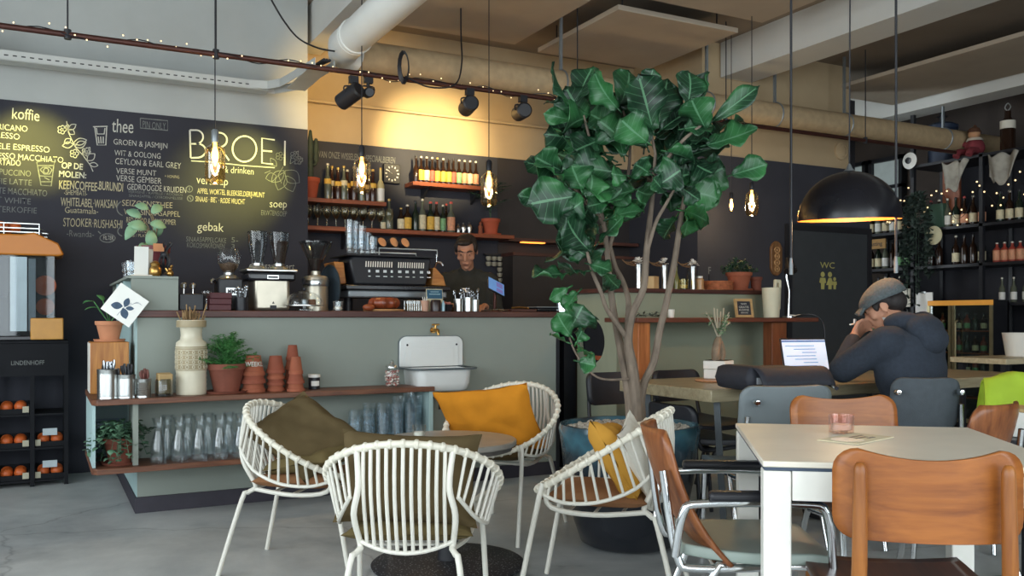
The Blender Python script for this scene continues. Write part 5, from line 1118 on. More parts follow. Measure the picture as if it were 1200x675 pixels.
# ================================================================ wooden table with bonsai, bag, laptop
t = thing('dining_table', 'long rustic wooden table with a thick pale edge and steel legs', 'table', (0, 0, 0))
TX0, TX1, TY0, TY1 = 2.84, 5.45, 3.33, 4.1
MB().bx(TX0, TX1, TY0, TY1, .69, .75).done('tabletop', TABLEW, t, bev=.005)
for x in (TX0 + .12, TX1 - .14):
    for y in (TY0 + .1, TY1 - .1): MB().tube([(x, y, .689), (x + (.05 if x > 4 else -.05) * -1, y, .002)], .022, 4).done('leg', P('leg_steel', '#5A6064', .4, .6), t)
TZ = .751
p = pZ(840, 447, .75); t = thing('wooden_coaster', 'round pinkish wooden board under the bonsai pot', 'board', (p.x, p.y, TZ)); MB().lathe([(0, 0), (.115, 0), (.12, .004), (.115, .009), (0, .009)], 30).done('board', wood('coaster', '#A56E4A', '#C99872'), t)
p = pZ(842, 446, .75)
t = thing('potted_bonsai', 'bonsai fig with a bulbous trunk in a white square pot on the table', 'potted plant', (p.x, p.y, TZ + .0105), .45)
MB().bx(-.062, .062, -.062, .062, .0, .052).bx(-.064, .064, -.064, .064, .0525, .1).done('pot', P('pot_white', '#DEDAD2', .5, var=.04), t, bev=.005); MB().bx(-.055, .055, -.055, .055, .1, .103).done('soil', SOIL, t)
BARK = P('bonsai_bark', '#7A6A58', .85, var=.25, scale=20, bump=.3)
b = MB(); b.tube([(-.035, 0, .1), (-.04, .0, .14), (-.022, 0, .19), (0, 0, .22), (.0, 0, .235)], [.02, .024, .022, .018, .01], 12, sm=4); b.tube([(.03, 0, .1), (.04, .0, .14), (.025, 0, .185), (.004, 0, .215)], [.018, .024, .02, .014], 12, sm=4); b.sphere((.012, .01, .13), (.016, .016, .04), 10); b.done('trunk', BARK, t)
b = MB(); s = MB(); rnd = random.Random(20)
for k in range(9):
    a = rnd.uniform(0, 6.28); tip = Vector((.07 * cos(a) * rnd.uniform(.4, 1.1), .07 * sin(a), .26 + rnd.uniform(.03, .11))); s.tube([(0, 0, .225), tip * .5 + Vector((0, 0, .125)), tip], [.006, .004, .0025], 6, sm=3)
    for j in range(9): q = Vector((0, 0, .24)).lerp(tip, rnd.uniform(.25, .9)); d = Vector((rnd.uniform(-1, 1), rnd.uniform(-1, 1), rnd.uniform(-.4, .8))).normalized() * .03; leaf_quad(b, q, q + d, .016, nseg=3)
for dx, dz in ((-.06, .39), (-.02, .385), (.03, .37), (.07, .39)): s.tube([(dx * .3, 0, .28), (dx * .8, 0, .33), (dx, 0, dz)], [.005, .005, .0035], 6, sm=3)
s.done('branch', P('branch_pale', '#A39A86', .8), t); b.done('foliage', P('bonsai_leaf', '#6E8A6A', .5, var=.25), t, solid=.0006)
# briefcase
pc = pZ(907, 459, .75)
t = thing('laptop_bag', 'black soft laptop bag with silver buckles lying on the wooden table', 'bag', (pc.x + .05, pc.y + .1, TZ), radians(-8))
BAGM = P('bag_nylon', '#24262F', .7, var=.12, scale=40, bump=.1, bscale=300)
def bagf(u, v):
    a, b_ = (u - .5) * 2, (v - .5) * 2; e = (1 - abs(a) ** 12) ** .3 * (1 - abs(b_) ** 10) ** .3
    return a, b_, e
b = MB(); W, D, H = .205, .15, .11
b.surf(lambda u, v: Vector((bagf(u, v)[0] * W, bagf(u, v)[1] * D, .004 + .5 * H + .5 * H * bagf(u, v)[2] * (1 + .05 * sin(9 * u) - .25 * (u - .5)))), 26, 18)
b.surf(lambda u, v: Vector((bagf(u, v)[0] * W, bagf(u, v)[1] * D, .004 + .5 * H - .5 * H * bagf(u, v)[2])), 26, 18); b.done('body', BAGM, t, merge=True, smooth=70)
b = MB(); b.surf(lambda u, v: Vector(((u - .5) * .40 + .03, -D * .55 - .02 - .11 * v * (1 if v < .5 else 1), .004 + H * (1.0 - v ** 3 * .75))), 14, 10); b.done('flap', BAGM, t, solid=.006)
for x in (-.15, -.02): MB().box((x, -D * .98 - .012, .055), (.035, .006, .03)).done('badge', P('badge_print', '#8C9096', .6), t); 
for x in (.06, .16): MB().tube([(x, -D - .012, .06), (x, -D - .03, .045), (x + .004, -D - .03, .02)], .009, 6, sm=3).done('buckle', CHROME, t)
b = MB(); b.tube([(.19, -.06, .07), (.26, -.08, .06), (.3, -.06, .03), (.31, -.12, .012), (.28, -.16, .01)], .010, 6, sm=4); b.done('strap', BAGM, t); b = MB(); b.tube([(.285 + .014 * cos(a), -.1, .05 + .018 * sin(a)) for a in [2 * pi * j / 12 for j in range(12)]], .003, 5, closed=True); b.tube([(.285, -.1, .03), (.3, -.13, .008)], .005, 6); b.done('clip', CHROME, t)
# laptop
t = thing('laptop', 'open silver laptop with a bright screen in front of the seated man', 'laptop', (3.97, 3.80, TZ), radians(170))
ALU = P('aluminium', '#B9BCC0', .35, .8, var=.03)
MB().bx(-.16, .16, 0, .22, 0, .014).done('keyboard_base', ALU, t, bev=.004); MB().bx(-.135, .135, .02, .12, .0142, .0155).done('keys', BLACKP, t, smooth=0); MB().bx(-.05, .05, .135, .2, .0142, .0148).done('trackpad', GREYM, t, smooth=0)
Ms = Matrix.Translation((0, 0, .016)) @ Matrix.Rotation(radians(14), 4, 'X')
MB().box((0, -.004, .11), (.32, .007, .215)).done('lid', BLACKP, t, bev=.003).matrix_local = Ms
MB().box((0, .0005, .112), (.30, .001, .19)).done('screen', P('screen_white', '#C9D6E8', .3, emit=.75, ecol='#C4D4EC'), t, smooth=0).matrix_local = Ms
b = MB(); b.box((0, .0015, .198), (.30, .001, .012)); 
for k in range(7): b.box((.03 - .03 * (k % 3), .0015, .17 - k * .02), (.2 - .05 * (k % 3), .001, .004))
b.done('screen_text', P('screen_text', '#6F8DC0', .3, emit=.35, ecol='#6F8DC0'), t, smooth=0).matrix_local = Ms
t = thing('phone', 'black phone lying on the wooden table right of the seated man', 'phone', (4.55, 3.5, TZ), .4); MB().bx(-.035, .035, -.07, .07, 0, .008).done('body', BLACKG, t, bev=.003)
# ================================================================ dome lamp and hanging cables
p = pT(995, 258, 4.75)
t = thing('dome_pendant_lamp', 'large glossy black dome pendant with an orange inside over the table', 'pendant lamp', (p.x, p.y, p.z), rot=(radians(2.5), radians(-2.5), 0)); R_ = 58 * 4.75 / FOC
MB().lathe([(R_, 0), (R_ * 1.0, .004)] + [(R_ * cos(a), R_ * .98 * sin(a)) for a in [pi / 2 * k / 14 for k in range(1, 14)]] + [(.0, R_ * .98)], 44).done('shade', P('gloss_black', '#1B1B20', .26, spec=.4), t)
MB().lathe([(R_ * .99, 0.001)] + [(R_ * .985 * cos(a), R_ * .96 * sin(a)) for a in [pi / 2 * k / 14 for k in range(1, 14)]] + [(.0, R_ * .96)], 44).done('shade_lining', P('orange_lining', '#DC8A3E', .4), t)
MB().lathe([(0, .06), (.03, .07), (.04, .1), (.03, .14), (.018, .16), (0, .16)], 14).done('bulb', GLOW, t); MB().lathe([(0, .161), (.02, .161), (.02, R_ * .94), (0, R_ * .94)], 12).done('socket', BLACK, t)
MB().lathe([(.03, R_ * .985), (.016, R_ + .01), (.008, R_ + .03), (0, R_ + .04)], 14).done('cap', GREYM, t)
cd_ = MB().cyl((0, 0, R_ + .03), (.0, 0, ZC - p.z - .004), .004, n=6); cd_.done('cord', BLACK, t); b = MB(); b.tube([(.0, .0, 1.5), (.01, 0, 1.45), (-.006, 0, 1.42), (.006, 0, 1.38), (0, 0, 1.34)], .007, 6, sm=3); b.done('cord_knot', BLACK, t)
ld = bpy.data.lights.new('bulb_light', 'POINT'); lo = bpy.data.objects.new('bulb_light', ld); COL.objects.link(lo); lo.parent = t; lo.location = (0, 0, .04); ld.energy = 14; ld.color = (1, .7, .38); ld.shadow_soft_size = .04
for u, v1, tt, lab in ((927, 322, 4.6, 'hanging black cable with a pale plug tip left of the dome lamp'), (1050, 320, 4.6, 'thick hanging black cable with a pale plug tip right of the dome lamp')):
    p = pT(u, v1, tt); t = thing('hanging_cable', lab, 'cable', (p.x, p.y, p.z), group='cables hanging beside the dome lamp'); MB().cyl((0, 0, .03), (0, 0, ZC - .002 - p.z), .0065, n=8).done('cord', BLACK, t); MB().lathe([(0, 0), (.01, 0), (.01, .05), (.006, .09), (0, .09)], 10).done('plug', P('plug_grey', '#8C9398', .4), t)

# round vent on the beige wall, clipboards on the rack side
p = pY(986, 177, 6.33); t = thing('wall_vent', 'round pale vent on the beige wall above the dome lamp', 'vent', (p.x, 6.339, p.z)); q2v = Matrix.Rotation(pi / 2, 4, 'X'); MB().lathe([(0, 0), (.09, 0), (.09, .02), (.06, .035), (.055, .03), (.03, .04), (0, .042)], 26, M=q2v).done('cover', PLASTERW, t)
for i, (u, v, lab) in enumerate(((1060, 349, 'left cream clipboard hung on the bottle rack behind the man'), (1083, 357, 'right white clipboard hung on the bottle rack behind the man'))):
    p = pX(u, v, 8.34); t = thing('clipboard', lab, 'clipboard', (8.34, p.y, p.z), group='clipboards on the rack'); MB().box((0, 0, 0), (.012, .15 + .06 * i, .2 + .06 * i)).done('board', CREAMP if i == 0 else WHITEF, t, bev=.003); MB().box((-.01, 0, .1 + .03 * i), (.012, .05, .02)).done('clip', STEEL, t)
# ================================================================ rattan lounge set
RATW = P('white_rattan', '#D9D4C4', .55, var=.08, scale=30, bump=.1); RATF = P('white_steel', '#D6D3C8', .4, var=.05)
def rim_pt(th): return Vector((.30 * sin(th), -.265 * cos(th) * (1 if cos(th) > 0 else .95), .58 + .16 * cos(th)))
def rattan_chair(label, loc, d, sc=1.0, sz=None):
    t = thing('rattan_chair', label, 'chair', (loc[0], loc[1], 0), face(d), 'white rattan lounge chairs'); t.scale = (sc, sc, sz or sc)
    n = 48; MB().tube([rim_pt(2 * pi * k / n) for k in range(n)], .0125, 10, closed=True).done('rim', RATW, t)
    b = MB()
    for k in range(44):
        a = 2 * pi * k / 44; p = rim_pt(a); q = (rim_pt(a + .03) - p).normalized(); b.tube([p - q * .009, p - q * .004, p + q * .004, p + q * .009], [.012, .0165, .0165, .012], 8)
    b.done('rim_binding', RATW, t)
    def back_bot(s): return Vector((.155 * s, -.215 + .03 * s * s, .40 - .035 * (1 - s * s)))
    for s in (-1, 1):
        th = s * .55; MB().tube([rim_pt(th), rim_pt(th) + Vector((-.01 * s, -.025, -.12)), Vector((.165 * s, -.235, .50)), back_bot(s), Vector((.15 * s, -.19, .375))], .0105, 10, sm=4).done('back_rod', RATF, t)
    b = MB()
    for k in range(1, 12):
        s = -1 + 2 * k / 12; p = rim_pt(.55 * s); q = back_bot(s); b.tube([p, p.lerp(q, .45) + Vector((0, -.03, 0)), q + Vector((0, -.008, .03)), q], .0065, 7, sm=3)
    b.done('back_rods', RATF, t)
    MB().tube([back_bot(-1 + 2 * k / 10) for k in range(11)], .008, 8).done('bottom_bar', RATF, t)
    for s in (-1, 1):
        A = [Vector((.175 * s, -.245, .56)), Vector((.225 * s, -.16, .475)), Vector((.255 * s, -.03, .425)), Vector((.25 * s, .1, .415)), Vector((.215 * s, .19, .435))]
        C = catmull(A, 6); MB().tube(C, .0075, 8).done('side_hoop', RATF, t); b = MB()
        for k in range(13): th = s * (.72 + k * .138); q = C[int(k * (len(C) - 1) / 12)]; p = rim_pt(th); b.tube([p, q], .0055, 7)
        b.done('side_rods', RATF, t)
    F1 = rim_pt(pi - .75)
    for s in (-1, 1): MB().tube([Vector((.15 * s, -.19, .375)), Vector((.185 * s, .0, .362)), Vector((.2 * s, .16, .385)), Vector((F1.x * s * 1.0, F1.y, F1.z))], .010, 8, sm=4).done('seat_rail', RATF, t)
    b = MB()
    for y in (-.1, 0, .1): b.tube([(-.17 - .1 * (y + .1) * .4, y, .366), (.17 + .1 * (y + .1) * .4, y, .366)], .006, 6)
    b.done('seat_bar', RATF, t)
    for s in (-1, 1):
        MB().tube([Vector((F1.x * s, F1.y, F1.z)), Vector((F1.x * s * 1.1, F1.y + .015, F1.z - .03)), Vector((.245 * s, .285, .003))], .0105, 10, sm=3).done('leg', RATF, t)
        MB().tube([Vector((.15 * s, -.19, .375)), Vector((.165 * s, -.215, .36)), Vector((.178 * s, -.235, .33)), Vector((.225 * s, -.32, .003))], .0105, 10, sm=3).done('leg', RATF, t)
    return t
def fabric(name, c, var=.14): return P(name, c, .92, var=var, scale=6, bump=.25, bscale=9, spec=.15)
def pillow(name, label, M_, w, h, th, mat, seed=0, wr=.012, group=None):
    b = MB()
    def f(sg):
        def g(u, v):
            a, c = (u - .5) * 2, (v - .5) * 2; x = a * w / 2 * (1 - .09 * (1 - c * c) * abs(a) ** 2); y = c * h / 2 * (1 - .09 * (1 - a * a) * abs(c) ** 2)
            e = max(0, (1 - a ** 4) * (1 - c ** 4)) ** .5; z = sg * th / 2 * e
            nz = mnoise.noise(Vector((a * 1.7 + seed, c * 1.7, seed * 3.1 + sg))) + .5 * mnoise.noise(Vector((a * 4 + seed, c * 4, 7)))
            return Vector((x, y, z + nz * wr * (sg * e * .8 + .6 * (1 - e))))
        return g
    b.surf(f(1), 22, 22); b.surf(f(-1), 22, 22)
    o = b.done(name, mat, smooth=180, merge=True); o.matrix_world = M_; tag(o, label, 'cushion', group)
    return o
def seat_pad(label, chair, mat, w=.40, d=.38, dx=0):
    M_ = chair.matrix_basis @ Matrix.Translation((dx, .0, .414)); return pillow('seat_cushion', label, M_, w, d, .07, mat, 5, .004, 'seat pads in the rattan chairs')
BROWN = fabric('brown_linen', '#594C34'); TAN = fabric('tan_leather', '#8A6244'); MUST = fabric('mustard_linen', '#C27D22'); MUST2 = fabric('ochre_linen', '#B98838'); OLIVE = fabric('olive_linen', '#6B5E3E')
# table first
bmn = NT('speckled_black'); vv_ = bmn.coord(); vo_ = bmn.new('ShaderNodeTexVoronoi', Scale=75.0); bmn.link(vv_, vo_.inputs['Vector']); bmn.link(bmn.ramp(vo_.outputs['Distance'], [(.0, hx('#9A9CA0')), (.22, hx('#7A7C80')), (.3, hx('#1F2026'))]), bmn.b.inputs['Base Color']); bmn.b.inputs['Roughness'].default_value = .55; BASEM = bmn.m
tc = Vector((1.905, 3.385))
tc = pT(525, 520, 3.95).xy
t = thing('bistro_table', 'low round grey stone table on a black pedestal among the rattan chairs', 'table', (tc.x, tc.y, 0))
STONE = P('stone_top', '#8C8A84', .3, var=.2, scale=7, spec=.45); STONE2 = P('stone_edge', '#565350', .5, var=.2)
MB().lathe([(0, .535), (.30, .535), (.305, .54), (.305, .556), (.30, .56), (0, .56)], 44).done('tabletop', STONE, t); MB().lathe([(0, .515), (.285, .515), (.285, .534), (0, .534)], 36).done('top_rim', STONE2, t)
MB().lathe([(0, .02), (.05, .02), (.045, .06), (.045, .5), (.07, .514), (0, .514)], 20).done('column', BLACK, t)
MB().lathe([(0, .002), (.335, .002), (.34, .012), (.335, .016), (.19, .02), (.1, .03), (0, .03)], 48).done('base_plate', BASEM, t)
tealight('candle_glass', 'clear glass tealight holder standing on the round stone table', (pZ(491, 512, .562).x, pZ(491, 512, .562).y, .561), .03, .055)
def dirto(p): return (tc.x - p[0], tc.y - p[1])
# chairs
pa = pT(364, 560, 3.93).xy; chA = rattan_chair('white rattan chair left of the round table, a draped brown cushion across it', pa, (RT * .92 - FW * .18), 1.0, .97)
pb = pT(485, 560, 3.05).xy; chB = rattan_chair('white rattan chair in front with its back to the viewer', pb, (FW * 1 + RT * .02), .98, .95)
pc_ = pT(587, 540, 4.6).xy; chC = rattan_chair('white rattan chair behind the round table holding the bright orange cushion', pc_, (-FW * .8 - RT * .42), 1.0)
pd = pT(706, 560, 3.5).xy; chD = rattan_chair('white rattan chair right of the round table in side view before the big planter', pd, (-RT * .96 + FW * .27), 1.0)
bpy.context.view_layer.update()
seat_pad('brown seat pad in the left rattan chair', chA, TAN); seat_pad('olive seat pad in the front rattan chair seen from behind', chB, OLIVE, .44, .36); seat_pad('dark seat pad in the rattan chair with the orange cushion', chC, BROWN); seat_pad('tan leather seat pad sticking out of the right rattan chair', chD, TAN, .40, .40)
def on_chair(ch, x, y, z, rx, ry=0, rz=0): return ch.matrix_basis @ Matrix.Translation((x, y, z)) @ euler(rx, ry, rz)
pillow('cushion', 'draped dark brown linen cushion across the left rattan chair', on_chair(chA, .0, -.03, .60, radians(30), radians(26), radians(70)), .44, .36, .12, BROWN, 2, .03)
pillow('cushion', 'second brown cushion lying low at the near side of the left rattan chair', on_chair(chA, .02, .04, .50, radians(12), radians(4), radians(-12)), .36, .34, .09, OLIVE, 8, .02)
pillow('cushion', 'large brown cushion leaning inside the front rattan chair seen through its rods', on_chair(chB, -.01, -.06, .59, radians(70), radians(2), 0), .49, .33, .12, BROWN, 3, .02)
pillow('cushion', 'bright orange linen cushion in the rattan chair behind the round table', on_chair(chC, .06, -.0, .565, radians(62), radians(7), radians(0)), .56, .40, .14, MUST, 6, .03)
pillow('cushion', 'ochre yellow cushion in the right rattan chair', on_chair(chD, .0, -.07, .545, radians(58), radians(8), 0), .38, .34, .12, MUST2, 9, .025)
pillow('cushion', 'white cushion behind the ochre one in the right rattan chair', on_chair(chD, -.04, -.15, .575, radians(66), radians(-12), 0), .30, .28, .06, fabric('white_cotton', '#D9D6CC', .05), 4, .015)
# ================================================================ fiddle leaf fig in a glazed planter
TP = pT(737, 600, 4.33)
fig = thing('potted_fiddle_leaf_fig', 'tall fiddle leaf fig tree in a huge dark teal glazed planter', 'potted tree', (TP.x, TP.y, 0))
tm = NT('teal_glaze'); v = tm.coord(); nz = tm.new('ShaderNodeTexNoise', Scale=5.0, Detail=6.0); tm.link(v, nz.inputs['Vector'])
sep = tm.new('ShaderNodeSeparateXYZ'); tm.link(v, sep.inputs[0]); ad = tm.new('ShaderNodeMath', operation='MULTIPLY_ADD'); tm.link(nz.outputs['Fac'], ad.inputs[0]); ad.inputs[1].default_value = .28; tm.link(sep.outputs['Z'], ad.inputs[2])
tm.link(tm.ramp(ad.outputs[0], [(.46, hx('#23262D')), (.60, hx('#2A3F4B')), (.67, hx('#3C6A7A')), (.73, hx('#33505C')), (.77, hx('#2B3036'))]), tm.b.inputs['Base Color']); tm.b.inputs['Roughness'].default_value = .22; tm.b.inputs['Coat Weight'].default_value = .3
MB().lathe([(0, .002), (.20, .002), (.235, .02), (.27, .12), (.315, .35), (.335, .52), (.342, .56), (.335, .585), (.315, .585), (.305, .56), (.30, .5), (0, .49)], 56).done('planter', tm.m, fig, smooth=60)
GR = P('gravel', '#A39C90', .9, var=.35, scale=90, bump=.6, bscale=80); b = MB(); b.lathe([(0, .566), (.15, .566), (.309, .562)], 30); rnd = random.Random(21)
for k in range(420):
    a = rnd.uniform(0, 6.28); r = .29 * sqrt(rnd.random()); s = rnd.uniform(.008, .015); b.sphere((r * cos(a), r * sin(a), .568), (s, s * rnd.uniform(.6, 1), s * .6), 5)
g_ = b.done('gravel', GR, fig); g_['kind'] = 'stuff'; pl_ = fp(766, 480, -.2) if 'fp' in globals() else pT(766, 482, 4.13) - Vector((TP.x, TP.y, 0)); MB().box((pl_.x, pl_.y, .57), (.034, .004, .14), Matrix.Rotation(.08, 4, 'Y')).done('plant_label', WHITEF, fig, bev=.001)
TR = P('fig_bark', '#75685B', .9, var=.35, scale=22, bump=.5, bscale=30, stretch=(1, 1, .35))
TD = 4.33
def fp(u, v, dt=0): return pT(u, v, TD + dt) - Vector((TP.x, TP.y, 0))
STEMS = [([(741, 494, .0), (739, 470, 0), (733, 435, 0), (724, 392, .02), (716, 345, .05), (712, 300, .06), (707, 262, .05), (698, 225, .04)], [.034, .03, .024, .019, .016, .014, .012, .008]),
         ([(746, 494, -.02), (745, 465, -.03), (741, 430, -.04), (736, 400, -.05), (741, 368, -.06), (754, 338, -.06), (757, 302, -.06), (761, 262, -.05), (765, 225, -.04), (768, 180, -.02)], [.034, .03, .026, .022, .019, .017, .016, .014, .011, .007]),
         ([(736, 398, -.05), (722, 378, -.08), (711, 362, -.1), (704, 342, -.12), (694, 318, -.14), (688, 295, -.16)], [.014, .012, .011, .01, .009, .007]),
         ([(734, 396, -.03), (736, 372, .0), (736, 350, .04), (729, 328, .06), (721, 312, .08), (716, 290, .1)], [.016, .015, .014, .013, .011, .008]),
         ([(752, 494, .03), (751, 470, .03), (755, 448, .02), (766, 424, .0), (772, 392, 0), (780, 358, 0), (787, 325, .01), (792, 296, .02), (797, 262, .02), (803, 228, .02), (812, 190, .0)], [.022, .021, .020, .019, .018, .017, .016, .015, .013, .011, .007]),
         ([(737, 444, -.04), (716, 445, -.1), (700, 442, -.14), (684, 428, -.17), (672, 408, -.19), (666, 390, -.2)], [.006, .0055, .005, .005, .005, .004]),
         ([(757, 300, -.05), (768, 262, -.1), (780, 240, -.14), (790, 222, -.15)], [.010, .009, .008, .006]), ([(707, 262, .05), (690, 240, -.05), (676, 222, -.12), (668, 205, -.16)], [.010, .009, .008, .006]), ([(765, 225, -.04), (780, 190, -.1), (800, 165, -.14), (818, 150, -.16), (830, 140, -.16)], [.009, .009, .008, .007, .006]), ([(698, 225, .04), (694, 190, .02), (690, 160, 0), (684, 135, -.02)], [.009, .008, .007, .005]), ([(768, 180, -.02), (764, 160, -.05), (762, 145, -.06)], [.007, .006, .005]), ([(712, 300, .06), (722, 262, .12), (735, 215, .14), (738, 160, .12), (730, 130, .1)], [.01, .009, .008, .007, .006])]
for st, rs in STEMS: MB().tube([fp(*p) for p in st], rs, 9, sm=4).done('stem', TR, fig)
lm = NT('fig_leaf'); uvn = lm.new('ShaderNodeUVMap'); sp_ = lm.new('ShaderNodeSeparateXYZ'); lm.link(uvn.outputs['UV'], sp_.inputs[0])
def mth(op, a, b=None, c=None):
    n = lm.new('ShaderNodeMath', operation=op)
    for i, q in enumerate((a, b, c)):
        if q is None: continue
        if isinstance(q, (int, float)): n.inputs[i].default_value = q
        else: lm.link(q, n.inputs[i])
    return n.outputs[0]
au = mth('ABSOLUTE', mth('SUBTRACT', sp_.outputs['X'], .5)); mid = mth('LESS_THAN', au, .028)
lat = mth('FRACT', mth('MULTIPLY_ADD', sp_.outputs['Y'], 7.0, mth('MULTIPLY', au, -3.2))); latm = mth('LESS_THAN', lat, .085); vein = mth('MAXIMUM', mid, mth('MULTIPLY', latm, .55))
n1 = lm.new('ShaderNodeTexNoise', Scale=3.5, Detail=2.0); lm.link(lm.coord(), n1.inputs['Vector'])
base = lm.ramp(n1.outputs['Fac'], [(.3, hx('#11231A')), (.5, hx('#1C3F28')), (.76, hx('#3A7A42'))]); mxl = lm.new('ShaderNodeMixRGB'); lm.link(vein, mxl.inputs[0]); lm.link(base, mxl.inputs[1]); mxl.inputs[2].default_value = hx('#568260')
lm.link(mxl.outputs[0], lm.b.inputs['Base Color']); lm.b.inputs['Roughness'].default_value = .38; lm.b.inputs['Specular IOR Level'].default_value = .45
FIGLEAF = lm.m
def fig_leaf(b, base, tip, w, face_dir, rnd):
    base, tip = Vector(base), Vector(tip); ax = tip - base; L = ax.length; ax.normalize(); fd = Vector(face_dir); nn = (fd - ax * fd.dot(ax)).normalized(); side = ax.cross(nn)
    cup = rnd.uniform(.05, .55); bend = rnd.uniform(-.15, .42); ph = rnd.uniform(0, 6); tw = rnd.uniform(-.8, .8)
    def f(u, v):
        s = (u - .5) * 2; vv = min(1, v)
        prof = sin(pi * min(1, vv ** 1.25 * .98 + .02)) ** .62 * (.62 + .48 * vv) * (1 - .16 * math.exp(-((vv - .38) / .12) ** 2)) + .015
        wd = w * prof / 2; z = cup * abs(s) ** 1.5 * wd - bend * L * vv * vv + .085 * w * sin(vv * 14 + ph + s * 1.5) * abs(s) ** 1.6
        a = tw * vv; si = side * cos(a) + nn * sin(a); no = nn * cos(a) - side * sin(a)
        return base + ax * (L * (vv - .04 * abs(s) ** 2 * vv)) + si * (s * wd) + no * z
    b.surf(f, 7, 11, uv=True); b.tube([base - ax * .03, base], .004, 5)
LV = [  # base u,v, tip u,v, width, depth offset base, tip
 (671,123,634,86,.15,-.05,-.08),(675,119,694,74,.17,0,.05),(724,127,688,90,.19,-.12,-.16),(727,122,746,77,.20,.1,.12),(765,152,748,86,.27,-.16,-.22),(769,146,787,86,.20,-.1,-.1),(757,105,766,80,.12,.1,.1),(806,122,814,80,.19,-.1,-.1),(822,130,834,85,.18,-.02,0),(827,151,809,112,.19,-.18,-.24),(836,141,891,100,.12,-.1,-.16),(828,170,889,155,.20,-.16,-.2),(836,160,864,133,.18,-.05,-.02),(667,126,641,112,.14,.02,.04),(670,141,636,133,.10,.0,-.03),(690,137,654,147,.22,.0,-.1),(758,166,726,141,.20,-.24,-.3),(758,172,742,136,.2,-.1,-.12),(720,150,690,132,.22,.02,0),(700,165,672,178,.2,0,-.1),(715,150,712,108,.2,.12,.16),(750,140,735,100,.2,.1,.12),(790,140,800,100,.2,.06,.1),(800,160,790,125,.22,0,0),
 (658,200,624,183,.18,-.12,-.2),(661,214,635,183,.19,-.18,-.24),(681,222,670,193,.19,-.18,-.22),(675,230,620,238,.25,-.2,-.3),(690,232,697,203,.17,-.16,-.18),(660,250,688,236,.15,-.2,-.26),(641,235,606,229,.10,-.16,-.2),(712,237,690,239,.13,-.16,-.2),(714,256,752,240,.14,-.15,-.22),(773,216,800,198,.20,-.2,-.26),(779,226,765,208,.15,-.2,-.24),(798,219,820,235,.12,-.2,-.24),(761,203,742,190,.14,-.2,-.26),(735,206,716,204,.12,-.2,-.24),(858,205,900,192,.15,-.06,-.1),(812,225,848,225,.17,.0,0),(818,210,850,196,.22,.02,.04),(800,190,836,190,.22,.05,.1),(800,245,830,262,.18,.06,.1),(792,255,775,280,.18,.08,.1),(805,240,812,276,.18,.02,.0),(785,200,815,178,.22,-.1,-.14),
 (689,292,655,258,.20,-.18,-.25),(685,298,638,293,.17,-.1,-.16),(661,321,625,322,.19,-.2,-.28),(686,318,655,321,.19,-.18,-.22),(694,285,700,262,.13,-.1,-.1),(701,285,730,252,.17,-.14,-.22),(692,310,718,316,.12,-.16,-.2),(688,300,670,290,.13,-.14,-.18),(677,343,660,360,.13,-.16,-.2),(665,338,643,351,.08,-.16,-.2),(710,320,722,340,.14,-.1,-.12),(704,318,712,342,.16,.0,.0),(700,272,688,262,.14,0,-.05),
 (669,393,651,369,.14,-.22,-.26),(669,384,684,357,.18,-.2,-.2),(679,386,699,371,.13,-.16,-.16),(679,406,691,418,.12,-.2,-.24),(664,401,643,394,.10,-.2,-.22),(679,424,699,429,.12,-.18,-.22),(676,400,682,386,.1,-.22,-.26),(668,384,672,366,.12,-.15,-.15),(684,385,694,368,.14,-.1,-.08),
]
rnd = random.Random(33); b = MB(); camd = Vector((0, 0, EYE)) - Vector((TP.x, TP.y, 1.7)); camd.normalize()
def fd(): return (camd * rnd.uniform(.1, 1) + Vector((rnd.uniform(-1, 1), rnd.uniform(-1, 1), rnd.uniform(-.3, 1)))).normalized()
for (a1, b1, a2, b2, w, d0, d1) in LV: fig_leaf(b, fp(a1, b1, d0), fp(a2, b2, d1), w, fd(), rnd)
for cu, cv, ru, rv, n in ((715, 160, 40, 30, 12), (770, 165, 45, 38, 14), (700, 200, 45, 28, 14), (750, 205, 40, 25, 12), (700, 235, 40, 20, 10), (800, 190, 34, 28, 8), (690, 280, 22, 22, 5), (800, 235, 25, 20, 5)):
    for k in range(n):
        a = rnd.uniform(0, 6.28); r = sqrt(rnd.random()); u, v = cu + ru * r * cos(a), cv + rv * r * sin(a); dd = rnd.uniform(-.16, .26); ang = atan2(v - 190, u - 745) + rnd.uniform(-1, 1); L = rnd.uniform(32, 52)
        fig_leaf(b, fp(u, v, dd), fp(u + L * cos(ang), v + L * .8 * sin(ang) - 8, dd + rnd.uniform(-.1, .1)), rnd.uniform(.15, .22), fd(), rnd)
b.done('foliage', FIGLEAF, fig, smooth=180, solid=.0012)
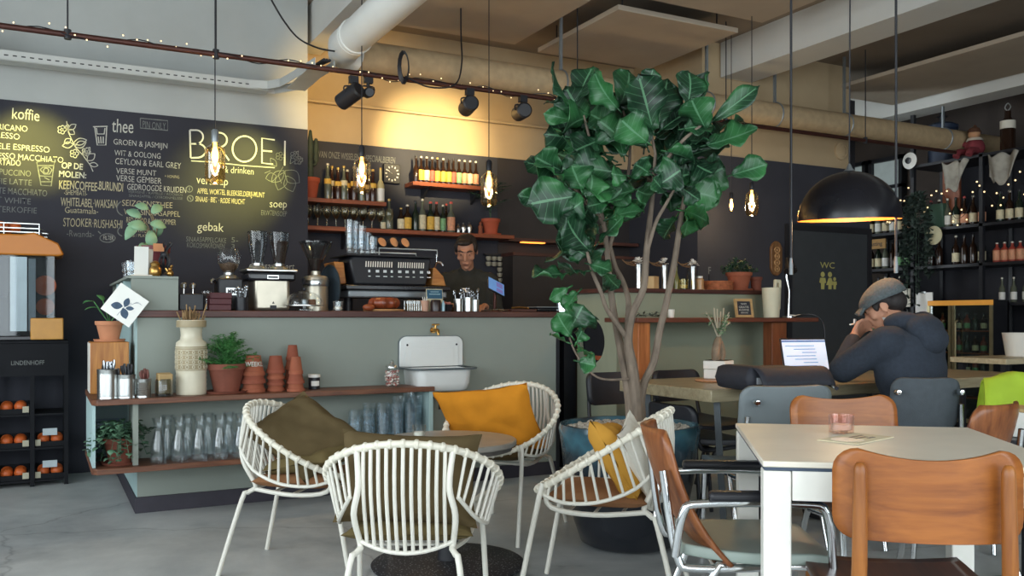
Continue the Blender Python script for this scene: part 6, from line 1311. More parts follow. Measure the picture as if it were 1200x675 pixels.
# ================================================================ dining chairs
def panel(b, w, h, r, bend, x0=0, z0=0, nx=16, nz=16, M_=None, top_curve=0, flare=0):
    def f(u, v):
        a = (u - .5) * 2; k = -cos(pi * v); z = k * h / 2; q = max(0, abs(z) - (h / 2 - r)); ins = r - sqrt(max(0, r * r - q * q)); hw = w / 2 * (1 + flare * (v - .5)) - ins; x = a * hw
        p = Vector((x0 + x, bend * ((2 * x / w) ** 2), z0 + z - top_curve * (1 - a * a) * v)); return M_ @ p if M_ else p
    b.surf(f, nx, nz); return b
GREYU = P('grey_vinyl', '#6E777A', .5, var=.08, scale=5, bump=.06, bscale=200); GREYD = P('dark_grey_fabric', '#474E54', .75, var=.1, scale=30, bump=.15, bscale=200); GREENU = P('grey_green_vinyl', '#8F9C94', .42, var=.05)
def frame_tubes(t, mat=CHROME, w=.20, r=.0115, back_h=.80):
    for s in (-1, 1):
        MB().tube([(w * s, .20, .003), (w * s, .165, .40), (w * s * .97, .13, .435), (w * s * .95, -.15, .425), (w * s * .92, -.21, .46), (w * s * .85, -.245, back_h - .05)], r, 10, sm=4).done('side_frame', mat, t)
        MB().tube([(w * s, -.27, .003), (w * s * .97, -.12, .40), (w * s * .95, -.08, .428)], r, 10, sm=3).done('leg', mat, t)
    MB().tube([(-w * .96, -.1, .424), (w * .96, -.1, .424)], r * .9, 8).done('cross_bar', mat, t)
def shell_chair(label, loc, d, back_mat, seat_mat, arms=False, ply=False, bolts=True, bw=.40, bh=.26, bz=.685, group=None, frame=CHROME, tall=False):
    t = thing('dining_chair', label, 'chair', (loc[0], loc[1], 0), face(d), group); frame_tubes(t, frame, back_h=bz + .05)
    b = MB(); M_ = Matrix.Translation((0, .03, .455)) @ Matrix.Rotation(radians(90), 4, 'X')
    def seat(u, v):
        a, c = (u - .5) * 2, (v - .5) * 2; k = 1 - .16 * max(0, -c); x = a * .21 * k * (1 - .05 * c * c); y = .01 + c * .21 * (1 - .06 * a * a); return Vector((x, y, .445 + .012 * a * a - .03 * max(0, c - .7) + .015 * max(0, -c) ** 2))
    b.surf(seat, 14, 14); b.done('seat', seat_mat, t, solid=.03 if not ply else .012, bev=.005)
    if tall:   # one-piece curved plywood shell back
        b = MB()
        def shell(u, v):
            a = (u - .5) * 2; z = .43 + .36 * v; hw = .20 * (1 - .14 * v) * (1 if v < .85 else sqrt(max(.02, 1 - ((v - .85) / .17) ** 2)) * .4 + .6) ; y = -.20 - .085 * v + .09 * (1 - v) ** 3 * (1 if v < .35 else 1); return Vector((a * hw, y + .05 * a * a, z))
        b.surf(shell, 14, 18); b.done('backrest', back_mat, t, solid=.012, smooth=180)
    else:
        b = MB(); panel(b, bw, bh, .055, .035, 0, bz, M_=Matrix.Translation((0, -.255, 0)) @ Matrix.Translation((0, 0, bz)) @ Matrix.Rotation(radians(8), 4, 'X') @ Matrix.Translation((0, 0, -bz)), top_curve=.015 if ply else 0); b.done('backrest', back_mat, t, solid=.012 if ply else .028, smooth=180)
    if bolts:
        for s in (-1, 1):
            MB().lathe([(0, -.02), (.014, -.018), (.016, 0), (.011, .014), (0, .016)], 14, M=Matrix.Translation((.17 * .87 * s, -.285, bz + .06)) @ Matrix.Rotation(pi / 2, 4, 'X')).done('bolt', CHROME, t)
    if arms:
        for s in (-1, 1):
            MB().tube([(.235 * s, -.22, .47), (.25 * s, -.2, .59), (.25 * s, -.15, .612), (.25 * s, .1, .615), (.245 * s, .17, .59), (.235 * s, .19, .44)], .0115, 10, sm=4).done('arm_tube', CHROME, t)
            MB().box((.25 * s, -.01, .633), (.045, .25, .026)).done('armrest', BLACKP, t, bev=.010)
    return t
# white cafe table
e2 = Vector((.605, .796)); e1 = Vector((e2.y, -e2.x)); nl = Vector((1.553, 1.632)); WW, WD = .72, .79
ctr = nl + e1 * WW / 2 + e2 * WD / 2
wt = thing('cafe_table', 'square cream topped table with thick white legs in the right foreground', 'table', (ctr.x, ctr.y, 0), face(e2))
MB().bx(-WW / 2, WW / 2, -WD / 2, WD / 2, .735, .75).done('tabletop', CREAMP, wt, bev=.003); MB().bx(-WW / 2 + .004, WW / 2 - .004, -WD / 2 + .004, WD / 2 - .004, .727, .7345).done('top_edge', P('edge_blue', '#3C4A5C', .6), wt, smooth=0)
AP = MB(); AP.bx(-WW / 2 + .07, WW / 2 - .07, -WD / 2 + .003, -WD / 2 + .03, .655, .7265).bx(-WW / 2 + .07, WW / 2 - .07, WD / 2 - .03, WD / 2 - .003, .655, .7265); AP.done('apron', WHITEP, wt, smooth=0)
for sx in (-1, 1):
    for sy in (-1, 1): MB().box((sx * (WW / 2 - .035), sy * (WD / 2 - .035), .3635), (.066, .066, .725)).done('leg', WHITEP, wt, bev=.004)
WTZ = .751
p = pZ(986, 508, .75); t = tealight('candle_holder', 'pink tinted faceted glass candle holder on the cream table', (p.x, p.y, WTZ + .0035), .036, .052, glass('pink_glass', '#FAEDEA'))
p = pZ(1003, 515, .75); t = thing('menu_leaflet', 'printed leaflet with dark lettering lying under the candle holder', 'leaflet', (p.x, p.y, WTZ), .25); MB().bx(-.11, .11, -.06, .06, 0, .003).done('sheet', P('leaflet', '#D3C8AA', .8), t, smooth=0)
b = MB(); b.bx(.0, .075, .012, .022, .0031, .0037).bx(-.02, .05, -.012, -.002, .0031, .0037).bx(.02, .06, -.03, -.02, .0031, .0037); b.done('print', BLACKP, t, smooth=0); MB().lathe([(0, .0031), (.045, .0031), (.045, .0035), (0, .0035)], 24, c=(-.05, .0, 0)).done('round_print', CREAMP, t)
# front teak chair
def teak_chair(label, loc, d):
    t = thing('dining_chair', label, 'chair', (loc[0], loc[1], 0), face(d))
    b = MB(); panel(b, .405, .205, .05, .045, 0, .702, M_=Matrix.Translation((0, -.235, 0)), top_curve=.022); b.done('backrest', PLYW, t, solid=.012, smooth=180)
    for s in (-1, 1):
        MB().tube([(.165 * s, -.275, .002), (.160 * s, -.238, .40), (.157 * s, -.247, .55), (.155 * s, -.243, .70), (.155 * s, -.243, .762), (.155 * s, -.243, .778)], [.015, .018, .017, .016, .0145, .006], 12, sm=4).done('back_leg', PLYV, t)
        MB().tube([(.185 * s, .21, .002), (.175 * s, .19, .425)], [.013, .018], 12).done('front_leg', PLYV, t)
        MB().tube([(.16 * s, -.24, .40), (.175 * s, .19, .40)], .013, 8).done('side_rail', PLYV, t)
    b = MB()
    def seat(u, v):
        a, c = (u - .5) * 2, (v - .5) * 2; return Vector((a * .205 * (1 - .10 * max(0, -c)) * (1 - .03 * c ** 4), .0 + c * .215 * (1 - .05 * a * a), .44 + .014 * a * a - .02 * (1 - c * c) * .6))
    b.surf(seat, 14, 14); b.done('seat', SEATW, t, solid=.014)
    MB().tube([(-.16, -.235, .41), (.16, -.235, .41)], .012, 8).done('back_rail', PLYV, t)
    return t
pf = pT(1090, 600, 1.98).xy + Vector((.605, .796)) * .235 * 0; dch = Vector((.585, .81)).normalized()
teak_chair('teak chair with a curved plywood back in front of the cream table, nearest the viewer', pf + dch * .22, dch)
# left armchair with wooden shell back
pl_ = pT(869, 600, 2.57).xy; shell_chair('chrome armchair with a tall rosewood back and grey green seat left of the cream table', pl_, (RT * .93 - FW * .05), PLYD, GREENU, arms=True, bolts=False, tall=True)
# teak-backed chair beyond the table
pk = pT(1026, 520, 3.06).xy; shell_chair('teak plywood backed chair on the far side of the cream table', pk, (-FW * .95 + RT * .10), PLYW, SEATW, ply=True, bw=.41, bh=.22, bz=.70)
pg = pT(892, 520, 3.95).xy; shell_chair('grey vinyl chair half hidden behind the far teak chair', pg, (FW * 1 - RT * .15), GREYU, GREYU, bw=.40, bh=.25, bz=.69)
pm = Vector((3.80, 3.02))
shell_chair('dark grey chair under the seated man in the flat cap', pm, (.46, .89), GREYD, GREYD, bw=.32, bh=.25, bz=.69)
pr2 = pT(1094, 520, 3.4).xy; shell_chair('rosewood shell chair at the right side of the cream table', pr2, (-RT * .6 + FW * .8), PLYD, GREENU, bolts=False, tall=True)
pj = pT(1205, 470, 4.3).xy
jc = shell_chair('dark chair at the right edge carrying the lime green jacket', pj, (FW * .95 + RT * .3), GREYD, GREYD, bw=.36, bh=.22, bz=.69, bolts=False)
BLKU = P('black_vinyl', '#23252C', .5, var=.08)
for (x, y, d_, lab, bz_) in ((3.12, 4.34, (0, -1), 'black chair behind the wooden table, nearest the orange block', .66), (3.62, 4.34, (.05, -1), 'black chair behind the wooden table, behind the bonsai', .66), (3.14, 3.715, (1, 0), 'black chair pushed under the left end of the wooden table', .55)):
    shell_chair(lab, (x, y), d_, BLKU, BLKU, bolts=False, bw=.38, bh=.2, bz=bz_, frame=BLACK)
# lime jacket draped over that chair back
bpy.context.view_layer.update()
JK = P('lime_jacket', '#9DB82C', .8, var=.15, scale=5, bump=.3, bscale=7)
b = MB()
def jk(u, v):
    a = (u - .5) * 2; s = (v - .5) * 2; dy = .075 * (1 if s > 0 else -1) * min(1, abs(s) * 2.4) + .02 * sin(5 * a + 3 * s) + .03 * mnoise.noise(Vector((4 * a, 3 * s, 1))); z = .845 - .035 * a * a + .018 * mnoise.noise(Vector((3 * a, 2 * s, 4))) - .34 * max(0, abs(s) - .18) * (1 + .15 * sin(4 * a)); x = a * (.235 + .03 * abs(s)); return Vector((x, -.245 + dy, z + .012 * sin(9 * a)))
b.surf(jk, 20, 24); jo = b.done('jacket', JK, smooth=180, solid=.012); jo.matrix_world = jc.matrix_basis.copy(); tag(jo, 'lime green jacket draped over the chair at the right edge', 'jacket')
p = pT(1200, 490, 3.6); t = thing('storage_box', 'small white and tan box on a black stool at the right edge', 'box', (p.x, p.y, 0)); MB().bx(-.06, .1, -.08, .08, .62, .72).done('box', PAPER, t, bev=.003); MB().bx(-.061, .1, -.081, .08, .721, .735).done('lid', P('kraft', '#B79B6C'), t); t = thing('pedestal_stool', 'small black pedestal stool under the white and tan box', 'stool', (p.x, p.y, 0)); MB().cyl((0.02, 0, .015), (.02, 0, .60), .02).done('post', BLACK, t); MB().lathe([(0, .6), (.16, .6), (.16, .619), (0, .619)], 24).done('stool_top', BLACKP, t); MB().lathe([(0, .002), (.15, .002), (.15, .012), (0, .015)], 24).done('foot', BLACK, t)
# ================================================================ people
SKIN = P('skin', '#C08E74', .6, var=.06, scale=12, spec=.3); SKIN2 = P('skin_warm', '#B58670', .6, var=.06, scale=12, spec=.3)
HAIR = P('dark_hair', '#221C1B', .7, var=.3, scale=30, bump=.4, bscale=60, stretch=(1, 1, .2))
def hand(parts, wrist, fdir, pdir, s=1.0, curl=.9, thumb_side=1):
    # palm plus five curled fingers; fdir: finger direction, pdir: palm-facing direction
    f = Vector(fdir).normalized(); p = Vector(pdir); p = (p - f * p.dot(f)).normalized(); sd = f.cross(p) * thumb_side; w = Vector(wrist)
    kn = w + f * .085 * s
    for k in (-1.5, -.5, .5, 1.5): parts.append(('c', w + f * .015 * s + sd * k * .012 * s, kn + sd * k * .0195 * s, .016 * s, .0125 * s))
    for k, L in ((1.5, .066), (.5, .076), (-.5, .072), (-1.5, .056)):
        a = kn + sd * k * .0205 * s; b = a + (f * cos(curl * .5) + p * sin(curl * .5)) * L * .5 * s; c = b + (f * cos(curl * 1.4) + p * sin(curl * 1.4)) * L * .34 * s; d = c + (f * cos(curl * 2.1) + p * sin(curl * 2.1)) * L * .26 * s
        parts += [('c', a, b, .0095 * s, .0088 * s), ('c', b, c, .0086 * s, .008 * s), ('c', c, d, .0078 * s, .0066 * s)]
    a = w + f * .025 * s + sd * .03 * s; b = a + (f * .7 + sd * .75 + p * .3).normalized() * .036 * s; c = b + (f * .95 + sd * .1 + p * .45).normalized() * .03 * s
    parts += [('c', w + f * .015 * s + sd * .012 * s, a, .016 * s, .0135 * s), ('c', a, b, .0125 * s, .0105 * s), ('c', b, c, .01 * s, .0075 * s)]
def head_parts(M_, ears=True, s=1.0):
    # local head frame: +y forward, z up, origin at head centre (between the ears)
    q = lambda x, y, z: M_ @ Vector((x * s, y * s, z * s)); R3 = M_.to_3x3().to_4x4(); e = lambda c, r, rt=None: ('e', q(*c), tuple(k * s for k in r), R3 @ rt if rt else R3)
    P_ = [e((0, -.012, .035), (.073, .092, .078)), e((0, .03, .0), (.064, .064, .085)), e((0, .046, -.06), (.048, .044, .05)), e((0, .075, -.092), (.024, .02, .018)),
          e((0, .096, .0), (.012, .018, .03), euler(.25, 0, 0)), e((0, .11, -.018), (.014, .014, .011)), e((0, .088, -.05), (.026, .013, .0065)), e((0, .085, -.062), (.022, .013, .007)), e((0, .082, .042), (.05, .016, .012))]
    for x in (-1, 1):
        P_ += [e((.042 * x, .062, -.02), (.022, .02, .02)), e((.031 * x, .083, .018), (.0135, .0105, .0095))]
        if ears: P_ += [e((.075 * x, -.008, .0), (.009, .02, .032), euler(0, 0, -.35 * x))]
    return P_
def eyes(M_, par, s=1.0):
    b = MB(); c = MB(); w = MB()
    for x in (-1, 1):
        p = M_ @ Vector((.031 * x * s, .0925 * s, .0155 * s)); b.sphere(p, .0042 * s, 8)
        w.tube([M_ @ Vector(((.016 + .008 * k) * x * s, (.094 - .002 * k) * s, (.016 - .0015 * (k - 1) ** 2) * s)) for k in range(4)], .002 * s, 5)
        c.tube([M_ @ Vector(((.014 + .01 * k) * x * s, (.099 - .0035 * k) * s, (.040 + .003 * min(k, 2) - .003 * max(0, k - 2)) * s)) for k in range(5)], [.003 * s, .0045 * s, .0045 * s, .004 * s, .002 * s], 6)
    w.done('eyelid', SKIN2, par); b.done('eye', BLACKG, par); c.done('eyebrow', HAIR, par)
    MB().tube([M_ @ Vector((x * s, (.1025 - 8 * x * x) * s, -.0565 * s)) for x in (-.022, -.01, 0, .01, .022)], [.001, .0022, .0024, .0022, .001], 6).done('lips', P('lips', '#8A5247', .5), par)
# ---- barista
bt = thing('person', 'person in a black sweater behind the bar looking down at the till', 'person', (2.985, 6.42, 0), face((-.38, -.92)))
HB = Matrix.Translation((.01, .10, 1.615)) @ euler(radians(-28), 0, radians(-8))
parts = head_parts(HB, s=1.07)
parts += [('c', (0, .02, 1.40), (0, .065, 1.53), .054, .048), ('e', (0, .0, 1.22), (.17, .10, .24)), ('e', (0, 0, .98), (.15, .10, .14)), ('c', (-.17, 0, 1.40), (.17, 0, 1.40), .06, .06)]
ARM = {}
for s in (-1, 1):
    sh, el, wr_ = Vector((.185 * s, -.005, 1.385)), Vector((.235 * s, .06, 1.12)), Vector((.12 * s, .30, 1.185))
    ARM[s] = (sh, el, wr_); parts += [('c', sh, el, .048, .04), ('c', el, wr_, .037, .026)]; hand(parts, wr_, (-.35 * s, .9, -.05), (0, 0, -1), 1.0, .5, s)
for s in (-1, 1): parts += [('c', (.09 * s, 0, .94), (.10 * s, .03, .5), .085, .06), ('c', (.10 * s, .03, .5), (.105 * s, -.01, .09), .055, .04), ('c', (.105 * s, -.02, .05), (.12 * s, .14, .04), .038, .032)]
body = blob('body', SKIN2, parts, bt, .007, 3); eyes(HB, body, 1.07)
SWT = P('black_sweater', '#2F3230', .9, var=.12, scale=50, bump=.2, bscale=200)
sp2 = [('e', (0, .0, 1.22), (.205, .135, .25)), ('e', (0, 0, .97), (.175, .13, .12)), ('c', (-.165, -.005, 1.385), (.165, -.005, 1.385), .078, .078), ('c', (-.09, .0, 1.43), (.09, .0, 1.43), .055, .055), ('c', (0, .012, 1.42), (0, .03, 1.465), .078, .068)]
for s in (-1, 1): sh, el, wr_ = ARM[s]; sp2 += [('c', sh, el, .07, .056), ('c', el, el.lerp(wr_, .8), .053, .04)]
blob('sweater', SWT, sp2, bt, .012, 5)
tr_ = []
for s in (-1, 1): tr_ += [('c', (.085 * s, 0, .92), (.10 * s, .03, .5), .105, .075), ('c', (.10 * s, .03, .5), (.105 * s, -.01, .1), .072, .058)]
tr_ += [('e', (0, 0, .93), (.17, .12, .1))]; blob('trousers', BLACKP, tr_, bt, .014, 5); sh_ = []
for s in (-1, 1): sh_ += [('c', (.105 * s, -.03, .05), (.125 * s, .16, .04), .048, .04)]
blob('shoe', BLACK, sh_, bt, .01, 3)
q = lambda x, y, z: HB @ Vector((x * 1.07, y * 1.07, z * 1.07)); R3 = HB.to_3x3().to_4x4()
blob('hair', HAIR, [('e', q(0, -.03, .06), (.083, .094, .068), R3), ('e', q(.01, .045, .093), (.06, .045, .024), R3), ('e', q(0, -.07, -.0), (.074, .048, .07), R3), ('e', q(.07, .012, .04), (.018, .04, .045), R3), ('e', q(-.07, .012, .04), (.018, .04, .045), R3), ('e', q(.03, .07, .1), (.035, .03, .02), R3)], body, .008, 3)
# ---- man with flat cap, seen from behind
mn = thing('person', 'seated man in a grey flat cap and dark navy hooded jacket bent over a laptop', 'person', (3.885, 2.99, 0), face((-.10, .99)))
HM = Matrix.Translation((.02, .20, 1.155)) @ euler(radians(-28), radians(-4), radians(24))
parts = head_parts(HM)
parts += [('c', (-.0, .08, .99), (.015, .15, 1.09), .06, .056), ('e', (0, .0, .64), (.14, .10, .13)), ('e', (0, .06, .86), (.155, .10, .2))]
AM = {-1: (Vector((-.20, .06, .975)), Vector((-.25, .26, .835)), Vector((-.10, .30, 1.0))), 1: (Vector((.20, .06, .975)), Vector((.27, .28, .835)), Vector((.10, .42, .87)))}
for s in (-1, 1):
    sh, el, wr_ = AM[s]; parts += [('c', sh, el, .05, .042), ('c', el, wr_, .04, .027)]
hand(parts, AM[-1][2], (.62, .05, .42), (.1, -.9, -.1), 1.02, 1.1, -1); hand(parts, AM[1][2], (-.8, .3, -.2), (0, -.2, -1), 1.0, .8, 1)
for s in (-1, 1): parts += [('c', (.08 * s, .02, .585), (.10 * s, .44, .57), .08, .06), ('c', (.10 * s, .44, .57), (.09 * s, .42, .09), .052, .04), ('c', (.09 * s, .40, .05), (.10 * s, .56, .04), .038, .03)]
body = blob('body', SKIN, parts, mn, .006, 3); eyes(HM, body)
NAVY = P('navy_fleece', '#2B323D', .95, var=.14, scale=60, bump=.25, bscale=220)
jp = [('e', (0, .0, .67), (.205, .145, .16)), ('e', (0, .045, .83), (.22, .15, .2)), ('c', (-.175, .065, .965), (.175, .065, .965), .095, .095), ('e', (0, .02, .93), (.19, .12, .13)), ('c', (0, .06, .99), (.01, .11, 1.05), .09, .078)]
for s in (-1, 1): sh, el, wr_ = AM[s]; jp += [('c', sh, el, .082, .07), ('c', el, el.lerp(wr_, .86), .066, .042)]
jk_ = blob('jacket', NAVY, jp, mn, .012, 4)
# hood hanging behind the neck
blob('hood', NAVY, [('e', (0, -.03, 1.045), (.125, .085, .07), euler(.7, 0, 0)), ('e', (0, -.075, .985), (.10, .06, .075), euler(.3, 0, 0)), ('e', (-.085, .05, 1.085), (.04, .085, .045), euler(-.2, .3, .2)), ('e', (.095, .05, 1.085), (.04, .085, .045), euler(-.2, -.3, -.2)), ('e', (-.05, .12, 1.07), (.035, .04, .035)), ('e', (.07, .12, 1.07), (.035, .04, .035))], mn, .010, 4)
b = MB(); b.surf(lambda u, v: Vector((.068 * sin(2 * pi * u) + .01 * v, .085 + .045 * v + .066 * cos(2 * pi * u), 1.04 + .06 * v)), 24, 4, closed_u=True); b.done('collar', P('collar_white', '#D6D8DA', .8), mn, solid=.006, smooth=180)
qm = lambda x, y, z: HM @ Vector((x, y, z)); R3 = HM.to_3x3().to_4x4()
blob('hair', HAIR, [('e', qm(0, -.055, .005), (.078, .06, .062), R3), ('e', qm(.058, -.01, .04), (.024, .05, .035), R3), ('e', qm(-.058, -.01, .04), (.024, .05, .035), R3), ('e', qm(.066, .03, .022), (.012, .016, .03), R3), ('e', qm(-.066, .03, .022), (.012, .016, .03), R3)], body, .007, 2)
CAPM = P('grey_tweed', '#545C5E', .95, var=.22, scale=90, bump=.3, bscale=260)
cp_ = MB()
def capf(u, v):
    a = 2 * pi * u; w = v; r = sin(pi / 2 * min(1, w * 1.02)); x = .096 * r * sin(a); y = .113 * r * cos(a); z = .045 + .078 * cos(pi / 2 * w) * (1 - .25 * (y / .12)) - .012 * (1 if w > .95 else 0)
    return qm(x, y - .008, z + .004 * sin(3 * a) * w)
cp_.surf(capf, 32, 12, closed_u=True)
cp_.surf(lambda u, v: qm((u - .5) * 2 * .085 * (1 - .12 * v), .075 + .072 * v * sqrt(max(.02, 1 - ((u - .5) * 1.75) ** 2)), .052 - .022 * v - .02 * ((u - .5) * 2) ** 2), 16, 6); cp_.done('flat_cap', CAPM, body, solid=.012, smooth=180, offs=1)
tj = []
for s in (-1, 1): tj += [('c', (.08 * s, .02, .59), (.10 * s, .44, .575), .094, .072), ('c', (.10 * s, .44, .57), (.09 * s, .42, .1), .068, .054)]
blob('trousers', P('dark_jeans', '#2C3038', .9, var=.15), tj, mn, .014, 4); sh_ = []
for s in (-1, 1): sh_ += [('c', (.09 * s, .40, .05), (.105 * s, .58, .04), .048, .038)]
blob('shoe', BLACK, sh_, mn, .01, 3)
hp = mn.matrix_basis @ Vector((-.045, .335, 1.075)); t = thing('cigarette_pack', 'small white square with a white stick held before the man in the flat cap', 'smoking gear', hp, .4); MB().box((.0, 0, .0), (.026, .008, .034)).done('pack', WHITEF, t, bev=.002); MB().tube([(-.014, 0, -.01), (-.075, 0, -.012)], .0045, 8).done('stick', WHITEF, t)
# ================================================================ orange juicer on the crate rack
JX, JZ = -.21, .951; YR = 6.55
t = thing('crate_rack', 'black metal rack of orange crates with a lettered header at the left edge', 'rack', (-.175, 6.75, 0)); W2 = .325
RK = P('rack_black', '#1A1B1F', .75, spec=.2)
for x in (-W2 + .013, -.10, .115, W2 - .013):
    for y in (-.185, .185): MB().bx(x - .013, x + .013, y - .013, y + .013, .002, .93).done('post', RK, t, smooth=0)
MB().bx(-W2, W2, -.2, .2, .931, .95).done('top_board', RK, t, bev=.003); MB().bx(-W2, W2, -.204, -.199, .72, .93).done('header', RK, t, smooth=0)
for z in (.03, .24, .46): MB().bx(-W2 + .03, W2 - .03, -.19, .19, z, z + .012).done('shelf', RK, t, smooth=0)
p0 = pY(13, 428, 6.545); p1 = pY(52, 428, 6.545); h_ = lettering('LINDENHOFF', CHALKD, t, (p0.x + .175, -.2055, p0.z), p1.x - p0.x, .028, bold=.01)
for i, x in enumerate((-.13, .02)): pass
ORM = P('orange_peel', '#C9602A', .45, var=.12, scale=20, bump=.12, bscale=120)
def orange(): return MB().sphere((0, 0, .036), (.038, .038, .036), 14).done('orange', ORM, smooth=180)
oc = 0
proto_o = None
for col, cx in ((0, .0075), (1, .2195)):
    for row, z in enumerate((.043, .253, .473)):
        if col == 1 and row == 2: continue
        c = thing('fruit_crate', f"black crate of oranges in the {'left' if col == 0 else 'right'} column, {['lowest', 'middle', 'top'][row]} shelf of the crate rack", 'crate', (-.175 + cx, 6.745, z), group='orange crates')
        b = MB(); b.bx(-.09, .09, -.17, .17, 0, .008).bx(-.09, .09, -.17, -.162, .008, .035).bx(-.09, .09, .162, .17, .008, .06).bx(-.09, -.084, -.162, .162, .008, .06).bx(.084, .09, -.162, .162, .008, .06); b.done('body', RK, c, smooth=0)
        MB().bx(.052 if col == 0 else -.088, .088 if col == 0 else -.056, -.1745, -.1705, .01, .05).done('price_tag', P('tag_cream', '#B9B49E', .8), c, smooth=0)
        if col == 1: MB().bx(-.045, .04, -.1745, -.1705, .075, .12).done('info_card', P('card_pale', '#B9C4C8', .8), c, smooth=0)
        for r in range(2):
            for k in range(2):
                o = orange() if proto_o is None else copy_tree(proto_o); proto_o = proto_o or o; o.location = (-.175 + cx - .04 + k * .079, 6.745 - .118 + r * .082, z + .0085); tag(o, f"{ORD[k]} orange from the left in the {['front', 'back'][r]} row of the {['lowest', 'middle', 'top'][row]} {'left' if col == 0 else 'right'} crate", 'orange', 'oranges in the crates')
# juicer
OR = P('juicer_orange', '#B9711F', .35, var=.05, spec=.45)
t = thing('juice_machine', 'orange juicing machine with glass front on the black crate rack', 'juicer', (-.22, 6.74, JZ))
MB().bx(-.30, .30, -.04, .2, .002, .56).done('body', BLACKP, t, bev=.01); MB().bx(-.32, .32, -.2, .2, .001, .03).done('base', BLACKG, t, bev=.006)
MB().prism([(-.33, .55), (.31, .55), (.345, .56), (.31, .635), (.17, .70), (.10, .685), (-.10, .685), (-.17, .70), (-.31, .635)], -.21, .2).done('hood', OR, t, bev=.01)
MB().bx(-.29, -.285, -.19, -.04, .03, .549).bx(.285, .29, -.19, -.04, .03, .549).bx(-.285, .285, -.19, -.186, .03, .549).done('glass_front', GLASSD, t, smooth=0)
MB().bx(.035, .13, -.185, -.05, .06, .54).done('steel_panel', STEEL, t, smooth=0); MB().bx(.138, .18, -.183, -.05, .06, .53).done('control_strip', GREYM, t, smooth=0); MB().bx(-.27, .025, -.182, -.05, .06, .54).done('dark_panel', BLACKG, t, smooth=0)
b = MB(); b.lathe([(0, 0), (.062, 0), (.066, .02), (.066, .04), (0, .045)], 26, M=Matrix.Translation((.235, -.06, .36)) @ Matrix.Rotation(pi / 2, 4, 'X')); b.lathe([(0, 0), (.05, 0), (.055, .03), (0, .04)], 26, M=Matrix.Translation((.235, -.06, .22)) @ Matrix.Rotation(pi / 2, 4, 'X')); b.done('press_drum', ORM, t)
MB().bx(.15, .34, -.235, -.205, .005, .145).done('pulp_bin', P('bin_orange', '#C08A3C', .4), t, bev=.006)
b = MB()
for z in (.70, .725, .755): b.tube([(-.3, -.19, z), (.2, -.19, z), (.2 + (.0 if z > .74 else .06), .15, z), (-.3, .15, z)], .005, 6, closed=True)
for x in (-.3, .0, .2): b.cyl((x, -.19, .64), (x, -.19, .755), .004, n=6)
b.done('fruit_rail', STEEL, t)
for k, (x, y) in enumerate(((-.02, -.12), (-.12, -.1), (.06, -.09), (-.2, -.12), (-.05, -.03), (.02, .0))):
    o = copy_tree(proto_o); o.location = (-.22 + x, 6.74 + y, JZ + .701); tag(o, f"{ORD[k]} orange resting on top of the juicing machine, counted left to right by the rail", 'orange', 'oranges on the juicing machine')
# ================================================================ bottle rack along the side
RX = 8.62
t = thing('bottle_rack', 'tall black metal rack of bottles along the right side of the room', 'rack', (RX, 0, 0))
RZ = [.10, .50, .86, 1.22, 1.62, 2.02, 2.72]
for y in (4.95, 5.72, 6.52, 7.25):
    for x in (-.24, .24): MB().bx(x - .02, x + .02, y - .02, y + .02, .001, {6.52: ZC - .003, 7.25: 2.04}.get(y, 2.76)).done('post', BLACK, t, smooth=0)
for z in RZ: MB().bx(-.26, .26, 4.9, 7.3 if z < 2.5 else 6.56, z, z + .03).done('shelf', BLACK, t, smooth=0)
MB().bx(.25, .26, 4.95, 7.25, .1, 2.02).bx(.25, .26, 4.95, 6.54, 2.05, 2.72).done('back_panel', P('rack_back', '#23232A', .8), t, smooth=0)
RIMS = {'a': (AMB, LC, CW), 'b': (GRB, LC, CB), 'c': (AMB, None, CB), 'd': (GRB, LG, CB), 'e': (AMB, LP, CR), 'f': (CLB, WHITEF, CW)}
protos = {}
rnd = random.Random(44); shelfn = {2: 'lowest visible', 3: 'lower', 4: 'middle', 5: 'upper'}
for si in (2, 3, 4, 5):
    z = RZ[si] + .031; i = 0; y = 7.16
    while y > 5.15:
        if all(abs(y - q) > .065 for q in (5.72, 6.52)) and not (si == 4 and 6.1 < y < 6.2) and not (si == 3 and y < 6.4) and not (si == 2 and y < 6.6) and not (si == 4 and y < 5.76):
            k = rnd.choice('aabbccddf' if si != 5 else 'aaebffb')
            if k not in protos:
                g, l, c = RIMS[k]; protos[k] = o = bottle('wine_bottle', .31, .037, g, l, c, lz=(.1, .4), shoulder=.55)
            else: o = copy_tree(protos[k])
            o.location = (RX - .14, y, z); o['category'] = 'bottle'; o['group'] = 'wine bottles on the rack'; o['label'] = f"bottle number {i + 1} from the far end on the {shelfn[si]} shelf of the bottle rack"; i += 1
        y -= .098
for k in range(4):
    o = bottle('juice_bottle', .2, .038, P('red_juice', '#A8463A', .3), LP, CW, lz=(.1, .6), shoulder=.62); o.location = (RX - .15, 5.38 + k * .08, RZ[4] + .031); o['group'] = 'red bottles on the rack'; o['label'] = f"{ORD[k]} red labelled juice bottle from the right on the middle rack shelf"
    p = o.location
for k in range(3):
    o = copy_tree(protos['f']) if 'f' in protos else bottle('wine_bottle', .31, .037, CLB, WHITEF, CW); o.location = (RX - .19, 5.3 + k * .12, RZ[3] + .031); tag(o, f"{ORD[k]} pale bottle from the right above the glass fridge", 'bottle', 'pale bottles above the fridge'); o.scale = (.8, .8, .8)
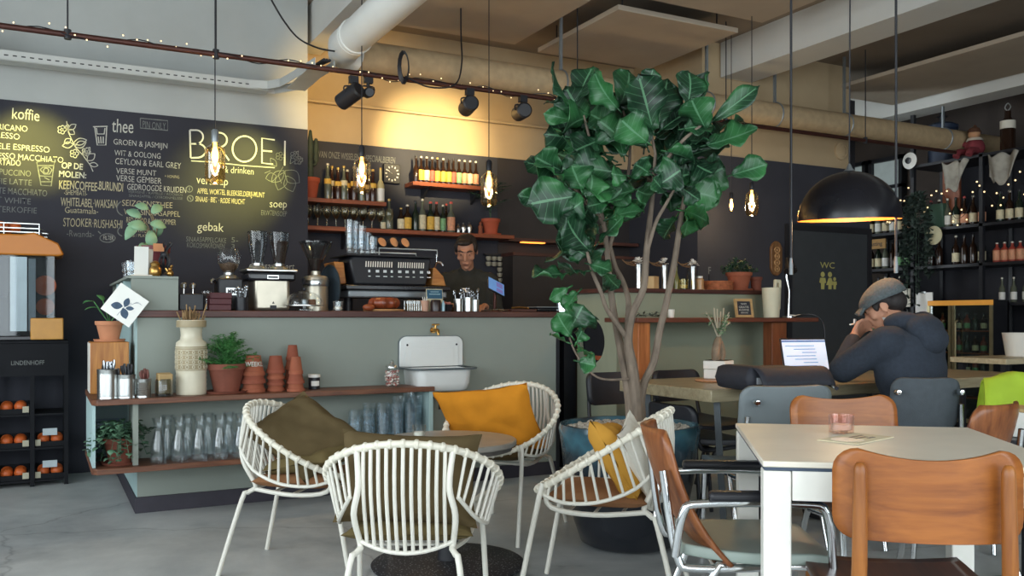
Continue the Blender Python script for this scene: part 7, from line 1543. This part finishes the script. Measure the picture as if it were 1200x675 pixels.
# objects on the rack top
RT_ = 2.751
def rk(u, v): return pX(u, v, RX - .05)
t = thing('blue_drum', 'dark blue lidded drum on top of the bottle rack', 'drum', (RX - .05, rk(1104, 180).y, RT_)); MB().lathe([(0, 0), (.14, 0), (.14, .36), (.16, .37), (.16, .41), (.1, .44), (0, .45)], 26).done('body', P('drum_blue', '#27344A', .5), t); MB().lathe([(.03, .451), (.03, .5), (.06, .51), (0, .52)], 14).done('lid_knob', BLACK, t); MB().box((-.142, 0, .18), (.004, .12, .08)).done('label_plate', P('plate_pale', '#C9CBC3', .7), t)
RED = P('red_cloth', '#7C2F36', .85, var=.2, scale=20); 
yd = rk(1146, 170).y; t = thing('cloth_doll', 'seated cloth doll in dark red with a spotted scarf on the bottle rack', 'doll', (RX - .1, yd, RT_))
b = MB(); b.sphere((0, 0, .1), (.09, .1, .1), 14); b.tube([(-.03, .05, .06), (-.16, .07, .05), (-.2, .07, .0)], .035, 10, sm=3); b.tube([(-.03, -.05, .06), (-.16, -.07, .05), (-.2, -.07, .0)], .035, 10, sm=3); b.tube([(0, .08, .15), (-.02, .17, .17)], .03, 10); b.done('body', RED, t); MB().sphere((-.01, 0, .245), (.06, .06, .06), 14).done('head', P('doll_skin', '#B98A66', .8), t)
b = MB(); b.lathe([(.062, .255), (.068, .26), (.05, .30), (.0, .32)], 16, c=(-.01, 0, 0)); b.sphere((.0, .0, .32), .02, 8); b.done('hair', P('doll_hair', '#5A3A28', .9), t); b = MB(); b.lathe([(.06, .18), (.085, .17), (.07, .2)], 16); b.done('scarf', P('scarf', '#C4B8A8', .9), t)
for i, (u, w_) in enumerate(((1140, .15), (1196, .17))):
    y = rk(u, 205).y; t = thing('cloth_bundle', f"{['left', 'right'][i]} crumpled pale cloth hanging under the top shelf of the bottle rack", 'cloth', (RX - .29, y, RZ[6] - .001), group='pale cloths on the rack'); b = MB(); rr = random.Random(i + 70)
    b.surf(lambda u_, v_: Vector((-.03 - .03 * sin(9 * u_ + 2 * v_ + i), (u_ - .5) * 2 * w_ * (1 - .35 * v_) + .05 * v_, -.02 - .30 * v_ * (1 - .5 * abs(u_ - .45)) + .02 * sin(14 * u_))), 24, 10); b.done('cloth', P('cloth_pale', '#A6A196', .95, var=.2, scale=14), t, solid=.01, smooth=180)
y = rk(1181, 160).y; t = thing('tall_bottle', 'dark bottle with a pale label at the right end of the rack top', 'bottle', (RX - .05, y, RT_)); MB().lathe([(0, 0), (.07, 0), (.07, .3), (.03, .36), (.03, .42), (0, .42)], 18).done('glass', AMB, t); MB().lathe([(.0705, .24), (.072, .241), (.072, .32), (.0705, .321)], 18).done('label_band', CREAMP, t); MB().tube([(.0, .0, .42), (0, .03, .46), (0, 0, .5), (0, -.03, .46), (0, 0, .42)], .006, 6, sm=4).done('ring', STEEL, t)
y = 6.52; t = thing('eye_lamp', 'round white disc with a dark pupil hung at the far end of the rack', 'lamp', (RX - .02, y, 2.60)); q2 = Matrix.Rotation(-pi / 2, 4, 'Y'); MB().lathe([(0, .02), (.05, .018), (.09, .0), (0, -.02)], 24, M=Matrix.Translation((-.28, 0, .2)) @ q2).done('disc', WHITEF, t); MB().lathe([(0, .03), (.035, .028), (.036, .02), (0, .018)], 18, M=Matrix.Translation((-.28, 0, .2)) @ q2).done('pupil', BLACKG, t); MB().box((-.26, 0, .1), (.01, .012, .16)).done('bracket', BLACK, t)
t = thing('wooden_sign', 'small amber wooden sign hung on the far part of the bottle rack', 'sign', (RX - .275, rk(1042, 287).y, 0)); zc = rk(1042, 287).z; MB().box((0, 0, zc), (.02, .28, .11)).done('board', P('sign_amber', '#A9824E', .7, var=.1), t, bev=.004); lettering('Tasting', BLACK, t, (-.0115, .10, zc - .02), .2, .045, right=(0, -1, 0))
t = thing('hanging_plate', 'round cream plate hung mid rack between the bottle rows', 'plate', (RX - .29, rk(1113, 277).y, rk(1113, 277).z)); MB().lathe([(0, .004), (.06, .0), (.1, .016), (.098, .02), (.058, .006), (0, .008)], 26, M=q2).done('plate', P('plate_cream', '#BDB592', .5), t)
t = thing('wood_board', 'tall orange brown wooden board standing at the rear of the upper rack', 'board', (RX - .1, rk(1119, 215).y, RZ[5] + .032)); MB().bx(-.015, .015, -.1, .1, 0, .64).done('board', wood('rack_board', '#6E3B24', '#95573A', 'z'), t, bev=.004)
t = thing('green_crate', 'green box on the upper shelf at the far side of the wooden board', 'box', (RX - .1, rk(1108, 230).y + .04, RZ[5] + .031)); MB().bx(-.1, .1, -.12, .08, 0, .26).done('body', P('crate_green', '#3C5A4A', .6), t, bev=.005)
pts = []
for k in range(26): pts.append((RX - .30 - .02 * sin(k * 2.1), 7.1 - k * .088, 2.28 + .12 * sin(k * 1.3) - .05 * sin(k * .6)))
fairy('fairy_lights', 'string of tiny white lights draped across the bottle rack', pts, 44, .10, .009)
# trailing dark plant on the rack
t = thing('trailing_plant', 'dark trailing plant hanging down the middle post of the bottle rack', 'plant', (RX - .30, rk(1092, 300).y, 1.3)); b = MB(); s_ = MB(); rnd = random.Random(51)
for k in range(14):
    x0 = rnd.uniform(-.06, .04); y0 = rnd.uniform(-.16, .16); c = catmull([(x0 * .4, y0 * .4, 1.15), (x0, y0, .8), (x0 * 1.2, y0 * 1.1, .8 - rnd.uniform(.2, .9))], 9); s_.tube(c, .003, 4)
    for q_ in c[2:]:
        for _ in range(2): d = Vector((rnd.uniform(-1, 0), rnd.uniform(-1, 1), rnd.uniform(-.8, .4))).normalized() * rnd.uniform(.05, .09); leaf_quad(b, q_, q_ + d, .05)
b.done('foliage', P('vine_dark', '#2C3A33', .6, var=.4), t, solid=.0008); s_.done('stem', LEAFD, t)
# glass door fridge
fy0, fy1 = 5.39, 6.10; t = thing('drinks_fridge', 'glass doored drinks fridge with brass coloured trim below the bottle rack shelves', 'fridge', (RX - .55, 0, 0)); zt_ = 1.27
b = MB(); b.bx(-.0, .24, fy0, fy1, .002, .06).bx(-.0, .24, fy0, fy1, zt_ - .02, zt_).bx(.22, .24, fy0, fy1, .06, zt_ - .02).bx(0, .24, fy0, fy0 + .02, .06, zt_ - .02).bx(0, .24, fy1 - .02, fy1, .06, zt_ - .02); b.done('body', BLACKP, t, smooth=0)
MB().bx(-.012, -.001, fy0, fy1, zt_ - .05, zt_).done('light_strip', P('fridge_strip', '#C48A3C', .5, emit=.5, ecol='#C48A3C'), t, smooth=0)
ym = (fy0 + fy1) / 2 + .08
GOLD = P('brass_trim', '#B0A684', .35, .7)
for a0, a1 in ((fy0, ym - .005), (ym + .005, fy1)):
    d = MB().bx(-.02, -.001, a0, a0 + .03, .06, zt_ - .051).bx(-.02, -.001, a1 - .03, a1, .06, zt_ - .051).bx(-.02, -.001, a0 + .03, a1 - .03, .06, .1).done('door', GOLD, t, smooth=0)
    MB().bx(-.012, -.008, a0 + .03, a1 - .03, .1, zt_ - .055).done('pane', glass('fridge_glass', '#E2ECE8'), d, smooth=0); yh = a1 - .07 if a0 < ym - .1 else a0 + .07
    MB().tube([(-.03, yh, .45), (-.06, yh, .47), (-.06, yh, 1.05), (-.03, yh, 1.07)], .009, 8).done('handle', GOLD, d)
for z in (.3, .52, .74, .96): MB().bx(.01, .21, fy0 + .03, fy1 - .03, z, z + .012).done('shelf', SHELFW, t, smooth=0)
for zi, z in enumerate((.532, .752, .972)):
    for k in range(7):
        o = bottle('soda_bottle', .17, .03, [AMB, GRB, P('cola_red', '#7E3A30', .3)][(k + zi) % 3], [LC, LG, None][(k * 2 + zi) % 3], CB) if zi == 0 and k < 3 else copy_tree([q for q in COL.objects if q.name.startswith('soda_bottle') and q.parent is None][(k + zi) % 3])
        o.location = (RX - .55 + .09, fy0 + .07 + k * .09, z + .001); tag(o, f"{ORD[k]} bottle from the right on the {['lowest', 'middle', 'top'][zi]} bottle shelf inside the fridge", 'bottle', 'bottles inside the fridge')
MB().bx(-.014, -.0125, fy0 + .16, fy0 + .22, .42, .46).done('display', P('display_blue', '#2F62D8', .3, emit=1.0, ecol='#2F62D8'), t, smooth=0)
# side window panes at the far end
for i, (a0, a1) in enumerate(((7.4, 7.9), (7.95, 8.4))):
    zb_, zt2 = 2.35, 3.1; w_ = struct('window_%d' % (20 + i), MB().bx(9.3, 9.39, a0, a0 + .05, zb_, zt2).bx(9.3, 9.39, a1 - .05, a1, zb_, zt2).bx(9.3, 9.39, a0, a1, zb_, zb_ + .05).bx(9.3, 9.39, a0, a1, zt2 - .05, zt2).bx(9.3, 9.39, a0, a1, (zb_ + zt2) / 2 - .02, (zb_ + zt2) / 2 + .02), BLACK, smooth=0)
    MB().bx(9.35, 9.36, a0 + .05, a1 - .05, zb_ + .05, zt2 - .05).done('pane', P('pane_frost', '#8C9794', .5, emit=.28, ecol='#B4C2C2'), w_, smooth=0)
# low counter in front of the fridge with a white bucket
a = pZ(1113, 418, .80); t = thing('side_counter', 'narrow pale topped wooden counter in front of the drinks fridge', 'counter', (0, 0, 0)); y2 = a.y
MB().bx(a.x, a.x + 1.6, y2 - .45, y2, .76, .80).done('top', wood('pale_top', '#A99878', '#CFC2A2'), t, bev=.003); MB().bx(a.x + .02, a.x + 1.6, y2 - .43, y2 - .02, .62, .65).done('lower_shelf', MATS['pale_top'], t, smooth=0)
for x in (a.x + .06, a.x + 1.5):
    for y in (y2 - .40, y2 - .06): MB().bx(x - .02, x + .02, y - .02, y + .02, .001, .62).bx(x - .02, x + .02, y - .02, y + .02, .65, .76).done('leg', BLACK, t, smooth=0)
p = pZ(1192, 417.5, .80); t = thing('ice_bucket', 'white bucket standing on the pale side counter at the right edge', 'bucket', (p.x + .02, p.y, .801)); MB().lathe([(0, 0), (.09, 0), (.115, .17), (.118, .18), (.112, .18), (.086, .01), (0, .01)], 26).done('body', WHITEP, t, smooth=50)
